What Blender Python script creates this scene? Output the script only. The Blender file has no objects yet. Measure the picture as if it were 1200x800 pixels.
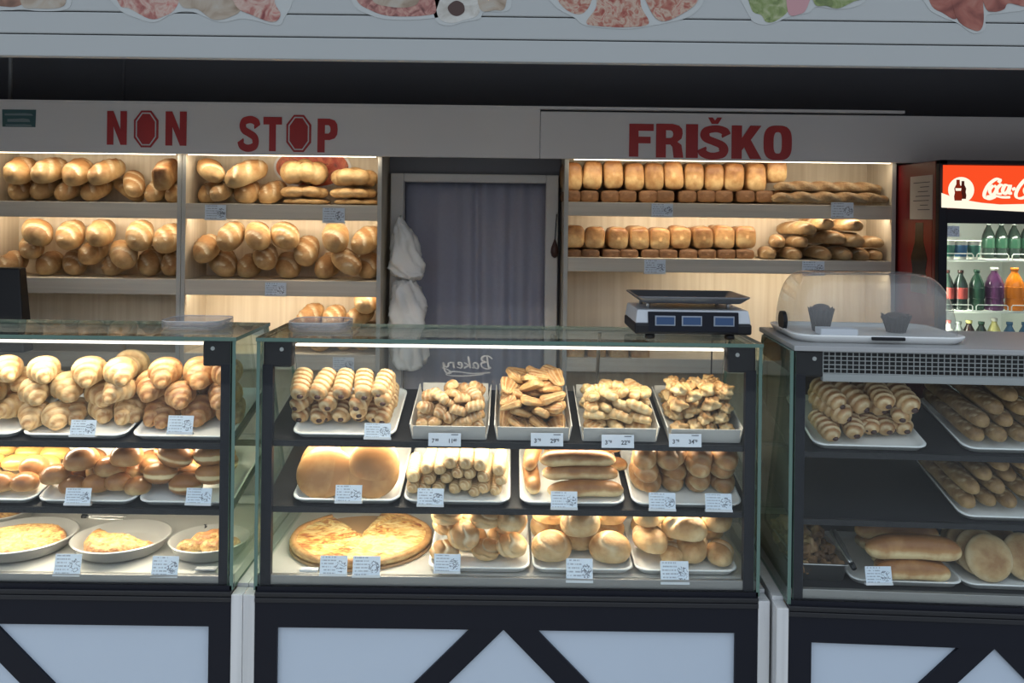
import bpy, math, random
import numpy as np
from mathutils import Vector, Matrix, Euler
random.seed(7)
PI = math.pi
sc = bpy.context.scene
COL = sc.collection
# ------------------------------------------------------------------ camera model
F, PX, PY, ROLL, EYE = 1000.0, 598.0, 255.0, 0.0125, 1.7
_c, _s = math.cos(ROLL), math.sin(ROLL)
def at(px, py, Y):
    u, v = px - PX, py - PY
    U, V = u * _c + v * _s, -u * _s + v * _c
    return Vector((U * Y / F, Y, EYE - V * Y / F))
def rest(px, py, z0, h, Yf=2.53, slope=0.23, lo=2.54, hi=2.95):
    """point on the ray of a pixel that lies h above a shelf plane"""
    u, v = px - PX, py - PY
    V = (-u * _s + v * _c) / F
    Y = (EYE - z0 - h + slope * Yf) / (V + slope)
    Y = min(max(Y, lo), hi)
    return at(px, py, Y)
# ------------------------------------------------------------------ materials
def new_mat(name):
    m = bpy.data.materials.new(name); m.use_nodes = True
    nt = m.node_tree; nt.nodes.clear()
    out = nt.nodes.new('ShaderNodeOutputMaterial')
    return m, nt, out
def N(nt, t, **kw):
    n = nt.nodes.new(t)
    for k, v in kw.items():
        if k.startswith('i_'): n.inputs[k[2:].replace('_', ' ')].default_value = v
        else: setattr(n, k, v)
    return n
def rgba(c): return (c[0], c[1], c[2], 1.0)
def mix(nt, fac, a, b, blend='MIX'):
    n = nt.nodes.new('ShaderNodeMix'); n.data_type = 'RGBA'; n.blend_type = blend
    for sock, v in ((n.inputs[0], fac), (n.inputs[6], a), (n.inputs[7], b)):
        if isinstance(v, (int, float)): sock.default_value = v
        elif isinstance(v, (tuple, list)): sock.default_value = rgba(v)
        else: nt.links.new(v, sock)
    return n.outputs[2]
def math_n(nt, op, a, b=0.0, c=0.0):
    n = nt.nodes.new('ShaderNodeMath'); n.operation = op
    for s, v in zip(n.inputs, (a, b, c)):
        if isinstance(v, (int, float)): s.default_value = v
        else: nt.links.new(v, s)
    return n.outputs[0]
def plain(name, col, rough=0.5, metal=0.0, emis=None, es=0.0, noise=0.0, nscale=30.0, bump=0.0, alpha=1.0, spec=0.5):
    m, nt, out = new_mat(name)
    b = N(nt, 'ShaderNodeBsdfPrincipled')
    b.inputs['Base Color'].default_value = rgba(col)
    b.inputs['Roughness'].default_value = rough
    b.inputs['Metallic'].default_value = metal
    b.inputs['Specular IOR Level'].default_value = spec
    if emis:
        b.inputs['Emission Color'].default_value = rgba(emis); b.inputs['Emission Strength'].default_value = es
    if noise or bump:
        tc = N(nt, 'ShaderNodeTexCoord')
        nz = N(nt, 'ShaderNodeTexNoise'); nz.inputs['Scale'].default_value = nscale; nz.inputs['Detail'].default_value = 5
        nt.links.new(tc.outputs['Object'], nz.inputs['Vector'])
        if noise:
            d = tuple(max(0, x * (1 - noise)) for x in col); l = tuple(min(1, x * (1 + noise)) for x in col)
            nt.links.new(mix(nt, nz.outputs['Fac'], d, l), b.inputs['Base Color'])
        if bump:
            bp = N(nt, 'ShaderNodeBump'); bp.inputs['Strength'].default_value = bump; bp.inputs['Distance'].default_value = 0.004
            nt.links.new(nz.outputs['Fac'], bp.inputs['Height']); nt.links.new(bp.outputs['Normal'], b.inputs['Normal'])
    nt.links.new(b.outputs[0], out.inputs[0])
    return m
def wood(name, c1, c2, axis='Z', rough=0.5, scale=1.0):
    m, nt, out = new_mat(name)
    b = N(nt, 'ShaderNodeBsdfPrincipled'); b.inputs['Roughness'].default_value = rough
    tc = N(nt, 'ShaderNodeTexCoord'); mp = N(nt, 'ShaderNodeMapping')
    st = {'X': (1.2, 40, 40), 'Y': (40, 1.2, 40), 'Z': (40, 40, 1.2)}[axis]
    mp.inputs['Scale'].default_value = tuple(x * scale for x in st)
    nt.links.new(tc.outputs['Object'], mp.inputs['Vector'])
    n1 = N(nt, 'ShaderNodeTexNoise'); n1.inputs['Scale'].default_value = 1.0; n1.inputs['Detail'].default_value = 6; n1.inputs['Distortion'].default_value = 0.4
    nt.links.new(mp.outputs[0], n1.inputs['Vector'])
    r = N(nt, 'ShaderNodeValToRGB'); r.color_ramp.elements[0].position = 0.32; r.color_ramp.elements[1].position = 0.68
    r.color_ramp.elements[0].color = rgba(c1); r.color_ramp.elements[1].color = rgba(c2)
    nt.links.new(n1.outputs['Fac'], r.inputs[0]); nt.links.new(r.outputs[0], b.inputs['Base Color'])
    nt.links.new(b.outputs[0], out.inputs[0])
    return m
def glass(name, tint=(0.97, 0.99, 0.98), refl=0.045, haze=0.0, hazecol=(1, 1, 1)):
    m, nt, out = new_mat(name)
    t = N(nt, 'ShaderNodeBsdfTransparent'); t.inputs[0].default_value = rgba(tint)
    g = N(nt, 'ShaderNodeBsdfGlossy'); g.inputs['Roughness'].default_value = 0.02
    lw = N(nt, 'ShaderNodeLayerWeight'); lw.inputs[0].default_value = 0.5
    p = math_n(nt, 'POWER', lw.outputs['Facing'], 5.0)
    fac = math_n(nt, 'MULTIPLY_ADD', p, 0.85, refl)
    mx = N(nt, 'ShaderNodeMixShader'); nt.links.new(fac, mx.inputs[0]); nt.links.new(t.outputs[0], mx.inputs[1]); nt.links.new(g.outputs[0], mx.inputs[2])
    last = mx
    if haze:
        d = N(nt, 'ShaderNodeBsdfDiffuse'); d.inputs[0].default_value = rgba(hazecol)
        m2 = N(nt, 'ShaderNodeMixShader'); m2.inputs[0].default_value = haze
        nt.links.new(mx.outputs[0], m2.inputs[1]); nt.links.new(d.outputs[0], m2.inputs[2]); last = m2
    nt.links.new(last.outputs[0], out.inputs[0])
    return m
def bread(name, pale, mid, dark, flour=(0.80, 0.68, 0.50), rough=0.45, bump=0.25, spot=18.0, var=0.12, lo=0.05, hi=0.75, mott=0.9):
    """crust: pale base, brown back, slash / flour marks from the mesh, noise mottling and a little variation per piece"""
    def lift(c):
        g = 0.3 * c[0] + 0.55 * c[1] + 0.15 * c[2]; d = tuple(min(0.86, (x + (g - x) * 0.10) * 1.08) for x in c); return (d[0] * 0.98, d[1] * 1.0, d[2] * 0.94)
    pale, mid, dark, flour = lift(pale), lift(mid), lift(dark), lift(flour)
    m, nt, out = new_mat(name)
    b = N(nt, 'ShaderNodeBsdfPrincipled'); b.inputs['Roughness'].default_value = rough
    b.inputs['Specular IOR Level'].default_value = 0.35
    tc = N(nt, 'ShaderNodeTexCoord')
    oi = N(nt, 'ShaderNodeObjectInfo')
    add = N(nt, 'ShaderNodeVectorMath'); add.operation = 'ADD'
    sc_ = N(nt, 'ShaderNodeVectorMath'); sc_.operation = 'SCALE'; sc_.inputs[0].default_value = (7, 3, 5); nt.links.new(oi.outputs['Random'], sc_.inputs['Scale'])
    nt.links.new(tc.outputs['Object'], add.inputs[0]); nt.links.new(sc_.outputs[0], add.inputs[1])
    nz = N(nt, 'ShaderNodeTexNoise'); nz.inputs['Scale'].default_value = spot; nz.inputs['Detail'].default_value = 6
    nf = N(nt, 'ShaderNodeTexNoise'); nf.inputs['Scale'].default_value = spot * 8; nf.inputs['Detail'].default_value = 4
    nt.links.new(add.outputs[0], nz.inputs['Vector']); nt.links.new(add.outputs[0], nf.inputs['Vector'])
    bk = N(nt, 'ShaderNodeAttribute'); bk.attribute_name = 'bake'
    sl = N(nt, 'ShaderNodeAttribute'); sl.attribute_name = 'slash'
    f0 = math_n(nt, 'MULTIPLY_ADD', nz.outputs['Fac'], 1.3, -0.65)
    nm = N(nt, 'ShaderNodeTexNoise'); nm.inputs['Scale'].default_value = spot * 3.3; nm.inputs['Detail'].default_value = 5; nt.links.new(add.outputs[0], nm.inputs['Vector'])
    f0 = math_n(nt, 'ADD', f0, math_n(nt, 'MULTIPLY_ADD', nm.outputs['Fac'], mott, -0.5 * mott))
    f1 = math_n(nt, 'ADD', bk.outputs['Fac'], f0)
    r = N(nt, 'ShaderNodeValToRGB'); cr = r.color_ramp
    cr.elements[0].position = lo; cr.elements[0].color = rgba(pale)
    cr.elements[1].position = 1.0; cr.elements[1].color = rgba(dark)
    e = cr.elements.new(hi * 0.65); e.color = rgba(mid)
    nt.links.new(f1, r.inputs[0])
    fs = math_n(nt, 'MULTIPLY', sl.outputs['Fac'], math_n(nt, 'MULTIPLY_ADD', nf.outputs['Fac'], 0.8, 0.35))
    fs = math_n(nt, 'MINIMUM', fs, 1.0)
    c = mix(nt, fs, r.outputs[0], flour)
    hv = N(nt, 'ShaderNodeHueSaturation')
    nt.links.new(c, hv.inputs['Color'])
    nt.links.new(math_n(nt, 'MULTIPLY_ADD', oi.outputs['Random'], var * 2, 1 - var), hv.inputs['Value'])
    nt.links.new(hv.outputs[0], b.inputs['Base Color'])
    bp = N(nt, 'ShaderNodeBump'); bp.inputs['Strength'].default_value = min(1, bump * 1.6); bp.inputs['Distance'].default_value = 0.006
    nt.links.new(math_n(nt, 'ADD', math_n(nt, 'MULTIPLY', nf.outputs['Fac'], 0.4), nm.outputs['Fac']), bp.inputs['Height']); nt.links.new(bp.outputs[0], b.inputs['Normal'])
    nt.links.new(b.outputs[0], out.inputs[0])
    return m
def card_mat(name):
    """white price card with rows of small grey print and a dark price mark"""
    m, nt, out = new_mat(name)
    b = N(nt, 'ShaderNodeBsdfPrincipled'); b.inputs['Roughness'].default_value = 0.35
    tc = N(nt, 'ShaderNodeTexCoord'); sep = N(nt, 'ShaderNodeSeparateXYZ'); nt.links.new(tc.outputs['Generated'], sep.inputs[0])
    X, Z = sep.outputs[0], sep.outputs[2]
    oi = N(nt, 'ShaderNodeObjectInfo')
    row = math_n(nt, 'FRACT', math_n(nt, 'MULTIPLY', Z, 6.0))
    line = math_n(nt, 'LESS_THAN', math_n(nt, 'ABSOLUTE', math_n(nt, 'SUBTRACT', row, 0.5)), 0.2)
    cb = N(nt, 'ShaderNodeCombineXYZ')
    nt.links.new(math_n(nt, 'MULTIPLY', X, 22.0), cb.inputs[0]); nt.links.new(math_n(nt, 'FLOOR', math_n(nt, 'MULTIPLY', Z, 6.0)), cb.inputs[1])
    nt.links.new(math_n(nt, 'MULTIPLY', oi.outputs['Random'], 50.0), cb.inputs[2])
    nz = N(nt, 'ShaderNodeTexNoise'); nz.inputs['Scale'].default_value = 1.0; nz.inputs['Detail'].default_value = 2; nt.links.new(cb.outputs[0], nz.inputs['Vector'])
    ink = math_n(nt, 'MULTIPLY', line, math_n(nt, 'GREATER_THAN', nz.outputs['Fac'], 0.47))
    left = math_n(nt, 'MULTIPLY', math_n(nt, 'LESS_THAN', X, 0.58), math_n(nt, 'GREATER_THAN', X, 0.06))
    body = math_n(nt, 'MULTIPLY', math_n(nt, 'MULTIPLY', ink, left), 0.55)
    n2 = N(nt, 'ShaderNodeTexNoise'); n2.inputs['Scale'].default_value = 6.0; n2.inputs['Detail'].default_value = 3
    c2 = N(nt, 'ShaderNodeCombineXYZ'); nt.links.new(math_n(nt, 'ADD', X, math_n(nt, 'MULTIPLY', oi.outputs['Random'], 30.0)), c2.inputs[0]); nt.links.new(Z, c2.inputs[1]); nt.links.new(c2.outputs[0], n2.inputs['Vector'])
    dx = math_n(nt, 'DIVIDE', math_n(nt, 'SUBTRACT', X, 0.77), 0.2); dz = math_n(nt, 'DIVIDE', math_n(nt, 'SUBTRACT', Z, 0.45), 0.32)
    inside = math_n(nt, 'LESS_THAN', math_n(nt, 'ADD', math_n(nt, 'MULTIPLY', dx, dx), math_n(nt, 'MULTIPLY', dz, dz)), 1.0)
    scr = math_n(nt, 'MULTIPLY', inside, math_n(nt, 'LESS_THAN', math_n(nt, 'ABSOLUTE', math_n(nt, 'SUBTRACT', n2.outputs['Fac'], 0.5)), 0.035))
    f = math_n(nt, 'MINIMUM', math_n(nt, 'ADD', body, math_n(nt, 'MULTIPLY', scr, 0.85)), 1.0)
    nt.links.new(mix(nt, f, (0.68, 0.75, 0.84), (0.08, 0.09, 0.13)), b.inputs['Base Color'])
    nt.links.new(b.outputs[0], out.inputs[0])
    return m

M = {}
M['black'] = plain('black_frame_paint', (0.007, 0.008, 0.014), 0.45, spec=0.2)
M['black_plastic'] = plain('black_plastic', (0.010, 0.010, 0.012), 0.45, spec=0.3)
M['panel_white'] = plain('white_laminate', (0.45, 0.515, 0.60), 0.35, noise=0.02, nscale=3)
M['end_panel'] = wood('grey_laminate_edge', (0.50, 0.50, 0.50), (0.62, 0.62, 0.62), 'Z', 0.45, 0.7)
M['deck'] = plain('pale_steel_deck', (0.52, 0.51, 0.48), 0.35, 0.3)
M['lip'] = plain('grey_metal_lip', (0.30, 0.29, 0.28), 0.32, 0.6)
M['trim'] = plain('dark_satin_trim', (0.012, 0.012, 0.015), 0.3, 0.0, spec=0.4)
M['steel'] = plain('steel', (0.55, 0.55, 0.54), 0.3, 0.9)
M['grey_metal'] = plain('grey_painted_metal', (0.33, 0.33, 0.33), 0.4)
M['shelf_dark'] = plain('dark_shelf', (0.02, 0.02, 0.023), 0.4, spec=0.3)
M['glass'] = glass('clear_glass', (0.97, 0.985, 0.98), 0.02)
M['glass_end'] = glass('end_glass', (0.86, 0.93, 0.89), 0.02, 0.05, (0.42, 0.52, 0.45))
M['glass_top'] = glass('top_glass', (0.93, 0.97, 0.95), 0.04)
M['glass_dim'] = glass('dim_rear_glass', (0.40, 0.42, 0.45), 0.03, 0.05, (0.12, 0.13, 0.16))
M['glass_rear'] = glass('rear_glass', (0.90, 0.92, 0.94), 0.02, 0.04, (0.5, 0.55, 0.65))
M['glass_edge'] = plain('green_glass_edge', (0.10, 0.17, 0.14), 0.15)
M['acrylic'] = glass('clear_acrylic', (0.90, 0.91, 0.91), 0.05, 0.13, (0.62, 0.62, 0.61))
M['dish_glass'] = glass('dish_glass', (0.88, 0.89, 0.91), 0.07, 0.14, (0.6, 0.6, 0.63))
M['tray'] = plain('white_melamine', (0.80, 0.80, 0.78), 0.3)
M['alu'] = plain('pan_aluminium', (0.60, 0.59, 0.57), 0.33, 0.75)
M['carton'] = plain('grey_white_carton', (0.52, 0.50, 0.47), 0.7, noise=0.06, nscale=12)
M['wood_back'] = wood('ash_back_panel', (0.62, 0.52, 0.39), (0.74, 0.65, 0.52), 'Z', 0.55)
M['wood_shelf'] = wood('ash_shelf_edge', (0.54, 0.48, 0.40), (0.66, 0.60, 0.51), 'X', 0.5)
M['wood_side'] = wood('ash_side_panel', (0.56, 0.48, 0.37), (0.66, 0.58, 0.47), 'Z', 0.55)
M['upright'] = plain('grey_upright', (0.46, 0.45, 0.42), 0.45)
M['header'] = plain('header_board', (0.84, 0.79, 0.76), 0.5, noise=0.03, nscale=4)
M['red'] = plain('red_vinyl', (0.50, 0.04, 0.04), 0.4, noise=0.06, nscale=40)
M['white'] = plain('white_vinyl', (0.74, 0.72, 0.71), 0.45)
M['slat'] = plain('shutter_slat', (0.355, 0.365, 0.36), 0.45, 0.0, noise=0.03, nscale=3)
M['dark'] = plain('dark_interior', (0.20, 0.20, 0.22), 0.8)
M['darkwall'] = plain('dark_wall_paint', (0.20, 0.20, 0.22), 0.8)
M['door_white'] = plain('door_frame_paint', (0.62, 0.60, 0.58), 0.5)
M['bag'] = plain('white_plastic_bag', (0.85, 0.84, 0.82), 0.4, noise=0.05, nscale=25)
M['led'] = plain('led_diffuser', (0.9, 0.9, 0.9), 0.4, emis=(1.0, 0.90, 0.78), es=1.3)
M['led_shelf'] = plain('shelf_led_diffuser', (0.9, 0.9, 0.9), 0.4, emis=(1.0, 0.86, 0.62), es=3.5)
M['card'] = card_mat('price_card_print')
M['card_white'] = plain('white_card', (0.75, 0.78, 0.84), 0.5)
M['ink'] = plain('dark_ink', (0.04, 0.04, 0.06), 0.6)
# crusts ------------------------------------------------------------
M['loaf'] = bread('white_loaf_crust', (0.62, 0.42, 0.21), (0.52, 0.31, 0.13), (0.34, 0.155, 0.05), (0.80, 0.68, 0.50), 0.55, spot=12)
M['tin'] = bread('tin_loaf_crust', (0.72, 0.48, 0.22), (0.50, 0.25, 0.085), (0.24, 0.09, 0.025), (0.78, 0.62, 0.40), 0.4, spot=10)
M['tin_base'] = bread('tin_loaf_base', (0.27, 0.13, 0.055), (0.22, 0.10, 0.042), (0.15, 0.065, 0.028), rough=0.6)  # brown crust, darkened further for the shadow below the upper row
M['seed'] = bread('seeded_baton_crust', (0.42, 0.29, 0.16), (0.34, 0.20, 0.09), (0.22, 0.11, 0.045), (0.62, 0.50, 0.36), 0.7, 0.5)
M['baton'] = bread('floured_baton_crust', (0.52, 0.36, 0.20), (0.42, 0.25, 0.11), (0.27, 0.13, 0.05), (0.72, 0.63, 0.50), 0.65)
M['bubble'] = bread('pull_apart_crust', (0.62, 0.42, 0.22), (0.55, 0.34, 0.15), (0.36, 0.18, 0.065), rough=0.4)
M['croissant'] = bread('croissant_crust', (0.66, 0.45, 0.23), (0.58, 0.35, 0.15), (0.36, 0.16, 0.05), (0.76, 0.60, 0.38), 0.4, spot=16)
M['croissant_d'] = bread('dark_croissant_crust', (0.56, 0.30, 0.12), (0.46, 0.21, 0.07), (0.27, 0.095, 0.03), (0.62, 0.40, 0.20), 0.35, spot=16)
M['bun'] = bread('bun_crust', (0.66, 0.44, 0.20), (0.40, 0.18, 0.058), (0.25, 0.09, 0.028), rough=0.3, bump=0.08, spot=8)
M['bun_y'] = bread('yellow_bun_crust', (0.72, 0.47, 0.14), (0.64, 0.36, 0.08), (0.50, 0.22, 0.04), rough=0.25, bump=0.05, spot=8)
M['donut'] = bread('doughnut_crust', (0.72, 0.54, 0.30), (0.42, 0.19, 0.06), (0.29, 0.11, 0.03), (0.82, 0.68, 0.42), 0.35, 0.1, 8)
M['roll_s'] = bread('sausage_roll_crust', (0.64, 0.42, 0.21), (0.50, 0.27, 0.10), (0.32, 0.13, 0.04), (0.74, 0.58, 0.36), 0.4)
M['sausage'] = plain('sausage_filling', (0.055, 0.018, 0.012), 0.35, noise=0.3, nscale=80)
M['mini'] = bread('mini_roll_crust', (0.62, 0.43, 0.24), (0.50, 0.29, 0.12), (0.30, 0.13, 0.045), (0.72, 0.60, 0.44), 0.5, spot=24)
M['puff'] = bread('puff_crust', (0.64, 0.42, 0.20), (0.52, 0.27, 0.09), (0.28, 0.11, 0.03), (0.74, 0.58, 0.36), 0.45, spot=24)
M['puff_l'] = bread('light_puff_crust', (0.68, 0.50, 0.27), (0.58, 0.36, 0.15), (0.38, 0.18, 0.06), (0.76, 0.62, 0.40), 0.45, spot=24)
M['flat'] = bread('flatbread_crust', (0.70, 0.48, 0.24), (0.56, 0.29, 0.10), (0.40, 0.17, 0.05), rough=0.4, bump=0.05, spot=9)
M['finger'] = bread('finger_roll_crust', (0.70, 0.52, 0.29), (0.60, 0.38, 0.17), (0.40, 0.20, 0.075), (0.80, 0.66, 0.42), 0.4, 0.1)
M['hot'] = bread('long_roll_crust', (0.72, 0.54, 0.29), (0.44, 0.21, 0.07), (0.27, 0.105, 0.03), (0.78, 0.64, 0.40), 0.4, 0.08, 10)
M['round'] = bread('round_roll_crust', (0.70, 0.51, 0.28), (0.58, 0.36, 0.16), (0.38, 0.18, 0.06), (0.84, 0.74, 0.56), 0.55, 0.3, 11)
M['stick'] = bread('bread_stick_crust', (0.44, 0.29, 0.13), (0.33, 0.19, 0.075), (0.17, 0.085, 0.03), (0.62, 0.48, 0.30), 0.5)
M['crumbs'] = bread('fried_bite_crust', (0.40, 0.25, 0.13), (0.30, 0.16, 0.07), (0.17, 0.08, 0.03), rough=0.6)
M['pie'] = bread('pie_crust', (0.64, 0.46, 0.20), (0.52, 0.29, 0.09), (0.24, 0.09, 0.025), rough=0.5, bump=0.6, spot=26, mott=1.6)
M['pizza_rim'] = bread('pizza_rim', (0.66, 0.44, 0.20), (0.52, 0.28, 0.10), (0.32, 0.14, 0.04), rough=0.5)
M['pita'] = bread('round_pita_crust', (0.62, 0.46, 0.27), (0.50, 0.31, 0.14), (0.33, 0.16, 0.06), (0.72, 0.60, 0.42), 0.6, spot=14)
def pizza_mat():
    m, nt, out = new_mat('pizza_topping')
    b = N(nt, 'ShaderNodeBsdfPrincipled'); b.inputs['Roughness'].default_value = 0.35
    tc = N(nt, 'ShaderNodeTexCoord')
    mp = N(nt, 'ShaderNodeMapping'); mp.inputs['Scale'].default_value = (1, 2.2, 1); mp.inputs['Rotation'].default_value = (0, 0, 0.5); nt.links.new(tc.outputs['Object'], mp.inputs[0])
    n1 = N(nt, 'ShaderNodeTexNoise'); n1.inputs['Scale'].default_value = 28; n1.inputs['Detail'].default_value = 5; n1.inputs['Distortion'].default_value = 1.2; nt.links.new(mp.outputs[0], n1.inputs[0])
    n2 = N(nt, 'ShaderNodeTexNoise'); n2.inputs['Scale'].default_value = 9; n2.inputs['Detail'].default_value = 3; nt.links.new(tc.outputs['Object'], n2.inputs[0])
    r = N(nt, 'ShaderNodeValToRGB'); cr = r.color_ramp
    cr.elements[0].position = 0.33; cr.elements[0].color = (0.30, 0.09, 0.03, 1); cr.elements[1].position = 0.62; cr.elements[1].color = (0.72, 0.56, 0.27, 1)
    e = cr.elements.new(0.45); e.color = (0.56, 0.31, 0.09, 1)
    nt.links.new(math_n(nt, 'MULTIPLY_ADD', n2.outputs['Fac'], 0.5, math_n(nt, 'MULTIPLY_ADD', n1.outputs['Fac'], 0.95, -0.24)), r.inputs[0])
    nt.links.new(r.outputs[0], b.inputs['Base Color'])
    bp = N(nt, 'ShaderNodeBump'); bp.inputs['Strength'].default_value = 0.7; bp.inputs['Distance'].default_value = 0.006
    nt.links.new(n1.outputs['Fac'], bp.inputs['Height']); nt.links.new(bp.outputs[0], b.inputs['Normal'])
    nt.links.new(b.outputs[0], out.inputs[0]); return m
M['pizza'] = pizza_mat()
def art(name, cols, scale, dist=1.5):
    """printed food artwork: several flat ink colours broken up by noise"""
    m, nt, out = new_mat(name)
    b = N(nt, 'ShaderNodeBsdfPrincipled'); b.inputs['Roughness'].default_value = 0.5
    tc = N(nt, 'ShaderNodeTexCoord')
    n1 = N(nt, 'ShaderNodeTexNoise'); n1.inputs['Scale'].default_value = scale; n1.inputs['Detail'].default_value = 4; n1.inputs['Distortion'].default_value = dist; nt.links.new(tc.outputs['Object'], n1.inputs[0])
    r = N(nt, 'ShaderNodeValToRGB'); cr = r.color_ramp
    cr.elements[0].position = 0.30; cr.elements[0].color = rgba(cols[0]); cr.elements[1].position = 0.70; cr.elements[1].color = rgba(cols[-1])
    for k, c in enumerate(cols[1:-1]):
        e = cr.elements.new(0.30 + 0.40 * (k + 1) / (len(cols) - 1)); e.color = rgba(c)
    nt.links.new(n1.outputs['Fac'], r.inputs[0]); nt.links.new(r.outputs[0], b.inputs['Base Color']); nt.links.new(b.outputs[0], out.inputs[0]); return m
M['art_meat'] = art('print_meat', [(0.16, 0.024, 0.024), (0.336, 0.128, 0.104), (0.44, 0.32, 0.264), (0.4, 0.144, 0.12)], 22)
M['art_bread'] = art('print_bread', [(0.10, 0.05, 0.03), (0.22, 0.11, 0.07), (0.34, 0.20, 0.13)], 14)
M['art_basket'] = art('print_basket', [(0.10, 0.03, 0.025), (0.30, 0.12, 0.10), (0.42, 0.24, 0.19)], 40)
M['art_cream'] = art('print_cream', [(0.34, 0.31, 0.27), (0.46, 0.44, 0.40), (0.52, 0.52, 0.50)], 14)
M['art_dark'] = plain('print_dark_filling', (0.05, 0.02, 0.015), 0.5)
M['art_beige'] = art('print_beige', [(0.192, 0.128, 0.08), (0.336, 0.272, 0.208), (0.368, 0.336, 0.288)], 12)
M['art_pizza'] = art('print_pizza', [(0.225, 0.03, 0.022), (0.315, 0.112, 0.075), (0.413, 0.315, 0.24), (0.338, 0.09, 0.068)], 34)
M['art_green'] = art('print_lettuce', [(0.056, 0.08, 0.024), (0.16, 0.208, 0.064), (0.32, 0.336, 0.192)], 26)
M['art_ham'] = plain('print_ham', (0.42, 0.22, 0.23), 0.5)
M['art_sausage'] = art('print_sausage', [(0.128, 0.024, 0.016), (0.272, 0.08, 0.056), (0.336, 0.144, 0.104)], 14)
M['art_poster'] = art('print_poster', [(0.02, 0.01, 0.01), (0.42, 0.05, 0.025), (0.62, 0.16, 0.07), (0.06, 0.02, 0.02)], 9)
# ------------------------------------------------------------------ mesh helpers
class MB:
    def __init__(s): s.v, s.f, s.m = [], [], []
    def add(s, vs, fs, mi=0):
        b = len(s.v); s.v += [tuple(v) for v in vs]; s.f += [tuple(b + i for i in f) for f in fs]; s.m += [mi] * len(fs); return s
    def box(s, x0, x1, y0, y1, z0, z1, mi=0):
        vs = [(x0, y0, z0), (x1, y0, z0), (x1, y1, z0), (x0, y1, z0), (x0, y0, z1), (x1, y0, z1), (x1, y1, z1), (x0, y1, z1)]
        return s.add(vs, [(0, 3, 2, 1), (4, 5, 6, 7), (0, 1, 5, 4), (1, 2, 6, 5), (2, 3, 7, 6), (3, 0, 4, 7)], mi)
    def hexa(s, vs, mi=0):
        return s.add(vs, [(0, 3, 2, 1), (4, 5, 6, 7), (0, 1, 5, 4), (1, 2, 6, 5), (2, 3, 7, 6), (3, 0, 4, 7)], mi)
    def tube(s, path, r, seg=10, mi=0):
        path = [Vector(p) for p in path]; n = len(path); rings = []
        rs = r if isinstance(r, (list, tuple)) else [r] * n
        prev = None
        for i, p in enumerate(path):
            t = (path[min(i + 1, n - 1)] - path[max(i - 1, 0)]).normalized()
            if prev is None:
                a = Vector((0, 0, 1)) if abs(t.z) < 0.9 else Vector((1, 0, 0)); prev = t.cross(a).normalized()
            prev = (prev - t * prev.dot(t)).normalized(); q = t.cross(prev)
            rings.append([p + (prev * math.cos(2 * PI * k / seg) + q * math.sin(2 * PI * k / seg)) * rs[i] for k in range(seg)])
        vs = [v for r_ in rings for v in r_]; fs = []
        for i in range(n - 1):
            for k in range(seg):
                a, b = i * seg + k, i * seg + (k + 1) % seg; fs.append((a, b, b + seg, a + seg))
        fs.append(tuple(reversed(range(seg)))); fs.append(tuple((n - 1) * seg + k for k in range(seg)))
        return s.add(vs, fs, mi)
    def lathe(s, prof, seg=32, mi=0, sx=1.0, sy=1.0, c=(0, 0, 0)):
        vs, fs, n = [], [], len(prof)
        for r, z in prof:
            for k in range(seg):
                a = 2 * PI * k / seg; vs.append((c[0] + r * sx * math.cos(a), c[1] + r * sy * math.sin(a), c[2] + z))
        for i in range(n - 1):
            for k in range(seg):
                a, b = i * seg + k, i * seg + (k + 1) % seg; fs.append((a, b, b + seg, a + seg))
        fs.append(tuple(reversed(range(seg)))); fs.append(tuple((n - 1) * seg + k for k in range(seg)))
        return s.add(vs, fs, mi)
    def rings(s, rings, mi=0, cap0=True, cap1=True):
        n, seg = len(rings), len(rings[0]); vs = [v for r in rings for v in r]; fs = []
        for i in range(n - 1):
            for k in range(seg):
                a, b = i * seg + k, i * seg + (k + 1) % seg; fs.append((a, b, b + seg, a + seg))
        if cap0: fs.append(tuple(reversed(range(seg))))
        if cap1: fs.append(tuple((n - 1) * seg + k for k in range(seg)))
        return s.add(vs, fs, mi)
    def mesh(s, name, mats, smooth=False, bevel=0.0):
        me = bpy.data.meshes.new(name); me.from_pydata(s.v, [], s.f)
        for m in (mats if isinstance(mats, (list, tuple)) else [mats]): me.materials.append(m)
        me.polygons.foreach_set('material_index', s.m)
        if smooth: me.polygons.foreach_set('use_smooth', [True] * len(me.polygons))
        me.update(); return me
def link(name, me, parent=None, loc=(0, 0, 0), rot=(0, 0, 0), scale=(1, 1, 1)):
    o = bpy.data.objects.new(name, me); COL.objects.link(o); o.parent = parent
    o.location = loc; o.rotation_euler = rot; o.scale = scale; return o
def build(mb, name, mats, parent=None, smooth=False, bevel=0.0, loc=(0, 0, 0), rot=(0, 0, 0), label=None, auto=False):
    o = link(name, mb.mesh(name, mats, smooth), parent, loc, rot)
    if bevel:
        b = o.modifiers.new('bevel', 'BEVEL'); b.width = bevel; b.segments = 2; b.limit_method = 'ANGLE'
    if label: o['label'] = label
    return o
def tag(o, label=None, cat=None, group=None, kind=None):
    if label: o['label'] = label
    if cat: o['category'] = cat
    if group: o['group'] = group
    if kind: o['kind'] = kind
    return o
def empty(name, loc=(0, 0, 0), rz=0.0, label=None, cat=None, group=None, kind=None):
    o = bpy.data.objects.new(name, None); COL.objects.link(o); o.location = loc; o.rotation_euler = (0, 0, rz); o.empty_display_size = 0.05
    return tag(o, label, cat, group, kind)
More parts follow.
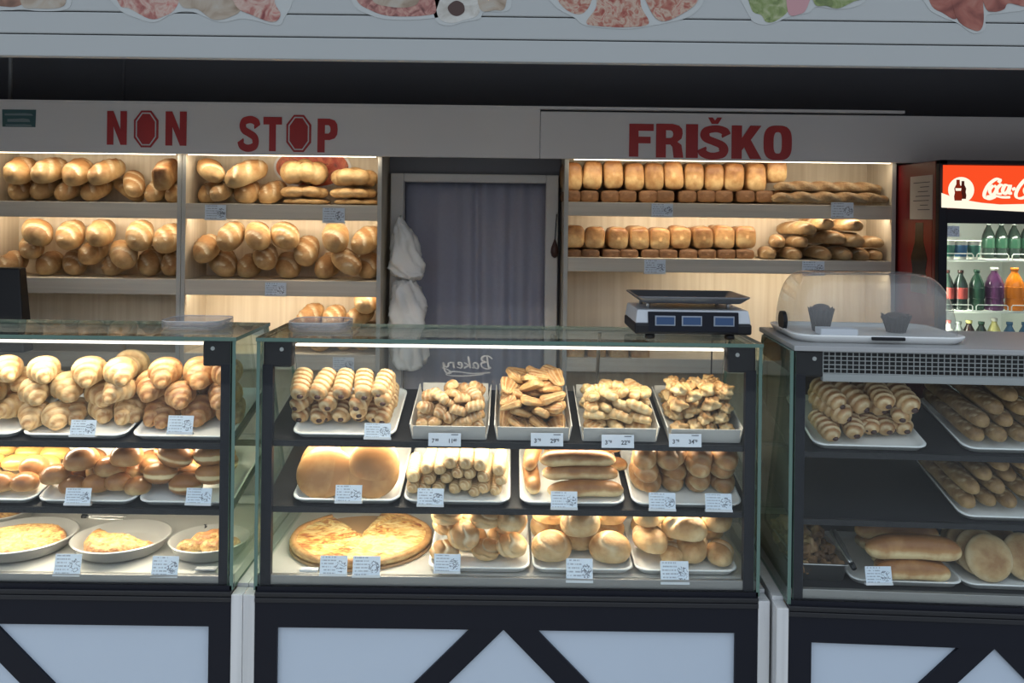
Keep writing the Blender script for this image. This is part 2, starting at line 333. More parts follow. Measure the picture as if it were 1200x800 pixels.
def rrect(w, d, r, n=5):
    pts = []
    for cx, cy, a0 in ((w / 2 - r, d / 2 - r, 0), (-w / 2 + r, d / 2 - r, PI / 2), (-w / 2 + r, -d / 2 + r, PI), (w / 2 - r, -d / 2 + r, 1.5 * PI)):
        for k in range(n + 1):
            a = a0 + PI / 2 * k / n; pts.append((cx + r * math.cos(a), cy + r * math.sin(a)))
    return pts
def flat_shape(name, splines, depth, mat, parent=None, holes=()):
    """a flat cut-out in the XZ plane facing -Y, with real thickness"""
    cu = bpy.data.curves.new(name, 'CURVE'); cu.dimensions = '2D'; cu.fill_mode = 'BOTH'; cu.extrude = depth / 2
    for pts in list(splines) + list(holes):
        sp = cu.splines.new('POLY'); sp.points.add(len(pts) - 1); sp.use_cyclic_u = True
        for p, q in zip(sp.points, pts): p.co = (q[0], q[1], 0, 1)
    tmp = bpy.data.objects.new(name, cu); COL.objects.link(tmp)
    dg = bpy.context.evaluated_depsgraph_get(); me = bpy.data.meshes.new_from_object(tmp.evaluated_get(dg))
    bpy.data.objects.remove(tmp); bpy.data.curves.remove(cu)
    me.name = name
    me.transform(Matrix.Rotation(PI / 2, 4, 'X'))
    me.materials.clear(); me.materials.append(mat)
    return link(name, me, parent)
def smooth_path(pts, n=8, closed=False):
    out = []; P = [Vector((p[0], p[1])) for p in pts]; m = len(P)
    rng = range(m if closed else m - 1)
    for i in rng:
        p0 = P[(i - 1) % m] if (closed or i > 0) else P[i]; p1 = P[i]; p2 = P[(i + 1) % m]; p3 = P[(i + 2) % m] if (closed or i + 2 < m) else p2
        for k in range(n):
            t = k / n; out.append(0.5 * ((2 * p1) + (p2 - p0) * t + (2 * p0 - 5 * p1 + 4 * p2 - p3) * t * t + (3 * p1 - p0 - 3 * p2 + p3) * t ** 3))
    if not closed: out.append(P[-1])
    return out
def ribbon(name, paths, wmax, wmin, depth, mat, parent, slant=0.0, cap=True):
    """pen strokes with the width of a broad nib, in the XZ plane"""
    mb = MB()
    for pts in paths:
        P = smooth_path(pts, 7); n = len(P); L, R = [], []
        for i, p in enumerate(P):
            t = (P[min(i + 1, n - 1)] - P[max(i - 1, 0)]); t = t.normalized() if t.length > 1e-9 else Vector((1, 0))
            nib = abs(t.x * 0.35 + t.y * 0.94); w = (wmin + (wmax - wmin) * nib) / 2 * (0.5 if i in (0, n - 1) else 1)
            q = Vector((-t.y, t.x)); L.append(p + q * w); R.append(p - q * w)
        sh = lambda p, y: (p.x + slant * p.y, y, p.y)
        vs = []
        for a, b in zip(L, R): vs += [sh(a, -depth), sh(b, -depth), sh(b, 0), sh(a, 0)]
        fs = []
        for i in range(n - 1):
            a = i * 4
            for k in range(4): fs.append((a + k, a + (k + 1) % 4, a + 4 + (k + 1) % 4, a + 4 + k))
        fs.append((3, 2, 1, 0)); e = (n - 1) * 4; fs.append((e, e + 1, e + 2, e + 3))
        mb.add(vs, fs)
    return build(mb, name, mat, parent)
# ------------------------------------------------------------------ dough shapes
def attr_mesh(name, V, Fc, bake, slash, mat, smooth=True):
    me = bpy.data.meshes.new(name); me.from_pydata([tuple(v) for v in V], [], Fc)
    a = me.attributes.new('bake', 'FLOAT', 'POINT'); a.data.foreach_set('value', np.asarray(bake, dtype=np.float32))
    a = me.attributes.new('slash', 'FLOAT', 'POINT'); a.data.foreach_set('value', np.asarray(slash, dtype=np.float32))
    me.polygons.foreach_set('use_smooth', [smooth] * len(me.polygons)); me.materials.append(mat); me.update(); return me
def wob(seed):
    r = np.random.RandomState(seed); K = r.randn(5, 3) * 1.0; ph = r.rand(5) * 6.28
    def f(V, s):
        return sum(np.sin((V * s) @ K[i] + ph[i]) for i in range(5)) / 5
    return f
def loft(name, mat, L, W, H, seed=0, prof=2.4, curve=0.0, nl=36, seg=24, fn=None, flat=0.6, power=2.2, wobble=0.05, bakefn=None, lift=0.0, endr=0.0):
    """a lump of dough along local Y; fn(t, th) -> (radius factor, slash amount), bake follows the height"""
    t = -np.cos(np.linspace(0, PI, nl)); t[0], t[-1] = -1, 1
    y = t * L / 2
    r = np.clip(1 - np.abs(t) ** prof, 0, 1) ** (1 / 2.0)
    r = np.maximum(r, endr)
    th = np.arange(seg) * 2 * PI / seg
    T, TH = np.meshgrid(t, th, indexing='ij'); R = np.repeat(r[:, None], seg, 1)
    c, s = np.cos(TH), np.sin(TH)
    sx = np.sign(c) * np.abs(c) ** (2 / power); sz = np.sign(s) * np.abs(s) ** (2 / power)
    k, sl = (fn(T, TH) if fn else (np.ones_like(T), np.zeros_like(T)))
    X = sx * R * k * W / 2; Z = sz * R * k * H / 2
    Z = np.maximum(Z, -flat * H / 2)
    Yc = np.repeat(y[:, None], seg, 1).copy()
    ang = T * curve
    if abs(curve) > 1e-4:
        rad = (L / 2) / curve; X0 = rad * (1 - np.cos(ang)); Yc = rad * np.sin(ang) - X * np.sin(ang); X = X0 + X * np.cos(ang)
    Z = Z + lift * T * T * H
    V = np.stack([X, Yc, Z], -1).reshape(-1, 3)
    wb = wob(seed + 1)
    V = V * (1 + wobble * wb(V, 2.2 / max(W, 1e-3)))[:, None]
    if abs(curve) > 1e-4:
        V[:, 0] -= V[:, 0].mean()
    bake = np.clip(0.5 + 0.55 * (V[:, 2] / (H / 2)), 0, 1) if bakefn is None else bakefn(T, TH, V, L, W, H).reshape(-1)
    Fc = []
    for i in range(nl - 1):
        for q in range(seg):
            a, b = i * seg + q, i * seg + (q + 1) % seg; Fc.append((a, a + seg, b + seg, b))
    Fc.append(tuple(range(seg))); Fc.append(tuple((nl - 1) * seg + q for q in reversed(range(seg))))
    return attr_mesh(name, V, Fc, bake, sl.reshape(-1), mat)
def star(name, mat, fr, W, D, H, seed=0, nu=26, nv=36, flat=0.55, wobble=0.04, bakefn=None, slashfn=None):
    """a round lump: radius factor fr(direction array) on an ellipsoid"""
    u = np.linspace(0, PI, nu); v = np.arange(nv) * 2 * PI / nv
    U, Vv = np.meshgrid(u, v, indexing='ij')
    d = np.stack([np.sin(U) * np.cos(Vv), np.sin(U) * np.sin(Vv), np.cos(U)], -1)
    k = fr(d) if fr else np.ones(d.shape[:2])
    P = d * k[..., None] * np.array([W / 2, D / 2, H / 2])
    P[..., 2] = np.maximum(P[..., 2], -flat * H / 2)
    V = P.reshape(-1, 3); V = V * (1 + wobble * wob(seed)(V, 3.0 / W))[:, None]
    bake = np.clip(0.5 + 0.6 * V[:, 2] / (H / 2), 0, 1) if bakefn is None else bakefn(d, V).reshape(-1)
    sl = np.zeros(len(V)) if slashfn is None else slashfn(d).reshape(-1)
    Fc = []
    for i in range(nu - 1):
        for q in range(nv):
            a, b = i * nv + q, i * nv + (q + 1) % nv
            Fc.append((a, a + nv, b + nv, b))
    me = attr_mesh(name, V, Fc, bake, sl, mat)
    return me
def top_only(TH): return np.clip(np.sin(TH) * 1.6, 0, 1)
def gauss(x, w): return np.exp(-(x / w) ** 2)
def slashes(n=3, skew=0.25, depth=0.10, w=0.10, side=0.0):
    def f(T, TH):
        ph = T * n * 1.0 + skew * np.cos(TH) * n
        fr = np.abs((ph + 100 + side) % 2.0 - 1.0) - 0.0
        g = gauss(fr, w * n) * top_only(TH) * (np.abs(T) < 0.85)
        lip = gauss(fr - 0.28 * 1.0, w * n) * top_only(TH)
        return 1 - depth * g + depth * 0.6 * lip, g
    return f
def ridges(n=7, depth=0.10, skew=0.12, sl=0.7):
    def f(T, TH):
        ph = T * n / 2 + skew * np.cos(TH) * n / 2
        fr = (ph + 100) % 1.0
        saw = 1 - depth * (fr ** 2) ; g = gauss(fr - 0.08, 0.16) + gauss(fr - 1.08, 0.16)
        return saw, sl * g * np.clip(0.55 + np.sin(TH), 0, 1)
    return f
def terraces(n=3, seed=0):
    def f(T, TH):
        a = np.abs(T) * (n + 0.35) + 0.10 * np.cos(TH * 2 + seed) - 0.20 * np.sign(T) * np.cos(TH) + 0.35
        st = np.floor(a); fr = a - st
        lev = 1 - 0.235 * (st + np.clip(fr / 0.14, 0, 1) - 1.0)
        bul = 1 + 0.09 * np.sin(np.clip((fr - 0.1) / 0.9, 0, 1) * PI)
        return np.clip(lev * bul, 0.2, 1.15), gauss(fr - 0.55, 0.3) * 0.35 * np.clip(np.sin(TH), 0, 1) + 0.55 * gauss(fr - 0.93, 0.08)
    return f
def tier_bake(T, TH, V, L, W, H):
    a = np.abs(T) * 3.35 + 0.10 * np.cos(TH * 2) - 0.20 * np.sign(T) * np.cos(TH) + 0.35; fr = a - np.floor(a)
    return np.clip(0.40 + 0.28 * np.sin(TH) + 0.5 * gauss(fr - 0.1, 0.12) + 0.25 * gauss(fr - 1.0, 0.1), 0, 1)
KIND = {}   # kind -> list of variant meshes, native width
def K(kind, meshes): KIND[kind] = meshes
K('loaf', [loft('oval_loaf', M['loaf'], 0.23, 0.125, 0.11, s, 2.3, fn=slashes(2 + s % 2, 0.45 + 0.1 * s, 0.20, 0.085, 0.3 * s), wobble=0.06) for s in range(4)])
K('loaf_long', [loft('oval_loaf', M['loaf'], 0.28, 0.115, 0.10, s + 9, 2.6, fn=slashes(3, 0.5, 0.12, 0.07, 0.2 * s), wobble=0.06) for s in range(3)])
def tin_mesh(s, mat, base=False):
    def fn(T, TH):
        k = np.ones_like(T); top = np.clip(np.sin(TH), 0, 1)
        k = k + 0.10 * top ** 2 * np.cos(TH * 1.0) ** 2 + 0.05 * np.sin(T * 5 + s) * top
        cr = gauss(T * 1.0 - 0.15 * np.sin(TH * 3 + s), 0.12) * top * 0.0
        return k, gauss(np.cos(TH) - 0.15 * np.sin(T * 6 + s), 0.22) * top * 0.5 * (np.abs(T) < 0.8)
    def bk(T, TH, V, L, W, H):
        return np.clip(0.30 + 0.62 * np.clip(V[:, 2].reshape(T.shape) / (H / 2) + 0.30, 0, 1.2) + 0.15 * (np.abs(T) > 0.985) * np.clip(V[:, 2].reshape(T.shape) / (H / 2), -0.5, 1), 0, 1)
    return loft('tin_loaf', mat, 0.22, 0.098, 0.135, s + 20, 14, fn=fn, power=3.4, flat=0.95, wobble=0.06, bakefn=bk)
K('tin', [tin_mesh(s, M['tin']) for s in range(4)])
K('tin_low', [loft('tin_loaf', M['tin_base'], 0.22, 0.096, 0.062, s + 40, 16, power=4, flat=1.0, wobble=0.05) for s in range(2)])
def balls(seed, n, rx, ry, rb):
    r = np.random.RandomState(seed); C = []
    for i in range(n):
        a = 2 * PI * i / n + 0.3 * r.rand(); C.append((rx * math.cos(a), ry * math.sin(a), 0.0 + 0.05 * r.rand(), rb * (0.95 + 0.15 * r.rand())))
    C.append((0, 0, 0.15, rb * 1.05)); C = np.array(C)
    def f(d):
        best = np.full(d.shape[:2], 0.25)
        for cx, cy, cz, R in C:
            b = d @ np.array([cx, cy, cz]); q = cx * cx + cy * cy + cz * cz - R * R; disc = b * b - q
            t = np.where(disc > 0, b + np.sqrt(np.maximum(disc, 0)), 0); best = np.maximum(best, t)
        return best
    return f
K('bubble', [star('pull_apart_loaf', M['bubble'], balls(s, 7, 0.58, 0.58, 0.42), 0.225, 0.22, 0.30, s, 40, 72, 0.62, 0.02) for s in range(3)])
def twist(n, amp, ph=0.0):
    def f(T, TH):
        a = np.cos(2 * TH + T * n + ph); return 1 + amp * a, np.clip(a - 0.3, 0, 1) * 0.5
    return f
K('seed_baton', [loft('seeded_baton', M['seed'], 0.52, 0.07, 0.055, s + 60, 8, fn=twist(16, 0.16, s), nl=70, wobble=0.05) for s in range(2)])
K('baton', [loft('floured_baton', M['baton'], 0.25, 0.075, 0.066, s + 70, 2.8, fn=slashes(3, 0.5, 0.12, 0.07, 0.3 * s), wobble=0.06) for s in range(3)])
K('croissant', [loft('croissant', M['croissant'], 0.15, 0.100, 0.088, s + 80, 9, 0.0, nl=44, seg=28, fn=terraces(3, s), flat=0.8, bakefn=tier_bake, wobble=0.05, lift=-0.25) for s in range(4)])
K('croissant_d', [loft('croissant', M['croissant_d'], 0.15, 0.100, 0.088, s + 90, 9, 0.0, nl=44, seg=28, fn=terraces(3, s), flat=0.8, bakefn=tier_bake, wobble=0.05, lift=-0.25) for s in range(4)])
K('bun', [star('round_bun', M['bun'], None, 0.098, 0.094, 0.074, s, flat=0.6, wobble=0.05) for s in range(3)])
K('bun_y', [star('glazed_bun', M['bun_y'], None, 0.100, 0.096, 0.06, s + 5, flat=0.6, wobble=0.05) for s in range(3)])
def waist(d): return 1 - 0.05 * gauss(d[..., 2] + 0.05, 0.16)
def donut_bake(d, V): z = d[..., 2]; return np.clip(0.95 - 1.6 * gauss(z + 0.12, 0.17), 0, 1)
K('donut', [star('doughnut', M['donut'], waist, 0.125, 0.10, 0.078, s + 8, flat=0.8, wobble=0.05, bakefn=donut_bake) for s in range(3)])
K('sausage_roll', [loft('sausage_roll', M['roll_s'], 0.13, 0.066, 0.062, s + 100, 7, nl=44, fn=ridges(6, 0.20, 0.10, 1.0), flat=0.95, wobble=0.06, endr=0.0) for s in range(3)])
K('mini', [loft('mini_roll', M['mini'], 0.062, 0.044, 0.040, s + 110, 5, 0.0, nl=24, seg=18, fn=ridges(4, 0.2, 0.25), wobble=0.09) for s in range(4)])
def fan_mesh(s):
    def fn(T, TH):
        w = 0.55 + 0.45 * (T + 1) / 2 * 1.3
        a = np.cos(9 * np.cos(TH) * 1.6 + s); return w * (1 + 0.06 * a), np.clip(a, 0, 1) * 0.6 * np.clip(np.sin(TH) + 0.4, 0, 1)
    return loft('fan_pastry', M['puff'], 0.085, 0.062, 0.030, s + 120, 7, nl=26, seg=36, fn=fn, flat=0.9, wobble=0.10, power=2.6)
K('fan', [fan_mesh(s) for s in range(4)])
def fold_mesh(s):
    def fn(T, TH):
        a = np.cos(T * 15 + 2.2 * np.cos(TH)); g = gauss(np.cos(TH) + 0.1, 0.25) * np.clip(np.sin(TH), 0, 1)
        return 1 + 0.07 * a - 0.2 * g, np.clip(a, 0, 1) * 0.5
    return loft('folded_pastry', M['puff_l'], 0.088, 0.044, 0.034, s + 130, 3, 0.7, nl=34, seg=22, fn=fn, flat=0.9, wobble=0.10)
K('fold', [fold_mesh(s) for s in range(4)])
def knot_f(seed):
    r = np.random.RandomState(seed); a0 = r.rand() * 6
    def f(d):
        ang = np.arctan2(d[..., 1], d[..., 0]); return 1 + 0.20 * np.cos(3 * ang + 4 * d[..., 2] + a0) + 0.10 * np.cos(5 * ang - 3 * d[..., 2])
    return f
K('knot', [star('knotted_pastry', M['puff_l'], knot_f(s), 0.062, 0.054, 0.046, s + 3, 20, 32, 0.8, 0.08, slashfn=lambda d: np.clip(np.cos(3 * np.arctan2(d[..., 1], d[..., 0]) + 4 * d[..., 2]), 0, 1) * 0.5) for s in range(4)])
def flat_bake(d, V): return np.clip(0.25 + 0.45 * d[..., 2] + 0.25 * gauss(d[..., 2] - 0.2, 0.3), 0, 1)
K('flatbread', [star('flat_round_bread', M['flat'], lambda d: 1 + 0.0 * d[..., 0], 0.165, 0.165, 0.05, s + 11, 26, 40, 0.8, 0.04) for s in range(3)])
K('finger', [loft('finger_roll', M['finger'], 0.17, 0.047, 0.045, s + 140, 7, nl=60, seg=18, fn=ridges(14, 0.12, 0.10, 0.8), wobble=0.04) for s in range(3)])
def seam(T, TH): g = gauss(TH - 1.5 * PI * 0.0 - PI * 1.08, 0.5) ; return 1 - 0.02 * g, np.zeros_like(T)
def hot_bake(T, TH, V, L, W, H): z = V[:, 2].reshape(T.shape) / (H / 2); return np.clip(0.15 + 0.8 * np.clip((z + 0.25) / 0.6, 0, 1), 0, 1)
K('hot', [loft('long_roll', M['hot'], 0.235, 0.062, 0.062, s + 150, 4.5, 0.0, nl=44, fn=None, bakefn=hot_bake, wobble=0.05, lift=-0.14, flat=0.8) for s in range(3)])
K('oval_roll', [loft('oval_roll', M['hot'], 0.15, 0.088, 0.078, s + 160, 2.4, fn=ridges(5, 0.05, 0.1, 0.3), wobble=0.06) for s in range(3)])
def crease(seed, f=3.4):
    r = np.random.RandomState(seed + 77); A = r.randn(3, 3); A /= np.linalg.norm(A, axis=1)[:, None]; ph = r.rand(3) * 6
    def field(d): return np.sin(f * (d @ A[0]) + ph[0] + 1.2 * np.sin(2.2 * (d @ A[1]) + ph[1])) + 0.5 * np.sin(f * 1.3 * (d @ A[2]) + ph[2])
    return field
def lumps(seed):
    fl = crease(seed); return lambda d: 1 + 0.07 * np.abs(fl(d)) - 0.17 * gauss(fl(d), 0.20)
K('kaiser', [star('twisted_roll', M['round'], lumps(s), 0.098, 0.094, 0.078, s + 21, 40, 60, 0.65, 0.06, slashfn=(lambda fl: lambda d: 0.75 * gauss(fl(d) - 0.3, 0.25) * np.clip(d[..., 2] + 0.4, 0, 1))(crease(s))) for s in range(3)])
K('big_bun', [star('large_round_roll', M['round'], (lambda fl: lambda d: 1 - 0.07 * gauss(fl(d), 0.16))(crease(s + 5, 4.5)), 0.145, 0.135, 0.11, s + 31, 40, 60, 0.6, 0.06, slashfn=(lambda fl: lambda d: 0.6 * gauss(fl(d), 0.35) * np.clip(d[..., 2] + 0.3, 0, 1))(crease(s + 5, 4.5))) for s in range(3)])
K('rustic', [loft('rustic_roll', M['round'], 0.165, 0.105, 0.088, s + 170, 2.3, fn=slashes(1, 0.4, 0.22, 0.16, 0.1 * s + 0.8), wobble=0.09) for s in range(3)])
K('stick', [loft('bread_stick', M['stick'], 0.36, 0.048, 0.042, s + 180, 9, nl=64, seg=16, fn=slashes(7, 0.3, 0.10, 0.03, 0.2 * s), wobble=0.05) for s in range(3)])
K('bite', [star('fried_bite', M['crumbs'], knot_f(s + 9), 0.045, 0.038, 0.034, s + 41, 14, 20, 0.8, 0.1) for s in range(3)])
K('pita', [star('round_pita', M['pita'], None, 0.125, 0.125, 0.036, s + 51, 24, 36, 0.9, 0.04, bakefn=lambda d, V: np.clip(np.abs(d[..., 2]) ** 1.6 * 0.95 - 0.05, 0, 1)) for s in range(3)])
def fill_mesh(r):
    mb = MB(); mb.lathe([(r * 0.95, 0.0), (r, 0.003), (r * 0.9, 0.007), (r * 0.4, 0.010)], 14); me = mb.mesh('sausage_filling', M['sausage'], True); me.transform(Matrix.Rotation(PI / 2, 4, 'X')); return me
FILL = fill_mesh(0.0105)
FILLM = fill_mesh(0.009)
ORD = ['first', 'second', 'third', 'fourth', 'fifth', 'sixth', 'seventh', 'eighth', 'ninth', 'tenth', 'eleventh', 'twelfth', 'thirteenth', 'fourteenth']
NAME = {'loaf': 'oval_loaf', 'loaf_long': 'oval_loaf', 'tin': 'tin_loaf', 'tin_low': 'tin_loaf', 'bubble': 'pull_apart_loaf', 'seed_baton': 'seeded_baton', 'baton': 'floured_baton', 'croissant': 'croissant', 'croissant_d': 'croissant', 'bun': 'round_bun', 'bun_y': 'glazed_bun', 'donut': 'doughnut', 'sausage_roll': 'sausage_roll', 'mini': 'mini_roll', 'fan': 'fan_pastry', 'fold': 'folded_pastry', 'knot': 'knotted_pastry', 'flatbread': 'flat_round_bread', 'finger': 'finger_roll', 'hot': 'long_roll', 'oval_roll': 'oval_roll', 'kaiser': 'twisted_roll', 'big_bun': 'large_round_roll', 'rustic': 'rustic_roll', 'stick': 'bread_stick', 'bite': 'fried_bite', 'pita': 'round_pita'}
CAT = {'loaf': 'bread', 'loaf_long': 'bread', 'tin': 'bread', 'tin_low': 'bread', 'bubble': 'bread', 'seed_baton': 'bread', 'baton': 'bread', 'croissant': 'croissant', 'croissant_d': 'croissant', 'bun': 'bun', 'bun_y': 'bun', 'donut': 'doughnut', 'sausage_roll': 'sausage roll', 'mini': 'pastry', 'fan': 'pastry', 'fold': 'pastry', 'knot': 'pastry', 'flatbread': 'flatbread', 'finger': 'bread roll', 'hot': 'bread roll', 'oval_roll': 'bread roll', 'kaiser': 'bread roll', 'big_bun': 'bread roll', 'rustic': 'bread roll', 'stick': 'bread stick', 'bite': 'fried bite', 'pita': 'flatbread'}
cnt = [0]
PIECES, LEVEL, BAKED, FIXED = [], [None], [], set()
def level(name, z0, slope, Yf, ymin, ymax, xmin=-9, xmax=9, lean=0.0, zmax=9, gap=9):
    """the plane the next pieces rest on, and how far forward and back they may go"""
    LEVEL[0] = dict(name=name, z0=z0, slope=slope, Yf=Yf, ymin=ymin, ymax=ymax, xmin=xmin, xmax=xmax, lean=lean, zmax=zmax, gap=gap)
DIMS = {}
def dims(me):
    if me.name not in DIMS:
        co = np.empty(len(me.vertices) * 3, dtype=np.float32); me.vertices.foreach_get('co', co); co = co.reshape(-1, 3); DIMS[me.name] = (co.max(0) - co.min(0), (co.max(0) + co.min(0)) / 2)
    return DIMS[me.name]
def verts(me):
    co = np.empty(len(me.vertices) * 3, dtype=np.float32); me.vertices.foreach_get('co', co); return co.reshape(-1, 3)
def spheres(o):
    (W, L, H), c = dims(o.data); sx, sy, sz = o.scale; W, L, H = W * sx, L * sy, H * sz
    if H < 0.55 * W: return None
    R = Euler(o.rotation_euler).to_matrix(); r = (W + H) / 4
    if L > 1.2 * W:
        r = 0.48 * max(W, H); n = max(2, int(math.ceil(L / (r * 0.9)))); out = []
        for i in range(n):
            t = -1 + 2 * i / (n - 1); y = t * (L / 2 - r * 0.55); k = max(0.55, (1 - abs(t) ** 3 * 0.75))
            out.append((R @ Vector((c[0] * sx, y + c[1] * sy, c[2] * sz)), r * k))
        return out
    return [(R @ Vector((c[0] * sx, c[1] * sy, c[2] * sz)), (W + L + 0.8 * H) / 5.6)]
def relax(iters=90, slack=0.92):
    lv = {}
    for o, L in PIECES:
        if o.name in FIXED: continue
        s = spheres(o)
        if s is None:
            V = (verts(o.data) * np.array(o.scale)) @ np.array(Euler(o.rotation_euler).to_matrix()).T; low = (V[:, 2] - L['slope'] * V[:, 1]).min()
            o.location.y = max(o.location.y, L['ymin'] - V[:, 1].min()); o.location.z = max(o.location.z, L['z0'] + L['slope'] * (o.location.y - L['Yf']) - low)
        if s: lv.setdefault(L['name'], []).append((o, L, s))
    for nm, items in lv.items():
        P = np.array([list(o.location) for o, _, _ in items]); P0 = P.copy()
        own = np.concatenate([[i] * len(s) for i, (_, _, s) in enumerate(items)]).astype(int)
        off = np.array([list(q[0]) for _, _, s in items for q in s]); rad = np.array([q[1] for _, _, s in items for q in s]) * slack
        L = items[0][1]; ex, low = [], []
        for o, _, _ in items:
            V = verts(o.data) * np.array(o.scale); V = V @ np.array(Euler(o.rotation_euler).to_matrix()).T
            ex.append((V[:, 0].min(), V[:, 0].max(), V[:, 1].min(), V[:, 1].max(), V[:, 2].max(), (V[:, 2] - L['slope'] * V[:, 1]).max())); low.append((V[:, 2] - L['slope'] * V[:, 1]).min())
        ex, low = np.array(ex), np.array(low)
        n = len(items); ns = np.bincount(own, minlength=n)
        for it in range(iters):
            S = P[own] + off
            D = S[:, None] - S[None]; dist = np.sqrt((D ** 2).sum(-1)) + 1e-9
            pen = rad[:, None] + rad[None] - dist; pen[own[:, None] == own[None]] = -1; hit = pen > 0
            push = np.where(hit, pen, 0)[..., None] * D / dist[..., None]
            mv = np.zeros((n, 3)); ct = np.zeros(n)
            np.add.at(mv, own, push.sum(1)); np.add.at(ct, own, hit.sum(1))
            P = P + 0.5 * mv / np.maximum(ct, 1)[:, None] * 1.3
            if it < iters - 30: P = P + 0.08 * (P0 - P)
            S = P[own] + off
            if it > 30: P[:, 2] -= 0.0006; P[:, 1] -= 0.002 if L['slope'] > 0 else 0.0
            P[:, 2] = np.minimum(np.minimum(P[:, 2], L['zmax'] - ex[:, 4]), L['z0'] + L['slope'] * (P[:, 1] - L['Yf']) + L['gap'] - ex[:, 5])
            P[:, 2] = np.maximum(P[:, 2], L['z0'] + L['slope'] * (P[:, 1] - L['Yf']) - low)
            ymax = L['ymax'] - L['lean'] * np.maximum(0, P[:, 2] - L['z0'])
            P[:, 1] = np.maximum(np.minimum(P[:, 1], ymax - ex[:, 3]), L['ymin'] - ex[:, 2])
            P[:, 0] = np.maximum(np.minimum(P[:, 0], L['xmax'] - ex[:, 1]), L['xmin'] - ex[:, 0])
            P[:, 2] = np.maximum(P[:, 2], L['z0'] + L['slope'] * (P[:, 1] - L['Yf']) - low)
        for (o, _, _), p in zip(items, P): o.location = p
        RELAX.append((nm, n, float(np.abs(P - P0).max()), float(np.abs(P - P0).mean())))
RELAX = []
def piece(kind, loc, rot=(0, 0, 0), sc_=1.0, label='', group=None):
    """one baked piece: rot in degrees (pitch, roll, yaw)"""
    cnt[0] += 1
    me = KIND[kind][cnt[0] % len(KIND[kind])]
    s = sc_ if isinstance(sc_, tuple) else (sc_, sc_, sc_)
    o = link(NAME[kind], me, None, loc, tuple(math.radians(a) for a in rot), s)
    tag(o, label, CAT[kind], group); BAKED.append((o, LEVEL[0]))
    if LEVEL[0]: PIECES.append((o, LEVEL[0]))
    if kind == 'sausage_roll':
        f = link('sausage_filling', FILL, o, (0.002, -0.0615, -0.003), (0, 0, 0), (1.0, 1.0, 0.8)); f['label'] = 'dark filling showing at the end'
    return o
TIERS = []
def tier_label(desc, k, n, tier, where):
    if n == 1: return f'{desc} alone in the {tier}, {where}'
    if n > 2 and k == n - 1: return f'{desc}, last on right in the {tier}, {where}'
    return f'{desc}, {ORD[k]} from left in the {tier}, {where}'
def name_tiers():
    """label the pieces of every layer in the order they lie from left to right"""
    for desc, tier, where, objs in TIERS:
        objs = sorted(objs, key=lambda o: o.location.x / o.location.y)
        for k, o in enumerate(objs): o['label'] = tier_label(desc, k, len(objs), tier, where)
def heap(kind, desc, group, where, tiers, place, base_scale=1.0, jit=6, rx0=0):
    """tiers: {tier phrase: [(px, py, extra..)]}; place(px, py, tier index) -> location"""
    rnd = random.Random(hash_str(group))
    for ti, (tier, rows) in enumerate(tiers.items()):
        objs = []
        for r in sorted(rows, key=lambda r: r[0]):
            px, py = r[0], r[1]; kw = r[2] if len(r) > 2 else {}
            rz, rx, ry = kw.get('rz', 0) + rnd.uniform(-jit, jit), kw.get('rx', rx0) + rnd.uniform(-jit, jit) * 0.5, kw.get('ry', 0) + rnd.uniform(-jit, jit) * 0.5
            loc = place(px, py, ti) if 'Y' not in kw else at(px, py, kw['Y'])
            s = base_scale * kw.get('s', 1.0) * rnd.uniform(0.97, 1.03)
            objs.append(piece(kw.get('kind', kind), loc, (rx, ry, rz), s, '', group))
        TIERS.append((desc, tier, where, objs))
def hash_str(s): return sum((i + 1) * ord(c) for i, c in enumerate(s)) % 99991
# ================================================================== the setting
def struct(name, mb, m, **k):
    o = build(mb, name, m, **k); o['kind'] = 'structure'; return o
YB, YF = 4.07, 3.80          # back panels and front edges of the wall shelving
M['floor'] = plain('pale_grey_paving', (0.50, 0.49, 0.47), 0.5, noise=0.1, nscale=6)
struct('floor', MB().box(-4, 4, -3.5, 4.4, -0.05, 0.0), M['floor'])
struct('wall_back', MB().box(-2.9, 2.9, 4.2, 4.3, 0, 2.9), M['darkwall'])
struct('wall_left', MB().box(-2.9, -2.8, 2.4, 4.2, 0, 2.9), M['darkwall'])
struct('wall_right', MB().box(2.8, 2.9, 2.4, 4.2, 0, 2.9), M['darkwall'])
struct('ceiling', MB().box(-2.9, 2.9, 2.4, 4.3, 2.9, 3.0), M['dark'])
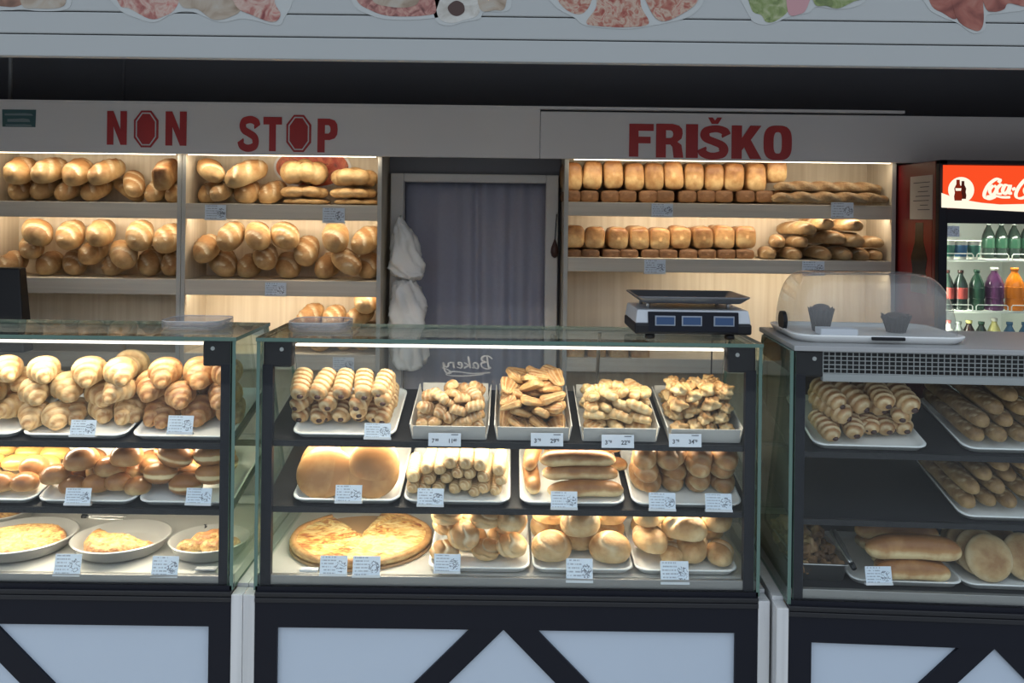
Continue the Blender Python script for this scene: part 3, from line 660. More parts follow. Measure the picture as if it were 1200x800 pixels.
# door opening behind the counter: white frame with a blue-grey curtain
fr = MB(); xo0, xo1, xi0, xi1, zt, zi = -0.557, 0.222, -0.497, 0.165, 1.90, 1.862
fr.box(xo0, xi0, 3.96, 4.03, 0, zt).box(xi1, xo1, 3.96, 4.03, 0, zt).box(xi0, xi1, 3.96, 4.03, zi, zt)
struct('door_1', fr, M['door_white'], bevel=0.004)
struct('trim_1', MB().box(-0.572, 0.235, 4.03, 4.06, 1.90, 2.2), M['dark'])
def curtain():
    nx, nz = 120, 26; vs, fs = [], []
    for s, off in ((0, 0.0), (1, 0.004)):
        for j in range(nz + 1):
            z = 0.04 + (1.872 - 0.04) * j / nz; tz = j / nz
            for i in range(nx + 1):
                x = -0.50 + 0.668 * i / nx
                a = 0.020 * math.sin(x * 58 + 2.2 * math.sin(x * 9 + 0.5)) * (0.35 + 0.65 * math.sin(x * 7 + 1) ** 2) + 0.014 * math.sin(x * 23 + 1.2 + 0.6 * tz) + 0.0015 * math.sin(x * 120 + tz * 2)
                g = -0.02 * math.exp(-((x + 0.165 - 0.03 * (1 - tz)) / 0.02) ** 2)
                x2 = min(x, 0.168 - 0.05 * max(0, 0.55 - tz) * (i / nx))
                vs.append((x2, 4.085 + a * (0.6 + 0.6 * (1 - tz)) - g + off, z))
    S = (nx + 1) * (nz + 1)
    for s in (0, 1):
        for j in range(nz):
            for i in range(nx):
                a = s * S + j * (nx + 1) + i; q = (a, a + 1, a + nx + 2, a + nx + 1); fs.append(q if s == 0 else tuple(reversed(q)))
    for i in range(nx):
        fs.append((i + 1, i, S + i, S + i + 1)); b = nz * (nx + 1); fs.append((b + i, b + i + 1, S + b + i + 1, S + b + i))
    return MB().add(vs, fs)
M['curtain'] = plain('blue_grey_cloth', (0.33, 0.335, 0.415), 0.9, noise=0.05, nscale=60)
tag(build(curtain(), 'door_curtain', M['curtain'], smooth=True), 'blue-grey cloth curtain hanging in the white door frame', 'curtain')
tag(build(MB().tube([(-0.55, 4.085, 1.885), (0.20, 4.085, 1.885)], 0.008), 'curtain_rod', M['steel'], smooth=True), 'thin steel rod across the top of the curtained doorway', 'curtain rod')
def bag(name, pts, th, seed, label):
    """crumpled plastic bag: rings from top to bottom, (px centre, py, half width px)"""
    r = np.random.RandomState(seed); rings = []; n = 40
    P = smooth_path([(p[0], p[1]) for p in pts], 5); Wd = smooth_path([(p[2], p[1]) for p in pts], 5)
    for i, (p, w) in enumerate(zip(P, Wd)):
        ring = []
        for k in range(n):
            a = 2 * PI * k / n; rr = 1 + 0.13 * math.sin(3 * a + i * 0.35 + seed) + 0.09 * math.sin(7 * a - i * 0.5) + 0.05 * r.randn()
            c = at(p.x, p.y, 3.90); hw = max(w.x, 1.5) * 3.9 / 1000
            ring.append((c.x + hw * math.cos(a) * rr, c.y + th * min(1, hw / 0.05) * math.sin(a) * rr, c.z + 0.004 * r.randn()))
        rings.append(ring)
    o = build(MB().rings(rings), name, M['bag'], smooth=True); tag(o, label, 'plastic bag', 'white bags on the door frame')
bag('plastic_bag', [(469, 254, 2), (470, 262, 6), (474, 275, 13), (474, 295, 17), (476, 312, 19), (480, 322, 17), (482, 327, 8)], 0.045, 2, 'upper crumpled white plastic bag hanging on the left door jamb')
bag('plastic_bag', [(475, 329, 10), (476, 340, 17), (477, 360, 20), (478, 380, 20), (480, 400, 21), (478, 420, 20), (478, 432, 12)], 0.05, 5, 'lower long white plastic bag hanging below the crumpled one')
t = empty('hanging_charm', at(650, 293, 3.945), 0, 'small dark brown teardrop charm on a cord on the right door jamb', 'charm')
build(MB().lathe([(0.003, 0.05), (0.008, 0.035), (0.017, 0.01), (0.019, -0.01), (0.014, -0.028), (0.004, -0.036)], 16), 'charm_bead', plain('dark_brown_wood', (0.06, 0.02, 0.015), 0.4), t, True)
build(MB().tube([(0, 0, 0.045), (0.003, 0, 0.09), (0.006, 0.0, 0.14), (0.008, 0.012, 0.17)], 0.003, 6), 'cord', M['ink'], t, True)
build(MB().tube([(0.008, 0.02, 0.17), (0.008, -0.006, 0.17)], 0.004, 8), 'hook', M['steel'], t, True)
# ------------------------------------------------------------------ wall shelving
def area(name, parent, loc, sx, sy, power, col, rot):
    l = bpy.data.lights.new(name, 'AREA'); l.shape = 'RECTANGLE'; l.size = sx; l.size_y = sy; l.energy = power; l.color = col
    o = bpy.data.objects.new(name, l); COL.objects.link(o); o.parent = parent; o.location = loc; o.rotation_euler = rot; return o
WARM = (1.0, 0.895, 0.70)
PSH = 2.1
LEDY = {}
def shelf_unit(x0, x1, levels, lit, label, ztop=1.96, board=0.07):
    r = empty('wall_shelf_unit', ((x0 + x1) / 2, YF, 0), 0, label, 'shelving', 'ash shelving along the back wall')
    w = (x1 - x0) / 2; D = YB - YF
    build(MB().box(-w, w, D, D + 0.018, 0.0, ztop + 0.2), 'back_panel', M['wood_back'], r)
    build(MB().box(-w, -w + 0.018, 0.0, D, 0.0, ztop + 0.2).box(-w, -w + 0.018, -0.001, 0.0, 0, ztop + 0.2, 1), 'side_panel', [M['wood_side'], M['upright']], r)
    build(MB().box(w - 0.018, w, 0.0, D, 0.0, ztop + 0.2).box(w - 0.018, w, -0.001, 0.0, 0, ztop + 0.2, 1), 'side_panel', [M['wood_side'], M['upright']], r)
    for z in levels:
        s = build(MB().box(-w + 0.018, w - 0.018, 0.02, D, z - 0.02, z), 'shelf', M['wood_back'], r)
        build(MB().box(-w + 0.018, w - 0.018, 0.002, 0.02, z - board, z), 'shelf_front_edge', M['wood_shelf'], s, bevel=0.002)
    build(MB().box(-w + 0.018, w - 0.018, 0.03, D, 0.1, 0.12).box(-w + 0.018, w - 0.018, 0.002, 0.02, 0.0, 0.72), 'lower_panel', M['wood_shelf'], r)
    for (z, a, b, p) in lit:       # LED strips up under the shelf above
        xa, xb = a - (x0 + x1) / 2, b - (x0 + x1) / 2
        y0 = -0.024 if z > 1.9 else 0.022
        s = build(MB().box(xa, xb, y0, y0 + 0.016, z - 0.030, z - 0.0205), 'led_strip', M['led_shelf'], r)
        area('shelf_led', s, ((xa + xb) / 2, y0 + 0.008, z - 0.032), xb - xa, 0.015, PSH * p * (xb - xa), WARM, (math.radians(38), 0, 0))
    return r
ZA = (1.747, 1.408, 1.08)
shelf_unit(-2.36, -1.466, ZA, [(1.99, -2.33, -1.49, 0.8), (1.747, -2.33, -1.49, 1.0)], 'light ash wall shelving at the left end, loaves on two lit shelves')
shelf_unit(-1.464, -0.574, ZA, [(1.99, -1.43, -0.60, 0.8), (1.747, -1.43, -0.60, 1.0), (1.408, -1.43, -0.60, 0.9)], 'light ash wall shelving beside the curtained doorway with round sticker')
ZC = (1.774, 1.527, 1.08)
shelf_unit(0.24, 1.716, ZC, [(1.99, 0.28, 1.68, 0.48), (1.774, 0.42, 1.68, 1.0), (1.527, 0.78, 1.68, 0.8)], 'wide light ash wall shelving right of the doorway holding tin loaves', board=0.062)
# round food sticker on the back panel
def blob(pts, n=6): return [(p.x, p.y) for p in smooth_path(pts, n, True)]
c = at(366, 196, 4.06)
t = empty('round_food_sticker', c, 0, 'round red food picture stuck behind the pull-apart loaves', 'sticker')
ell = [(0.185 * math.cos(2 * PI * k / 48), 0.10 * math.sin(2 * PI * k / 48)) for k in range(48)]
flat_shape('sticker_backing', [ell], 0.002, M['white'], t).location = (0, 0.003, 0)
flat_shape('food_print', [[(x * 0.93, z * 0.92) for x, z in ell]], 0.002, M['art_poster'], t)
# ------------------------------------------------------------------ header board with lettering
HY = 3.74
hd = empty('header_board', (0, HY, 0), 0, 'long grey-white header board over the shelves with red lettering', 'sign board')
xs = at(633, 160, HY).x
build(MB().box(-2.62, xs - 0.001, 0, 0.03, 1.962, 2.178), 'board_panel', M['header'], hd, bevel=0.002)
build(MB().box(xs + 0.001, 2.62, 0, 0.03, 1.962, 2.168), 'board_panel', M['header'], hd, bevel=0.002)
build(MB().box(-2.62, at(1060, 130, HY).x, -0.004, 0.03, 2.178, 2.19), 'top_cap', M['header'], hd)
build(MB().box(-2.62, 2.62, 0.03, 0.31, 1.9905, 2.01), 'soffit_board', M['wood_shelf'], hd)
GL = {
 'N': ([[(0, 0), (0, 1), (.31, 1), (.68, .45), (.68, 1), (1, 1), (1, 0), (.7, 0), (.32, .56), (.32, 0)]], []),
 'T': ([[(.32, 0), (.32, .78), (0, .78), (0, 1), (1, 1), (1, .78), (.68, .78), (.68, 0)]], []),
 'P': ([[(0, 0), (0, 1), (.6, 1), (.85, .95), (.97, .84), (1, .69), (.97, .53), (.85, .42), (.6, .37), (.36, .37), (.36, 0)]], [[(.36, .81), (.55, .81), (.63, .76), (.65, .69), (.63, .61), (.55, .56), (.36, .56)]]),
 'F': ([[(0, 0), (0, 1), (1, 1), (1, .79), (.38, .79), (.38, .61), (.88, .61), (.88, .41), (.38, .41), (.38, 0)]], []),
 'R': ([[(0, 0), (0, 1), (.6, 1), (.84, .95), (.95, .85), (.97, .72), (.93, .57), (.78, .47), (.93, .38), (1, 0), (.65, 0), (.6, .32), (.52, .39), (.36, .39), (.36, 0)]], [[(.36, .81), (.53, .81), (.61, .77), (.63, .70), (.61, .62), (.53, .58), (.36, .58)]]),
 'I': ([[(0, 0), (0, 1), (1, 1), (1, 0)]], []),
 'K': ([[(0, 0), (0, 1), (.34, 1), (.34, .62), (.62, 1), (.99, 1), (.64, .57), (1, 0), (.62, 0), (.42, .35), (.34, .25), (.34, 0)]], []),
}
def soft(w, h, cx=.5, cy=.5, n=40, p=3.0):
    out = []
    for k in range(n):
        a = 2 * PI * k / n; c, s = math.cos(a), math.sin(a)
        out.append((cx + w / 2 * math.copysign(abs(c) ** (2 / p), c), cy + h / 2 * math.copysign(abs(s) ** (2 / p), s)))
    return out
GL['O'] = ([soft(1, 1)], [soft(.30, .62)])
def s_outline():
    mid = [(.93, .70), (.86, .83), (.68, .895), (.47, .90), (.25, .85), (.17, .72), (.27, .60), (.5, .52), (.74, .43), (.84, .30), (.77, .16), (.55, .10), (.32, .105), (.13, .18), (.06, .32)]
    P = smooth_path(mid, 6); n = len(P); L, R = [], []
    for i, p in enumerate(P):
        t = (P[min(i + 1, n - 1)] - P[max(i - 1, 0)]).normalized(); q = Vector((-t.y, t.x))
        wx, wy = .335, .205; w = 0.5 * math.sqrt((q.x * wx) ** 2 + (q.y * wy) ** 2)
        L.append(p + q * w); R.append(p - q * w)
    return [(p.x, p.y) for p in L] + [(p.x, p.y) for p in reversed(R)]
GL['S'] = ([s_outline()], [])
def letter(ch, x0, x1, y0, y1, parent=hd, Y=HY, depth=0.003, mat=None):
    a, b = at(x0, y1, Y), at(x1, y1 + (x1 - x0) * ROLL, Y); top = at(x0, y0, Y)
    w, h = b.x - a.x, top.z - a.z
    sc2 = lambda P: [(a.x + p[0] * w, a.z + p[1] * h) for p in P]
    o = flat_shape('letter', [sc2(P) for P in GL[ch][0]], depth, mat or M['red'], parent, [sc2(P) for P in GL[ch][1]])
    o.location = (0, -depth / 2 - 0.0003, 0); o['label'] = f'red letter {ch}'; return o, a, w, h
def stop_octagon(x0, x1, y0, y1):
    a, b, top = at(x0, y1, HY), at(x1, y1, HY), at(x0, y0, HY); w, h = b.x - a.x, top.z - a.z
    oc = [(.3, 0), (.7, 0), (1, .26), (1, .74), (.7, 1), (.3, 1), (0, .74), (0, .26)]
    def ring(k): return [(a.x + w * (.5 + (x - .5) * k), a.z + h * (.5 + (z - .5) * (1 - (1 - k) * w / h * 1.0))) for x, z in oc]
    o = flat_shape('stop_sign_letter', [ring(1.0)], 0.003, M['red'], hd); o.location = (0, -0.0018, 0); o['label'] = 'red stop-sign octagon standing for the letter O'
    q = flat_shape('white_outline', [ring(0.84)], 0.001, M['white'], o, [ring(0.74)]); q.location = (0, -0.0021, 0)
for ch, x0, x1, y0, y1 in (('N', 125.5, 148.5, 130, 169.5), ('N', 194, 218.5, 130.5, 170.5), ('S', 280.5, 303, 136, 177.5), ('T', 308.5, 330, 137, 177), ('P', 372, 395.5, 139, 178.5)): letter(ch, x0, x1, y0, y1)
stop_octagon(157, 185.5, 129.5, 172.5); stop_octagon(335.5, 364.5, 134.5, 178)
for ch, x0, x1, y0, y1 in (('F', 737, 765.5, 145, 183.5), ('R', 768.5, 800.5, 145, 184.5), ('I', 803.5, 817.5, 145.5, 185), ('S', 820, 853, 147, 186.5), ('K', 857, 892, 147, 186), ('O', 894.5, 927.5, 147, 187.5)):
    o, a, w, h = letter(ch, x0, x1, y0, y1)
    if ch == 'S':
        cz = a.z + h * 1.05
        o2 = flat_shape('caron', [[(a.x + w * .28, cz + h * .19), (a.x + w * .44, cz + h * .19), (a.x + w * .52, cz + h * .10), (a.x + w * .60, cz + h * .19), (a.x + w * .77, cz + h * .19), (a.x + w * .63, cz), (a.x + w * .41, cz)]], 0.003, M['red'], o)
        o['label'] = 'red letter S with a caron'
c = at(22, 139, HY - 0.003)
t = empty('wall_sticker', (c.x, HY - 0.001, c.z), 0, 'small teal and grey sticker on the far left of the header board', 'sticker')
flat_shape('sticker_backing', [[(-.072, -.036), (.072, -.036), (.074, .040), (-.074, .040)]], 0.002, plain('teal_print', (0.07, 0.15, 0.15), 0.5), t)
for dz, w, hh, mm in ((0.022, 0.062, 0.008, 'white'), (-0.002, 0.05, 0.012, 'white'), (-0.026, 0.058, 0.006, 'carton')):
    o = flat_shape('print_band', [[(-w, dz - hh), (w, dz - hh), (w * .9, dz), (w * 0.4, dz + hh * .3), (-w * .3, dz + hh * .1), (-w, dz)]], 0.001, plain('sticker_grey', (0.24, 0.30, 0.30), 0.5), t); o.location.y = -0.0016
tag(build(MB().tube([(0, 0, 0), (0, 0, 0.72)], 0.009, 10), 'conduit_pipe', M['grey_metal'], smooth=True, loc=(at(12, 100, 3.95).x, 3.95, 2.17)), 'thin pale vertical pipe in the dark gap above the header, far left', 'pipe')
tag(build(MB().tube([(0, 0, 0), (0, 0, 0.72)], 0.006, 10), 'conduit_pipe', M['darkwall'], smooth=True, loc=(at(145, 100, 4.1).x, 4.1, 2.17)), 'dim thin vertical pipe in the dark gap above the letters', 'pipe')
# ------------------------------------------------------------------ roller shutter with food stickers
SY = 2.42
sh = empty('roller_shutter', (0, SY, 2.14), 0, 'pale grey rolled-up slatted shutter with food stickers, over the counters', 'shutter')
pitch = 0.0648
for k in range(9):
    z0 = k * pitch
    build(MB().hexa([(-2.9, 0, z0 + 0.0015), (2.9, 0, z0 + 0.0015), (2.9, 0.03, z0 + 0.0015), (-2.9, 0.03, z0 + 0.0015), (-2.9, 0, z0 + pitch - 0.0015), (2.9, 0, z0 + pitch - 0.0015), (2.9, 0.03, z0 + pitch - 0.0015), (-2.9, 0.03, z0 + pitch - 0.0015)]), 'slat', M['slat'], sh, bevel=0.003)
build(MB().box(-2.9, 2.9, 0.012, 0.028, 0.002, 9 * pitch), 'slat_gap_shade', M['black'], sh)  # black sheet standing in for the shadow in the slat gaps
build(MB().box(-2.9, 2.9, 0.0, 0.25, 9 * pitch, 9 * pitch + 0.25), 'shutter_box', M['slat'], sh)
def sticker(outline, shapes, label):
    """outline and shapes in photo pixels at the shutter's face"""
    q = lambda P: [(at(x, y, SY).x, at(x, y, SY).z - 2.14) for x, y in P]
    cx = sum(p[0] for p in outline) / len(outline); cy = sum(p[1] for p in outline) / len(outline)
    if outline is not None:
        b = [(cx + (x - cx) * 1.01 + (2 if x > cx else -2), cy + (y - cy) * 1.0 + (2 if y > cy else 0)) for x, y in outline]
        o = flat_shape('food_sticker', [q(blob(b, 4))], 0.001, M['white_st'], sh); o.location = (0, -0.0006, 0); o['label'] = label
    for i, (pts, mat) in enumerate(shapes):
        s = flat_shape('food_print', [q(blob(pts, 5))], 0.0006, M[mat], o); s.location = (0, -0.0008 - 0.0004 * i, 0)
M['white_st'] = plain('sticker_white', (0.40, 0.41, 0.40), 0.45)
sticker([(-8, -30), (-5, 6), (12, 10), (28, 9), (45, 11), (76, 9), (82, -4), (80, -30)], [([(-10, -30), (-8, 2), (8, 8), (22, 7), (28, 0), (28, -30)], 'art_bread'), ([(26, -30), (26, 6), (45, 10), (70, 9), (78, 0), (76, -30)], 'art_beige')], 'sticker of round brown loaves at the far left of the shutter')
sticker([(132, -30), (140, 8), (165, 20), (185, 24), (205, 14), (228, 12), (255, 24), (285, 20), (322, 28), (331, 18), (340, 2), (342, -30)], [([(134, -30), (140, 5), (152, 10), (175, 22), (190, 20), (207, 8), (214, -30)], 'art_meat'), ([(208, -30), (212, 6), (232, 11), (250, 23), (270, 20), (284, 8), (284, -30)], 'art_beige'), ([(270, -30), (276, 6), (296, 18), (320, 26), (329, 17), (322, 2), (322, -30)], 'art_meat')], 'sticker of raw chicken and meat pieces on the shutter')
sticker([(412, -30), (416, 2), (432, 14), (458, 21), (500, 20), (515, 12), (518, -30)], [([(414, -30), (418, 0), (434, 12), (458, 19), (500, 18), (512, 10), (512, -30)], 'art_basket'), ([(432, -30), (436, 0), (456, 8), (482, 8), (492, -2), (490, -30)], 'art_beige')], 'sticker of bread in a wicker basket on the shutter')
sticker([(508, -30), (510, 10), (516, 25), (530, 28), (545, 24), (560, 20), (566, 12), (592, 11), (597, 0), (594, -30)], [([(510, -30), (511, 8), (516, 23), (530, 27), (546, 23), (558, 19), (563, 8), (560, -30)], 'art_cream'), ([(561, -30), (562, 10), (580, 12), (592, 8), (593, -30)], 'art_beige'), ([(525, 8), (528, 16), (536, 19), (544, 14), (543, 5), (534, 1)], 'art_dark')], 'sticker of a cream roll with dark filling on the shutter')
sticker([(645, -30), (650, 4), (676, 19), (684, 26), (700, 30), (735, 32), (762, 28), (778, 25), (806, 17), (822, 0), (820, -30)], [([(648, -30), (656, 4), (678, 17), (692, 4), (696, -30)], 'art_pizza'), ([(704, -10), (698, 10), (687, 27), (705, 31), (735, 32), (760, 28), (752, 10), (744, -10)], 'art_pizza'), ([(752, -30), (760, 8), (775, 25), (800, 16), (818, 0), (818, -30)], 'art_pizza')], 'sticker of pizza cut into slices on the shutter')
sticker([(874, -30), (880, 16), (895, 27), (912, 24), (926, 18), (945, 13), (955, 6), (982, 9), (1010, 2), (1014, -30)], [([(876, -30), (880, 10), (892, 18), (898, 26), (910, 24), (926, 8), (928, -30)], 'art_green'), ([(924, -30), (923, 14), (936, 17), (946, 8), (954, -30)], 'art_ham'), ([(950, -30), (954, 4), (968, 7), (982, 10), (1000, 2), (1012, -4), (1010, -30)], 'art_green')], 'sticker of lettuce and ham on the shutter')
sticker([(1082, -30), (1088, 6), (1104, 17), (1124, 25), (1142, 37), (1152, 32), (1154, 16), (1176, 13), (1206, 7), (1206, -30)], [([(1085, -30), (1090, 4), (1104, 15), (1122, 20), (1122, -30)], 'art_sausage'), ([(1114, -30), (1120, 20), (1142, 36), (1151, 31), (1152, 10), (1146, -30)], 'art_sausage'), ([(1148, -30), (1154, 8), (1164, 14), (1176, 11), (1182, 4), (1206, 6), (1206, -30)], 'art_sausage')], 'sticker of brown smoked sausages at the far right of the shutter')
# ================================================================== display cases
TAN = 0.23
ZD, Z2, Z1, ZT = 0.640, 0.838, 1.033, 1.340     # deck, middle shelf, top shelf, top glass
LEDP = 6.0
def case(name, x0, x1, origin, rz, label, lit=True, fridge=False, dz=0.0):
    r = empty('display_case', origin, rz, label, 'display case', 'glazed bakery display cases')
    ox = origin[0]
    a, b = x0 - ox, x1 - ox; gi = 0.034       # end panels and the glass line inside them
    zb = 0.70 if fridge else 0.70
    z1, z2, zd, zt = Z1 + dz, Z2 + dz, ZD + dz * 0.4, ZT
    # base
    for xa, xb in ((a, a + gi), (b - gi, b)):
        build(MB().box(xa, xb, -0.004, 0.66, 0.0, 0.588).box(xa, xb, 0.05, 0.66, 0.588, 0.60), 'end_panel', M['end_panel'], r, bevel=0.002)
    build(MB().box(a + gi, b - gi, 0.012, 0.03, 0.03, 0.57), 'front_panel', M['panel_white'], r)
    pt, pb, L, R = 0.492, 0.10, a + gi, b - gi
    build(MB().box(L, R, 0.0, 0.03, pt, 0.565), 'frame_rail', M['black'], r, label='black rail along the top of the front panel')
    build(MB().box(L, R, 0.0, 0.03, 0.03, pb), 'frame_rail', M['black'], r)
    build(MB().box(L, L + 0.066, 0.0, 0.03, pb, pt), 'frame_rail', M['black'], r)
    build(MB().box(R - 0.066, R, 0.0, 0.03, pb, pt), 'frame_rail', M['black'], r)
    cx, hh, w = (a + b) / 2 - 0.008, pt - pb, 0.098
    if name == 'left': cx = -1.595 - ox
    if name == 'right': cx = 1.392 - ox
    for s in (-1, 1):
        P = [(cx, pt), (cx + s * w, pt), (cx + s * (w + hh), pb), (cx + s * hh, pb)]
        if s < 0: P = [P[1], P[0], P[3], P[2]]
        build(MB().hexa([(P[3][0], 0.002, P[3][1]), (P[2][0], 0.002, P[2][1]), (P[2][0], 0.02, P[2][1]), (P[3][0], 0.02, P[3][1]), (P[0][0], 0.002, P[0][1]), (P[1][0], 0.002, P[1][1]), (P[1][0], 0.02, P[1][1]), (P[0][0], 0.02, P[0][1])]), 'diagonal_brace', M['black'], r)
    build(MB().box(L, R, -0.006, 0.03, 0.566, 0.580).box(L, R, -0.003, 0.03, 0.580, 0.588).box(L, R, -0.008, 0.03, 0.588, 0.597), 'trim_strip', M['trim'], r, bevel=0.002)
    build(MB().box(L, R, 0.0, 0.03, 0.597, 0.612), 'bottom_frame', M['black'], r)
    build(MB().box(L, R, 0.012, 0.028, 0.612, zd), 'front_lip', M['lip'], r, bevel=0.002)
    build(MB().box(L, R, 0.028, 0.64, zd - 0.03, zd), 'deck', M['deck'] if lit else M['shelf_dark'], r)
    # glazing
    yb0, yb1 = 0.34, 0.655                        # the back leans: top and bottom depth
    def pane(nm, mb, mats, **k): return build(mb, nm, mats, r, **k)
    for xa in (a + gi - 0.004, b - gi - 0.006):
        mb = MB(); vs = [(xa, 0, 0.60), (xa + 0.010, 0, 0.60), (xa + 0.010, yb1, 0.60), (xa, yb1, 0.60), (xa, 0, zt - 0.012), (xa + 0.010, 0, zt - 0.012), (xa + 0.010, yb0, zt - 0.012), (xa, yb0, zt - 0.012)]
        mb.add(vs, [(3, 0, 4, 7), (1, 2, 6, 5)], 0); mb.add(vs, [(0, 1, 5, 4), (2, 3, 7, 6), (4, 5, 6, 7), (0, 3, 2, 1)], 1)
        pane('end_glass', mb, [M['glass_end'], M['glass_edge']])
    gl, gr = L + 0.012, R - 0.012
    mb = MB(); mb.box(gl, gr, 0.0, 0.006, 0.612, zt - 0.012); mb.m = [1, 1, 0, 1, 0, 1]
    pane('front_glass', mb, [M['glass'], M['glass_edge']])
    if not fridge:
        mb = MB(); mb.box(L - 0.006, R + 0.006, -0.004, yb0 + 0.01, zt - 0.011, zt); mb.m = [0, 0, 1, 1, 1, 1]
        pane('top_glass', mb, [M['glass_top'], M['glass_edge']])
    for k, xa in enumerate((gl, gr - 0.085)):
        mb = MB().box(xa, xa + 0.085, 0.010, 0.05, zt - 0.088, zt - 0.012)
        bk = build(mb, 'corner_bracket', M['black_plastic'], r, bevel=0.006)
        xx = xa + (0.055 if k == 0 else 0.03)
        build(MB().rings([[(xx + 0.006 * math.cos(q * PI / 6), y, zt - 0.035 + 0.006 * math.sin(q * PI / 6)) for q in range(12)] for y in (0.012, 0.0075)]), 'bracket_screw', M['steel'], bk)
    for xa in (gl, gr - 0.030):
        build(MB().box(xa, xa + 0.030, 0.008, 0.03, 0.612, zt - 0.08), 'corner_post', M['black'], r)
    # inner shelves, tilted towards the customer
    def shelf(z, dep):
        h = dep * TAN; vs = [(gl, 0.03, z - 0.013), (gr, 0.03, z - 0.013), (gr, 0.03 + dep, z - 0.011 + h), (gl, 0.03 + dep, z - 0.011 + h), (gl, 0.03, z), (gr, 0.03, z), (gr, 0.03 + dep, z + h), (gl, 0.03 + dep, z + h)]
        s = build(MB().hexa(vs), 'shelf', M['shelf_dark'], r)
        build(MB().box(gl, gr, 0.022, 0.03, z - 0.016, z + 0.001), 'shelf_edge', M['trim'], s)
        return s
    s1, s2 = shelf(z1, 0.36), shelf(z2, 0.42)
    # back doors (leaning) in a thin frame
    mb = MB()
    def back(z): return yb1 + (yb0 - yb1) * (z - 0.60) / (zt - 0.60)
    vs = [(gl, back(zd), zd), (gr, back(zd), zd), (gr, back(zd) + 0.006, zd), (gl, back(zd) + 0.006, zd), (gl, yb0, zt - 0.012), (gr, yb0, zt - 0.012), (gr, yb0 + 0.006, zt - 0.012), (gl, yb0 + 0.006, zt - 0.012)]
    mb.hexa(vs); mb.m = [1, 1, 0, 1, 0, 1]
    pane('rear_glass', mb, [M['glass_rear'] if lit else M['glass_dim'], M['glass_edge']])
    for z in (zd + 0.02, zt - 0.028):
        build(MB().box(gl, gr, back(z) - 0.004, back(z) + 0.014, z - 0.014, z + 0.014), 'rear_rail', M['grey_metal'], r)
    xm = (gl + gr) / 2 + 0.30
    build(MB().tube([(xm, back(zd) + 0.004, zd), (xm, yb0 + 0.004, zt - 0.02)], 0.006, 8), 'rear_stile', M['steel'], r)
    if lit:
        st = build(MB().box(gl + 0.09, gr - 0.09, 0.030, 0.052, zt - 0.028, zt - 0.022), 'led_strip', M['led'], r, label='glowing LED strip under the top glass')
        area('case_led', st, ((gl + gr) / 2, 0.045, zt - 0.037), gr - gl - 0.2, 0.02, LEDP * 0.42 * (gr - gl), WARM, (math.radians(18), 0, 0))
        for s, z, dep, p in ((s1, z1, 0.10, 0.8), (s2, z2, 0.11, 0.8)):
            zz = z - 0.014 + dep * TAN
            q = build(MB().box(gl + 0.05, gr - 0.05, 0.03 + dep - 0.012, 0.03 + dep + 0.012, zz - 0.006, zz + 0.002), 'led_strip', M['led'], s)
            area('shelf_led', q, ((gl + gr) / 2, 0.03 + dep, zz - 0.008), gr - gl - 0.14, 0.022, LEDP * p * (gr - gl), WARM, (math.radians(4), 0, 0))
    return r
caseL = case('left', -2.42, -0.769, (-1.5945, 2.5, 0), 0, 'left glass display case with croissants, buns and round pans', dz=-0.012)
caseM = case('mid', -0.768, 0.774, (0.003, 2.5, 0), 0, 'middle glass display case with sausage rolls, boxed pastries and pizza')
RA = math.radians(3.0); RX0, RY0 = 0.780, 2.455
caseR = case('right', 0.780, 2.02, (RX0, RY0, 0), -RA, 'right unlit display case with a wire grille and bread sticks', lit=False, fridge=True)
# right case top unit: grey plate over a wire grille
w = 2.02 - 0.78
build(MB().box(0.04, w - 0.03, -0.003, 0.42, 1.328, 1.343), 'top_plate', M['grey_metal'], caseR, bevel=0.002)
build(MB().box(0.04, w - 0.04, 0.05, 0.36, 1.26, 1.328), 'vent_box', M['black_plastic'], caseR)
gm = MB()
for k in range(64):
    x = 0.125 + k * (w - 0.165) / 63; gm.box(x, x + 0.0022, 0.010, 0.013, 1.262, 1.326)
for k in range(6):
    z = 1.263 + k * 0.0123; gm.box(0.125, w - 0.04, 0.0095, 0.0125, z, z + 0.0022)
build(gm, 'wire_grille', M['grey_metal'], caseR)
build(MB().box(0.125, w - 0.04, 0.008, 0.03, 1.240, 1.262), 'grille_rail', M['grey_metal'], caseR, bevel=0.002)
# reflected Bakery sign put in as mirrored strokes on the middle case's rear glass
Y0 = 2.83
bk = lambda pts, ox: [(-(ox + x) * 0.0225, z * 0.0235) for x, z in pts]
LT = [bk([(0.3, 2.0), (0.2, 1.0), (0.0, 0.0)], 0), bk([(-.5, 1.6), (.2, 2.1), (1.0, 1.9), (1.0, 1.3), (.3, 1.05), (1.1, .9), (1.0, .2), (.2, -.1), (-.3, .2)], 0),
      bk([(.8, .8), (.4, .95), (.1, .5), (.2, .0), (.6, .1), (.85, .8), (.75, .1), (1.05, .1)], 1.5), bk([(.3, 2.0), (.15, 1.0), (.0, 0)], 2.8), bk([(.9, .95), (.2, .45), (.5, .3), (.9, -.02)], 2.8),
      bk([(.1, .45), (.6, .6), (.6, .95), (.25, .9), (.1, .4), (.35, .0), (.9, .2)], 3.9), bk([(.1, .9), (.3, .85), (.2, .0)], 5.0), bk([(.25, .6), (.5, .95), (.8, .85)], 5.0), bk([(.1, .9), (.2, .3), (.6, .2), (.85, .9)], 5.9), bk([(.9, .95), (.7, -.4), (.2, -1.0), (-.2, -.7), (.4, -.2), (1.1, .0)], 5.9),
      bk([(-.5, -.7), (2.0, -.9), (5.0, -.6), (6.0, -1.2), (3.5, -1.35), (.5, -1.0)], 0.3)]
M['reflection'] = plain('painted_reflection', (0.33, 0.34, 0.38), 0.6)
c = at(573, 432, 2.845)
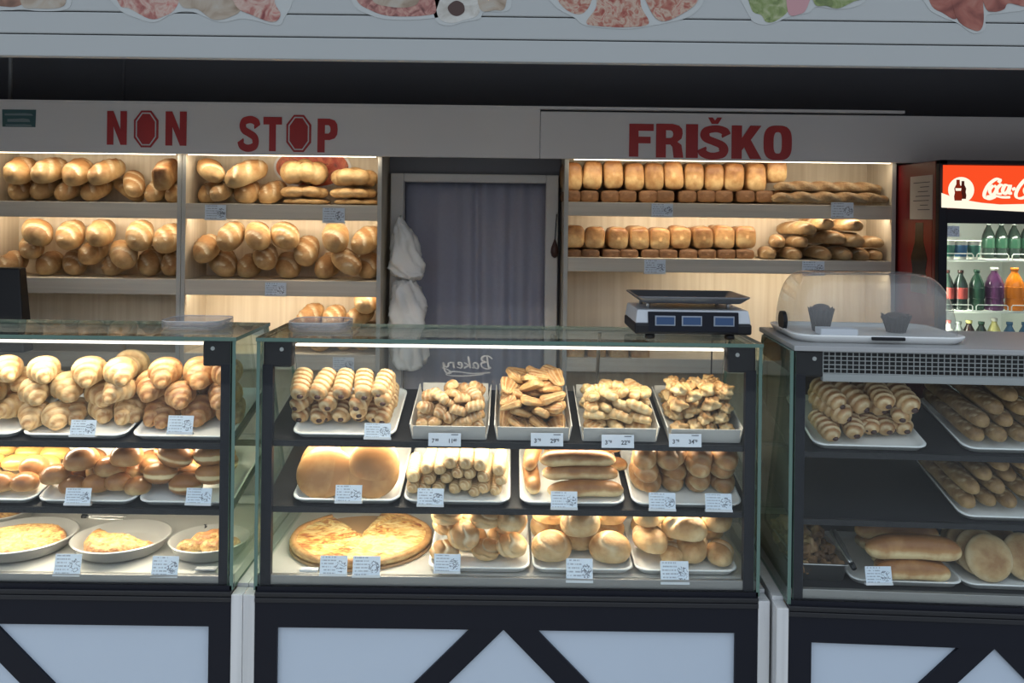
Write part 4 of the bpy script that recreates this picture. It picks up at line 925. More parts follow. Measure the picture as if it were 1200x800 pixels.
let = empty('reflected_lettering', (0, 0, 0), 0); let.parent = caseM; let.location = (c.x - 0.003, 0.355, c.z); let.rotation_euler = (math.radians(24), 0, 0); let.name = 'bakery_reflection'
let['label'] = 'mirrored reflection of the word Bakery, painted at the rear glass'
for k, P in enumerate(LT): ribbon('reflection_stroke', [P], 0.0062, 0.003, 0.001, M['reflection'], let, 0.0)
# ------------------------------------------------------------------ trays, pans, boxes, cards
def tray_mesh(w, d, h=0.017):
    mb = MB(); R = []
    def ring(ww, dd, z, r=0.035): R.append([(x, y, z) for x, y in rrect(ww, dd, r)])
    ring(w - 0.06, d - 0.06, 0.0); ring(w - 0.020, d - 0.020, 0.0); ring(w - 0.008, d - 0.008, h - 0.003); ring(w, d, h - 0.003); ring(w, d, h); ring(w - 0.012, d - 0.012, h + 0.001); ring(w - 0.026, d - 0.026, 0.004); ring(w - 0.06, d - 0.06, 0.003)
    return mb.rings(R)
def tray(px0, px1, py, label, z, Y0=2.535, w=None, d=0.345, tilt=TAN, rz=0.0, mat='tray', ry=0.0):
    """white tray: its front rim runs from px0 to px1 at row py"""
    a, b = at(px0, py, Y0), at(px1, py, Y0); w = w or (b.x - a.x); cx = (a.x + b.x) / 2
    o = link('serving_tray', tray_mesh(w, d).mesh('serving_tray', M[mat], True))
    th = math.atan(tilt)
    o.rotation_euler = (th, ry, rz)
    o.location = (cx + math.sin(-rz) * d / 2, Y0 + math.cos(th) * d / 2, z + 0.003 + math.sin(th) * d / 2)
    return tag(o, label, 'tray', 'white serving trays')
PRICE = 'white price cards'
def card(px, py, label, Y=2.522, w=30, h=18, lean=14, rz=0.0, fix=None):
    """printed card standing at a shelf edge; (px, py) is its centre"""
    W, H = w * Y / F, h * Y / F; c = at(px, py, Y)
    if fix is not None: c.z = fix + H / 2 + 0.002
    o = build(MB().box(-W / 2, W / 2, -0.0006, 0.0006, -H / 2, H / 2), 'price_card', M['card'], loc=c, rot=(-math.radians(lean), 0, rz + random.uniform(-0.03, 0.03)))
    build(MB().box(-W / 2 - 0.001, W / 2 + 0.001, -0.003, 0.010, -H / 2 - 0.004, -H / 2 + 0.003), 'card_holder', M['acrylic_c'], o)
    return tag(o, label, 'price card', PRICE)
M['acrylic_c'] = plain('clear_plastic_clip', (0.62, 0.64, 0.66), 0.25)
# --- left case
T1, T2 = Z1 - 0.012, Z2 - 0.012
tray(-62, 20, 511, 'white tray with loaf-like croissants at the far left of the top shelf', T1)
tray(23, 147, 514, 'white tray under the plain croissants on the top shelf', T1)
tray(150, 273, 516, 'white tray under the darker croissants on the top shelf', T1, w=0.30)
tray(-82, 39, 593, 'white tray of yellow glazed buns on the middle shelf', T2)
tray(41, 157, 594, 'white tray of brown round buns on the middle shelf', T2)
tray(160, 272, 596, 'white tray of doughnuts with pale waists on the middle shelf', T2, w=0.285)
HL = lambda z0, h, slope=TAN, lo=2.56, hi=2.93: (lambda px, py, ti: rest(px, py, z0 + 0.006, h[ti], 2.53, slope, lo, hi))
C = lambda *a, **k: (*a, k)
def lx(px, Y=2.56): return at(px, 560, Y).x
def lvl(n, z, px0, px1, **k): level(n, z + 0.0085, k.get('slope', TAN), k.get('Yf', 2.53), k.get('ymin', 2.549), k.get('ymax', 2.99), lx(px0 + k.get('mg', 2)), lx(px1 - k.get('mg', 2)), k.get('lean', 0.0), k.get('zmax', 9), k.get('gap', 9 if 'lean' in k else 0.155))
LT1 = dict(mg=-8, ymax=2.92, lean=0.42, zmax=1.262)
lvl('L1a', T1, -62, 20, **LT1)
heap('croissant', 'plain pale croissant', 'croissants in the left end tray', 'far left tray', {
  'bottom layer': [C(8, 489, rz=20), C(25, 487, rz=-20), C(52, 478, rz=10)], 'middle layer': [C(4, 473, rz=10), C(30, 463, rz=40), C(48, 458, rz=20, Y=2.83)], 'top layer': [C(9, 448, rz=25, s=1.15)]},
  HL(T1, (0.045, 0.085, 0.125)))
piece('croissant_d', at(42, 448, 2.86), (0, 0, 60), 1.05, 'orange-brown croissant at the back of the far left croissant pile', 'croissants in the left end tray')
lvl('L1b', T1, 20, 148, **LT1)
heap('croissant', 'plain pale croissant', 'plain croissants in the second tray', 'second tray', {
  'bottom layer': [C(41, 492, rz=5), C(72, 496, rz=30), C(104, 492, rz=30), C(134, 494, rz=0), C(152, 493, rz=30)],
  'middle layer': [C(64, 470, rz=40), C(86, 472, rz=40, s=1.1), C(112, 478, rz=20), C(128, 468, rz=30, s=1.1), C(150, 475, rz=-20), C(165, 464, rz=10)],
  'upper layer': [C(76, 455, rz=30), C(104, 452, rz=20, s=1.05), C(140, 452, rz=30, s=1.05)], 'top': [C(122, 434, rz=5, s=1.1)]},
  HL(T1, (0.04, 0.08, 0.115, 0.15)), 1.02, rx0=12)
piece('croissant_d', at(168, 449, 2.88), (20, 0, 70), 1.1, 'orange-brown croissant behind the pale ones, between the two croissant heaps', 'plain croissants in the second tray')
lvl('L1c', T1, 150, 268, **LT1)
heap('croissant_d', 'brown glossy croissant', 'brown croissants in the third tray', 'third tray', {
  'bottom layer': [C(186, 491, rz=-15, s=1.1), C(214, 492, rz=10), C(231, 486, rz=10, s=1.1), C(255, 489, rz=40)],
  'middle layer': [C(193, 476, rz=0, s=1.15), C(216, 470, rz=20), C(236, 473, rz=-10, s=1.1), C(259, 474, rz=25)],
  'top layer': [C(203, 456, rz=10, s=1.1), C(222, 449, rz=60, Y=2.86), C(241, 455, rz=15, s=1.15)], 'peak': [C(258, 441, rz=60, Y=2.82)]},
  HL(T1, (0.04, 0.08, 0.115, 0.14)), 1.02, rx0=12)
lvl('L2a', T2, -82, 41)
heap('bun_y', 'yellow glazed bun', 'glazed buns in the left tray', 'glazed bun tray', {
  'back row': [C(4, 527), C(36, 529), C(68, 532)], 'second row': [C(-12, 541), C(20, 542), C(52, 545)]}, HL(T2, (0.032, 0.032), hi=2.94), 0.9)
heap('bun', 'brown sugared bun', 'glazed buns in the left tray', 'glazed bun tray', {'third row': [C(-18, 558), C(10, 559), C(39, 561)], 'front row': [C(-12, 577), C(19, 577)]}, HL(T2, (0.032, 0.032)), 0.9)
lvl('L2b', T2, 39, 190)
heap('bun', 'round brown bun', 'brown buns in the second tray', 'brown bun tray', {
  'front row': [C(63, 578), C(103, 573, s=.95), C(134, 578)], 'middle row': [C(82, 561, s=.95), C(120, 559), C(152, 563)], 'back row': [C(100, 547, s=.9), C(132, 540), C(158, 547), C(172, 541)],
  'raised top': [C(106, 538, s=1.08), C(145, 541, s=1.08)], 'far back': [C(122, 526), C(160, 527), C(184, 530)]}, HL(T2, (0.035, 0.035, 0.035, 0.085, 0.035), hi=2.93), 0.95)
lvl('L2c', T2, 160, 266)
heap('donut', 'brown doughnut with pale waist', 'doughnuts in the third tray', 'doughnut tray', {
  'front row': [C(185, 577), C(218, 578), C(262, 577)], 'second row': [C(213, 554, ry=12, s=1.06), C(257, 552, s=1.05)], 'third row': [C(188, 558, s=.9), C(225, 540), C(263, 535)],
  'back row': [C(205, 529), C(228, 526), C(250, 528)]}, HL(T2, (0.04, 0.088, 0.05, 0.04), hi=2.93))
card(97.5, 501, 'white price card before the plain croissants, left case top shelf', Y=2.515)
card(211.5, 497, 'white price card before the brown croissants, left case top shelf', Y=2.515, h=20)
card(91.5, 581, 'white price card before the brown buns, left case middle shelf', Y=2.515)
card(233, 581, 'white price card before the doughnuts, left case middle shelf', Y=2.515)
LEVEL[0] = None
def pan(px, py, rx_px, Y, label, tall=0.036):
    c = at(px, py, Y); R = rx_px * Y / F; z = ZD + 0.001
    o = build(MB().lathe([(0.001, 0.0), (R * .80, 0.0), (R * .84, 0.003), (R * .97, tall), (R * 1.0, tall + 0.001), (R * 1.0, tall + 0.004), (R * .955, tall + 0.004), (R * .82, 0.006), (R * .78, 0.004), (0.001, 0.004)], 56), 'round_pan', M['alu'], smooth=True, loc=(c.x, Y, z))
    tag(o, label, 'baking pan', 'round aluminium baking pans'); return o, c.x, Y, z, R
def pie_mesh(nm, R, a0, a1, h, seed, mat):
    nr, na = 10, max(6, int((a1 - a0) / 0.12)); r = np.random.RandomState(seed); vs, bk = [], []
    w = wob(seed)
    for i in range(nr + 1):
        for k in range(na + 1):
            rr = R * (0.02 + 0.98 * i / nr); a = a0 + (a1 - a0) * k / na; x, y = rr * math.cos(a), rr * math.sin(a)
            edge = 1 if i < nr and 0 < k < na else 0.55
            z = h * (0.8 + 0.35 * float(w(np.array([[x, y, 0.0]]), 30)[0]) + 0.12 * r.rand()) * edge
            vs.append((x, y, z)); bk.append(0.35 + 0.4 * r.rand() + 0.35 * (i / nr) ** 6)
    n0 = len(vs); fs = []
    for i in range(nr):
        for k in range(na):
            a = i * (na + 1) + k; fs.append((a, a + na + 1, a + na + 2, a + 1))
    vs2 = [(x, y, 0.0) for x, y, z in vs]
    per = [k for k in range(na + 1)] + [i * (na + 1) + na for i in range(1, nr + 1)] + [nr * (na + 1) + k for k in range(na - 1, -1, -1)] + [i * (na + 1) for i in range(nr - 1, 0, -1)]
    for q in range(len(per)):
        p0, p1 = per[q], per[(q + 1) % len(per)]; fs.append((p0, p1, n0 + p1, n0 + p0))
    for i in range(nr):
        for k in range(na):
            a = n0 + i * (na + 1) + k; fs.append((a, a + 1, a + na + 2, a + na + 1))
    return attr_mesh(nm, vs + vs2, fs, bk + bk, [0.0] * len(bk) * 2, mat)
def pie(nm, p, R, a0, a1, h, seed, label, cat='pie', dx=0, dy=0, dz=0.008):
    o = link(nm, pie_mesh(nm, R, math.radians(a0), math.radians(a1), h, seed, M['pie']), None, (p[1] + dx, p[2] + dy, p[3] + dz)); return tag(o, label, cat, 'pies in the round pans')
p0 = pan(-4, 606, 42, 2.93, 'round pan of pie at the far left back of the deck'); pie('baked_pie', p0, p0[4] * .74, 0, 360, 0.028, 1, 'golden pie in the rear pan at far left')
p1 = pan(26, 627, 60, 2.70, 'largest round pan with a whole golden pie, left case deck'); pie('baked_pie', p1, p1[4] * .77, 0, 360, 0.030, 2, 'whole golden crusted pie in the largest round pan')
p2 = pan(143, 627, 55, 2.70, 'round pan holding half a pie, between the other pans'); pie('baked_pie', p2, p2[4] * .76, 150, 345, 0.034, 3, 'half-eaten browned pie left in the second round pan', dy=0.01)
p3 = pan(246, 636, 46, 2.69, 'round pan with pie slices and tongs, beside the case end')
for k, (dx, dy, rz) in enumerate(((-0.035, -0.02, 25), (0.0, 0.012, 35), (0.04, -0.018, 20))):
    def sl(T, TH): return 1 + 0.08 * np.cos(T * 9 + 2 * np.cos(TH)), np.zeros_like(T)
    o = link('pie_slice', loft('pie_slice', M['pie'], 0.12, 0.055, 0.04, 200 + k, 4, nl=26, fn=sl, flat=0.7, wobble=0.12), None, (p3[1] + dx, p3[2] + dy, p3[3] + 0.024 + 0.012 * (k == 1)), (0, 0, math.radians(rz - 90)))
    tag(o, ('left', 'middle', 'right')[k] + ' pie slice lying in the round pan with the tongs', 'pie', 'pies in the round pans')
def tongs(a, b, label, w=0.016):
    t = empty('serving_tongs', ((Vector(a) + Vector(b)) / 2), 0, label, 'tongs')
    a, b = Vector(a) - t.location, Vector(b) - t.location; d = (b - a).normalized(); q = d.cross(Vector((0, 0, 1))).normalized()
    for s in (-1, 1):
        build(MB().tube([a, a + d * 0.03 + q * s * w * .5, a.lerp(b, .6) + q * s * w, b + q * s * w * .7], [0.003, 0.004, 0.004, 0.006], 8), 'tong_arm', M['steel'], t, True)
    build(MB().tube([a - d * 0.006, a + d * 0.012], 0.008, 10), 'hinge', M['black_plastic'], t, True)
tongs(at(241, 617, 2.80), at(272, 617, 2.86), 'metal tongs resting on the rim of the round pan beside the case end')
tongs(at(98, 605, 2.98), at(146, 607, 2.98), 'metal tongs lying behind the half-empty round pan')
card(79.5, 661, 'white price card before the whole pie, left case deck', Y=2.522, w=31, h=23)
card(193.5, 663, 'white price card before the pie slices, left case deck', Y=2.522, w=31, h=22)
tag(build(MB().box(-0.032, 0.032, -0.012, 0.012, 0, 0.006), 'card_clip', M['grey_metal'], loc=(at(240, 674, 2.53).x, 2.545, ZD), bevel=0.002), 'small grey clip lying on the deck edge under the pie slices', 'clip')
tag(build(MB().box(-0.028, 0.028, -0.010, 0.010, 0, 0.008), 'card_clip', M['acrylic_c'], loc=(at(361, 675, 2.53).x, 2.545, ZD), bevel=0.002), 'small pale clip lying on the deck edge beside the pizza cards', 'clip')
# --- middle case, top shelf
tray(341, 463, 517, 'white tray piled with sausage rolls on the top shelf', Z1, d=0.33)
level('M1', Z1 + 0.0085, TAN, 2.53, 2.556, 2.93, -0.665, -0.350, 0.42, 1.23)
heap('sausage_roll', 'striped sausage roll', 'sausage rolls in the middle case', 'sausage roll tray', {
  'bottom layer': [C(360, 503), C(379, 503), C(400, 503), C(421, 503), C(443, 500), C(460, 492), C(472, 480)],
  'second layer': [C(364, 489, rz=-25), C(396, 491), C(420, 490), C(441, 486), C(457, 474), C(470, 462)],
  'third layer': [C(383, 474, rz=8, s=1.08), C(407, 475, s=1.05), C(434, 469, rz=-14, s=1.1), C(458, 462, rz=-10)],
  'top layer': [C(399, 450, rz=-10, s=1.08), C(420, 448, s=1.05), C(442, 451, rz=8, s=1.08)]}, HL(Z1, (0.035, 0.07, 0.105, 0.145), lo=2.60, hi=2.84), 1.0, rx0=30)
def carton(px0, px1, pxb0, pxb1, label, price, side, Yf=2.545, d=0.29, h=0.046):
    a, b = at(px0, 520, Yf), at(px1, 520, Yf); w = b.x - a.x; cx = (a.x + b.x) / 2; th = math.atan(TAN)
    o = empty('pastry_carton', (cx, Yf, Z1 + TAN * 0.015 + 0.002), 0, label, 'carton', 'pale cartons on the top shelf'); o.rotation_euler = (th, 0, 0)
    t, fl = 0.003, 0.008
    build(MB().box(-w / 2 + fl, w / 2 - fl, 0, d, 0, t), 'carton_base', M['carton'], o)
    def wall(p, q, n):   # from p to q, leaning outwards along n
        vs = []
        for (x, y, z, k) in ((*p, 0, 0), (*q, 0, 0), (*q, h, 1), (*p, h, 1)): vs.append((x + n[0] * fl * k, y + n[1] * fl * k, z))
        v2 = [(x + n[0] * t, y + n[1] * t, z) for x, y, z in vs]
        return MB().add(vs + v2, [(0, 1, 2, 3), (7, 6, 5, 4), (0, 4, 5, 1), (1, 5, 6, 2), (2, 6, 7, 3), (3, 7, 4, 0)])
    x0, x1 = -w / 2 + fl, w / 2 - fl
    for p, q, n in (((x0, 0), (x1, 0), (0, -1)), ((x1, d), (x0, d), (0, 1)), ((x0, d), (x0, 0), (-1, 0)), ((x1, 0), (x1, d), (1, 0))):
        build(wall(p, q, n), 'carton_wall', M['carton'], o)
    return o, cx, w, d
def price_label(px, py, txt, label, w=38, h=15):
    Y = 2.518; W, H = w * Y / F, h * Y / F; c = at(px, py, Y)
    o = build(MB().box(-W / 2, W / 2, 0, 0.0015, -H / 2, H / 2), 'price_label', M['card_white'], loc=c, rot=(math.radians(-6), 0, 0.0)); tag(o, label, 'price card', 'price labels on the cartons')
    for k, (s, x, sz) in enumerate(((txt[0], -0.40, 0.017), (txt[1], -0.29, 0.010), (txt[2], 0.10, 0.017), (txt[3], 0.27, 0.010))):
        cu = bpy.data.curves.new('printed_price', 'FONT'); cu.body = s; cu.size = sz; cu.extrude = 0.0002; cu.offset = 0.0003
        tmp = bpy.data.objects.new('printed_price', cu); COL.objects.link(tmp); dg = bpy.context.evaluated_depsgraph_get(); me = bpy.data.meshes.new_from_object(tmp.evaluated_get(dg)); bpy.data.objects.remove(tmp)
        me.transform(Matrix.Rotation(PI / 2, 4, 'X')); me.materials.clear(); me.materials.append(M['ink'])
        link('printed_price', me, o, (x * W, -0.0004, -0.009 + (0.005 if sz < 0.012 else 0)))
    build(MB().box(0.2 * W, 0.42 * W, -0.0004, 0.0, H * .36, H * .42), 'printed_line', M['ink'], o)
def carton_fill(kind, desc, box, where, group, layers, seed, size=1.0, ztop=9):
    o, cx, w, d = box; level(group, Z1 + 0.006, TAN, 2.53, 2.552, 2.552 + d - 0.012, cx - w / 2 + 0.012, cx + w / 2 - 0.012, 0.15, ztop); r = random.Random(seed); Mx = Matrix.Translation(o.location) @ Matrix.Rotation(math.atan(TAN), 4, 'X')
    for li, (h, nx, ny, x0, x1, y0, y1) in enumerate(layers):
        tier = ('lower layer', 'upper layer', 'third layer', 'crown', 'peak')[li]
        for j in range(ny):
            xs = []
            for i in range(nx):
                fx = (i + 0.5 + (0.25 if j % 2 else -0.25) * (nx > 2) + r.uniform(-.14, .14)) / nx; fy = (j + 0.5 + r.uniform(-.15, .15)) / ny
                xs.append((x0 + (x1 - x0) * fx, y0 + (y1 - y0) * fy))
            xs.sort()
            row = f'{("front", "second", "third", "fourth", "fifth")[j]} row, {tier}' if ny > 1 else tier; objs = []
            for i, (fx, fy) in enumerate(xs):
                p = Mx @ Vector(((fx - .5) * (w - 0.035), 0.022 + fy * (d - 0.045), h + r.uniform(-.004, .004)))
                objs.append(piece(kind, p, (r.uniform(-25, 25) + 8, r.uniform(-30, 30), r.uniform(0, 360)), size * r.uniform(.9, 1.1), '', group))
            TIERS.append((desc, row, where, objs))
b1 = carton(481, 572, 0, 0, 'pale carton of mini rolls beside the sausage roll tray', None, None)
b2 = carton(580, 669, 0, 0, 'pale carton heaped with striped fan pastries', None, None)
b3 = carton(680, 771, 0, 0, 'pale carton of folded pastries, third from left', None, None)
b4 = carton(782, 869, 0, 0, 'pale carton of knotted pastries beside the case end', None, None)
carton_fill('mini', 'mini filled roll', b1, 'mini roll carton', 'mini rolls in the first carton', [(0.030, 5, 5, 0, 1, 0, 1), (0.054, 4, 4, .05, .97, .12, 1), (0.072, 3, 2, .2, 1, .5, 1)], 3, 0.98, 1.195)
carton_fill('fan', 'striped fan pastry', b2, 'fan pastry carton', 'fan pastries in the second carton', [(0.028, 4, 5, 0, 1, 0, 1), (0.052, 4, 4, .04, .98, .08, 1), (0.070, 4, 3, .05, .95, .2, 1), (0.088, 3, 2, .15, .9, .35, .95), (0.104, 2, 1, .25, .8, .5, .9)], 5, 1.0, 1.225)
carton_fill('fold', 'pale folded pastry', b3, 'folded pastry carton', 'folded pastries in the third carton', [(0.028, 4, 5, 0, 1, 0, 1), (0.052, 4, 4, .02, .98, .08, 1), (0.072, 3, 2, .1, .95, .45, 1)], 7, 1.05, 1.19)
carton_fill('knot', 'pale knotted pastry', b4, 'knotted pastry carton', 'knotted pastries in the fourth carton', [(0.030, 5, 5, 0, 1, 0, 1), (0.052, 4, 4, .05, .98, .1, 1), (0.072, 4, 3, .1, .95, .3, 1), (0.090, 3, 1, .15, .85, .5, .9)], 9, 0.92, 1.205)
price_label(521, 515, ('7', '00', '11', '60'), 'white price label on the mini roll carton')
price_label(641, 515, ('3', '90', '29', '90'), 'white price label on the fan pastry carton')
price_label(724, 517, ('3', '90', '22', '90'), 'white price label on the folded pastry carton')
price_label(803, 516, ('3', '90', '34', '90'), 'white price label on the knotted pastry carton')
card(442.5, 504.5, 'white price card before the sausage rolls', Y=2.515, w=31, h=17)
# --- middle shelf
tray(341, 468, 591, 'white tray of flat round breads on the middle shelf', Z2)
tray(472, 598, 592, 'white tray of ridged finger rolls on the middle shelf', Z2)
tray(609, 733, 595, 'white tray of long rolls on the middle shelf', Z2)
tray(741, 871, 598, 'white tray of oval rolls beside the case end, middle shelf', Z2)
lvl('M2a', Z2, 341, 468)
FB = 'flat round breads in the middle case'
for (px, py, s, rx, rz, h, lab) in ((376, 567, (0.95, 0.95, .8), 60, -8, .07, 'pale flat round bread leaning at the front left of its tray'), (439, 564, (0.98, 0.98, .9), 60, 6, .075, 'large flat round bread leaning at the front right of its tray'),
        (386, 553, (0.92, 0.92, .8), 60, -8, .085, 'flat round bread second in the leaning row, behind the front left one'), (369, 541, (0.85, 0.85, .8), 60, -14, .075, 'darker flat round bread leaning at the tray back left corner'), (448, 544, (0.95, 0.95, .8), 60, 6, .09, 'flat round bread leaning behind the large front right one'),
        (420, 538, (0.95, 0.95, 1), 45, 0, .07, 'flat round bread in the middle back of its tray'), (402, 531, (1, 1, 1), 30, 0, .05, 'bright flat round bread lying at the tray back, under the lamp')):
    FIXED.add(piece('flatbread', rest(px, py, Z2, h, lo=2.58, hi=2.90), (rx, 0, rz), s, lab, FB).name)
lvl('M2b', Z2, 472, 598)
heap('finger', 'ridged finger roll', 'finger rolls in the middle case', 'finger roll tray', {
  'front bottom row': [C(486, 579), C(503, 578), C(522, 578), C(543, 578), C(564, 578), C(583, 577)],
  'front upper row': [C(503, 565, rz=-4), C(521, 566), C(540, 565), C(556, 566), C(575, 566)],
  'front top row': [C(509, 552, rz=-5), C(533, 556), C(550, 554, rz=-5), C(567, 558, rz=-4)],
  'back row': [C(497, 545), C(514, 543), C(531, 541), C(548, 541), C(565, 542), C(582, 543)]}, HL(Z2, (0.028, 0.062, 0.096, 0.06), lo=2.63, hi=2.82), 1.0, 3, rx0=10)
lvl('M2c', Z2, 606, 736)
for k, (px, Y, h, rz, nm) in enumerate(((686, 2.590, .026, 93, 'lowest'), (679, 2.600, .069, 93, 'second'), (677, 2.614, .111, 95, 'third'), (686, 2.640, .146, 95, 'topmost'))):
    c = at(px, 560, Y); zf = Z2 + 0.0085 + TAN * (Y - 2.53) + h
    FIXED.add(piece('hot', (c.x, Y, zf), (0, 0, rz), (.98, 1.0, .80), f'long crosswise roll, {nm} of the four stacked in the long roll tray', 'long rolls in the middle case').name)
for px, Y, h, rz, rx, nm in ((622, 2.66, .026, 4, -14, 'lower'), (626, 2.70, .078, -14, -20, 'upper')):
    c = at(px, 560, Y); FIXED.add(piece('hot', (c.x, Y, Z2 + 0.0085 + TAN * (Y - 2.53) + h), (-rx, 0, rz), .8, f'long roll lying lengthwise at the left tray edge, {nm} of two', 'long rolls in the middle case').name)
for px, Y, h, rz, nm in ((668, 2.80, .03, 84, 'left'), (704, 2.72, .03, 96, 'right')):
    c = at(px, 560, Y); FIXED.add(piece('hot', (c.x, Y, Z2 + 0.0085 + TAN * (Y - 2.53) + h), (0, 0, rz), .75, f'long roll at the back of the long roll tray, {nm} of two', 'long rolls in the middle case').name)
lvl('M2d', Z2, 741, 871)
heap('oval_roll', 'smooth oval roll', 'oval rolls in the middle case', 'oval roll tray', {
  'bottom layer': [C(755, 580), C(781, 583), C(805, 583), C(830, 582), C(850, 578)],
  'second layer': [C(757, 563, rz=5), C(777, 565), C(850, 562, rz=-8)],
  'top layer': [C(796, 560, rz=14, s=1.12), C(830, 556, rz=-4, s=1.12)],
  'back row': [C(751, 543, rz=-10), C(771, 540, rz=10), C(788, 537), C(808, 538), C(824, 536), C(842, 541)]}, HL(Z2, (0.04, 0.08, 0.118, 0.075), lo=2.62), 1.02, 4, rx0=20)
for px, py, l in ((408.5, 578, 'the flat round breads'), (504.5, 582, 'the finger rolls'), (661, 585.5, 'the long rolls'), (776, 587, 'the oval rolls, nearer the long rolls'), (842, 588, 'the oval rolls, beside the case end')):
    card(px, py, 'white price card before ' + l, Y=2.515, w=31, h=19)
# --- deck: pizza and three trays
c = at(424, 634, 2.765); PR = 0.228
build_z = ZD
o = build(MB().lathe([(0.001, 0), (PR * 1.0, 0), (PR * 1.0, 0.008), (0.001, 0.008)], 64), 'pizza_board', plain('brown_board', (0.36, 0.22, 0.11), 0.6, noise=0.1, nscale=10), loc=(c.x, 2.765, build_z + 0.001))
tag(o, 'round brown board under the cut pizza', 'board')
pz = empty('cut_pizza', (c.x, 2.765, build_z + 0.010), 0, 'large cheese pizza with a slice missing on a round board', 'pizza')
def pizza_part(r0, r1, prof, nm, mat, gap=(80, 128), crust=False):
    a0, a1 = math.radians(gap[1]), math.radians(gap[0] + 360); na = 90; rows = []
    r = np.random.RandomState(4)
    for k in range(na + 1):
        a = a0 + (a1 - a0) * k / na; rows.append([(q * math.cos(a), q * math.sin(a), z + (0.0022 * r.randn() if (not crust and z > 0.012) else 0) + (0.002 * math.sin(a * 7) if crust and z > 0.01 else 0)) for q, z in prof])
    return rows
rows = pizza_part(0, 1, [(0.004, 0.0), (PR * .97, 0.0), (PR * .955, 0.016), (PR * .86, 0.018), (PR * .7, 0.0185), (PR * .55, 0.018), (PR * .4, 0.019), (PR * .25, 0.018), (PR * .1, 0.018), (0.004, 0.0175)], 'base', None)
build(MB().rings(rows), 'pizza_topping', M['pizza'], pz, True)
rows = pizza_part(0, 1, [(PR * .925, 0.000), (PR * .985, 0.004), (PR * 1.0, 0.015), (PR * .975, 0.022), (PR * .94, 0.0235), (PR * .905, 0.021), (PR * .90, 0.008)], 'rim', None, crust=True)
rm = MB().rings(rows); bkz = [min(1, max(0, v[2] / 0.028)) for v in rm.v]
link('pizza_rim', attr_mesh('pizza_rim', rm.v, rm.f, bkz, [0] * len(rm.v), M['pizza_rim']), pz)
ZB = ZD + 0.002
tray(501, 621, 675, 'white tray of twisted rolls beside the pizza', ZD, tilt=0.10)
tray(624, 743, 679, 'white tray of large floury rolls in the middle of the deck', ZD, tilt=0.10)
tray(745, 866, 682, 'white tray of rustic rolls beside the case end', ZD, tilt=0.10)
DK = dict(gap=0.168, slope=0.10, ymax=3.1)
lvl('M3a', ZD, 501, 621, **DK)
heap('kaiser', 'knotted crusty roll', 'twisted rolls on the deck', 'twisted roll tray', {
  'bottom layer': [C(521, 657), C(549, 663), C(575, 663), C(602, 662, s=1.05), C(604, 641)],
  'upper layer': [C(526, 634, s=1.15), C(562, 645, rx=25, s=1.1), C(600, 628, s=.95)], 'top layer': [C(549, 624, s=1.08)], 'back row': [C(523, 618), C(556, 612, s=.9), C(580, 617)]}, HL(ZD, (0.04, 0.085, 0.12, 0.06), 0.10, 2.60, 2.93), 1.0)
lvl('M3b', ZD, 622, 745, **DK)
heap('big_bun', 'large floury round roll', 'large rolls on the deck', 'large roll tray', {
  'front row': [C(655, 652, rz=20, s=.95), C(712, 652, rz=-15, s=1.0)], 'middle': [C(686, 636, s=.9)], 'back row': [C(648, 624, s=.95), C(684, 618, s=.9), C(720, 625, s=.95)], 'rear': [C(664, 612, s=.85), C(704, 612, s=.85)]}, HL(ZD, (0.055, 0.075, 0.06, 0.06), 0.10, 2.62, 2.95), 1.0)
lvl('M3c', ZD, 745, 868, **DK)
heap('rustic', 'rustic oval roll', 'rustic rolls on the deck', 'rustic roll tray', {
  'bottom layer': [C(764, 660, rz=20), C(793, 664, rz=0, s=.8), C(819, 661, rz=-15, s=1.05), C(848, 656, rz=-10, s=.9)], 'upper layer': [C(783, 638, rz=60, s=1.05), C(837, 638, rz=-10, s=1.02)],
  'back row': [C(752, 629, rz=-20), C(778, 618, rz=60), C(808, 622), C(829, 613, rz=60), C(845, 622)]}, HL(ZD, (0.045, 0.09, 0.06), 0.10, 2.60, 2.93), 1.0)
for px, py, w, h, l in ((391, 662, 32, 21, 'the pizza, the left of the pair'), (429.5, 663, 32, 22, 'the pizza, the right of the pair'), (524, 659.5, 31, 20, 'the twisted rolls'), (679, 667.5, 31, 25, 'the large floury rolls'), (790.5, 670, 33, 24, 'the rustic rolls')):
    card(px, py, 'white price card before ' + l, Y=2.52, w=w, h=h)
# --- right case
def RP(px, py, z0, h, slope=TAN, lo=2.44, hi=2.86): return rest(px, py, z0 + 0.006, h, 2.44, slope, lo, hi)
RT = RA
def rtray(px0, px1, py, Y, label, z, d=0.345, tilt=TAN, mat='tray'): return tray(px0, px1, py, label, z, Y0=Y, d=d, tilt=tilt, rz=-RT, mat=mat)
rtray(955, 1088, 528, 2.475, 'white tray of sausage rolls in the dim right case', Z1)
rtray(1132, 1262, 539, 2.455, 'white tray of bread sticks, upper one in the right case', Z1)
rtray(1128, 1258, 611, 2.455, 'white tray of bread sticks, lower one in the right case', Z2)
rtray(1000, 1130, 686, 2.475, 'white tray of long rolls on the deck of the right case', ZD, tilt=0.05)
rtray(1133, 1262, 688, 2.455, 'white tray of round flatbreads on the deck of the right case', ZD, tilt=0.05)
level('R1', Z1 + 0.0085, TAN, 2.44, 2.475, 2.86, 0.90, 1.21, 0.42, 1.235)
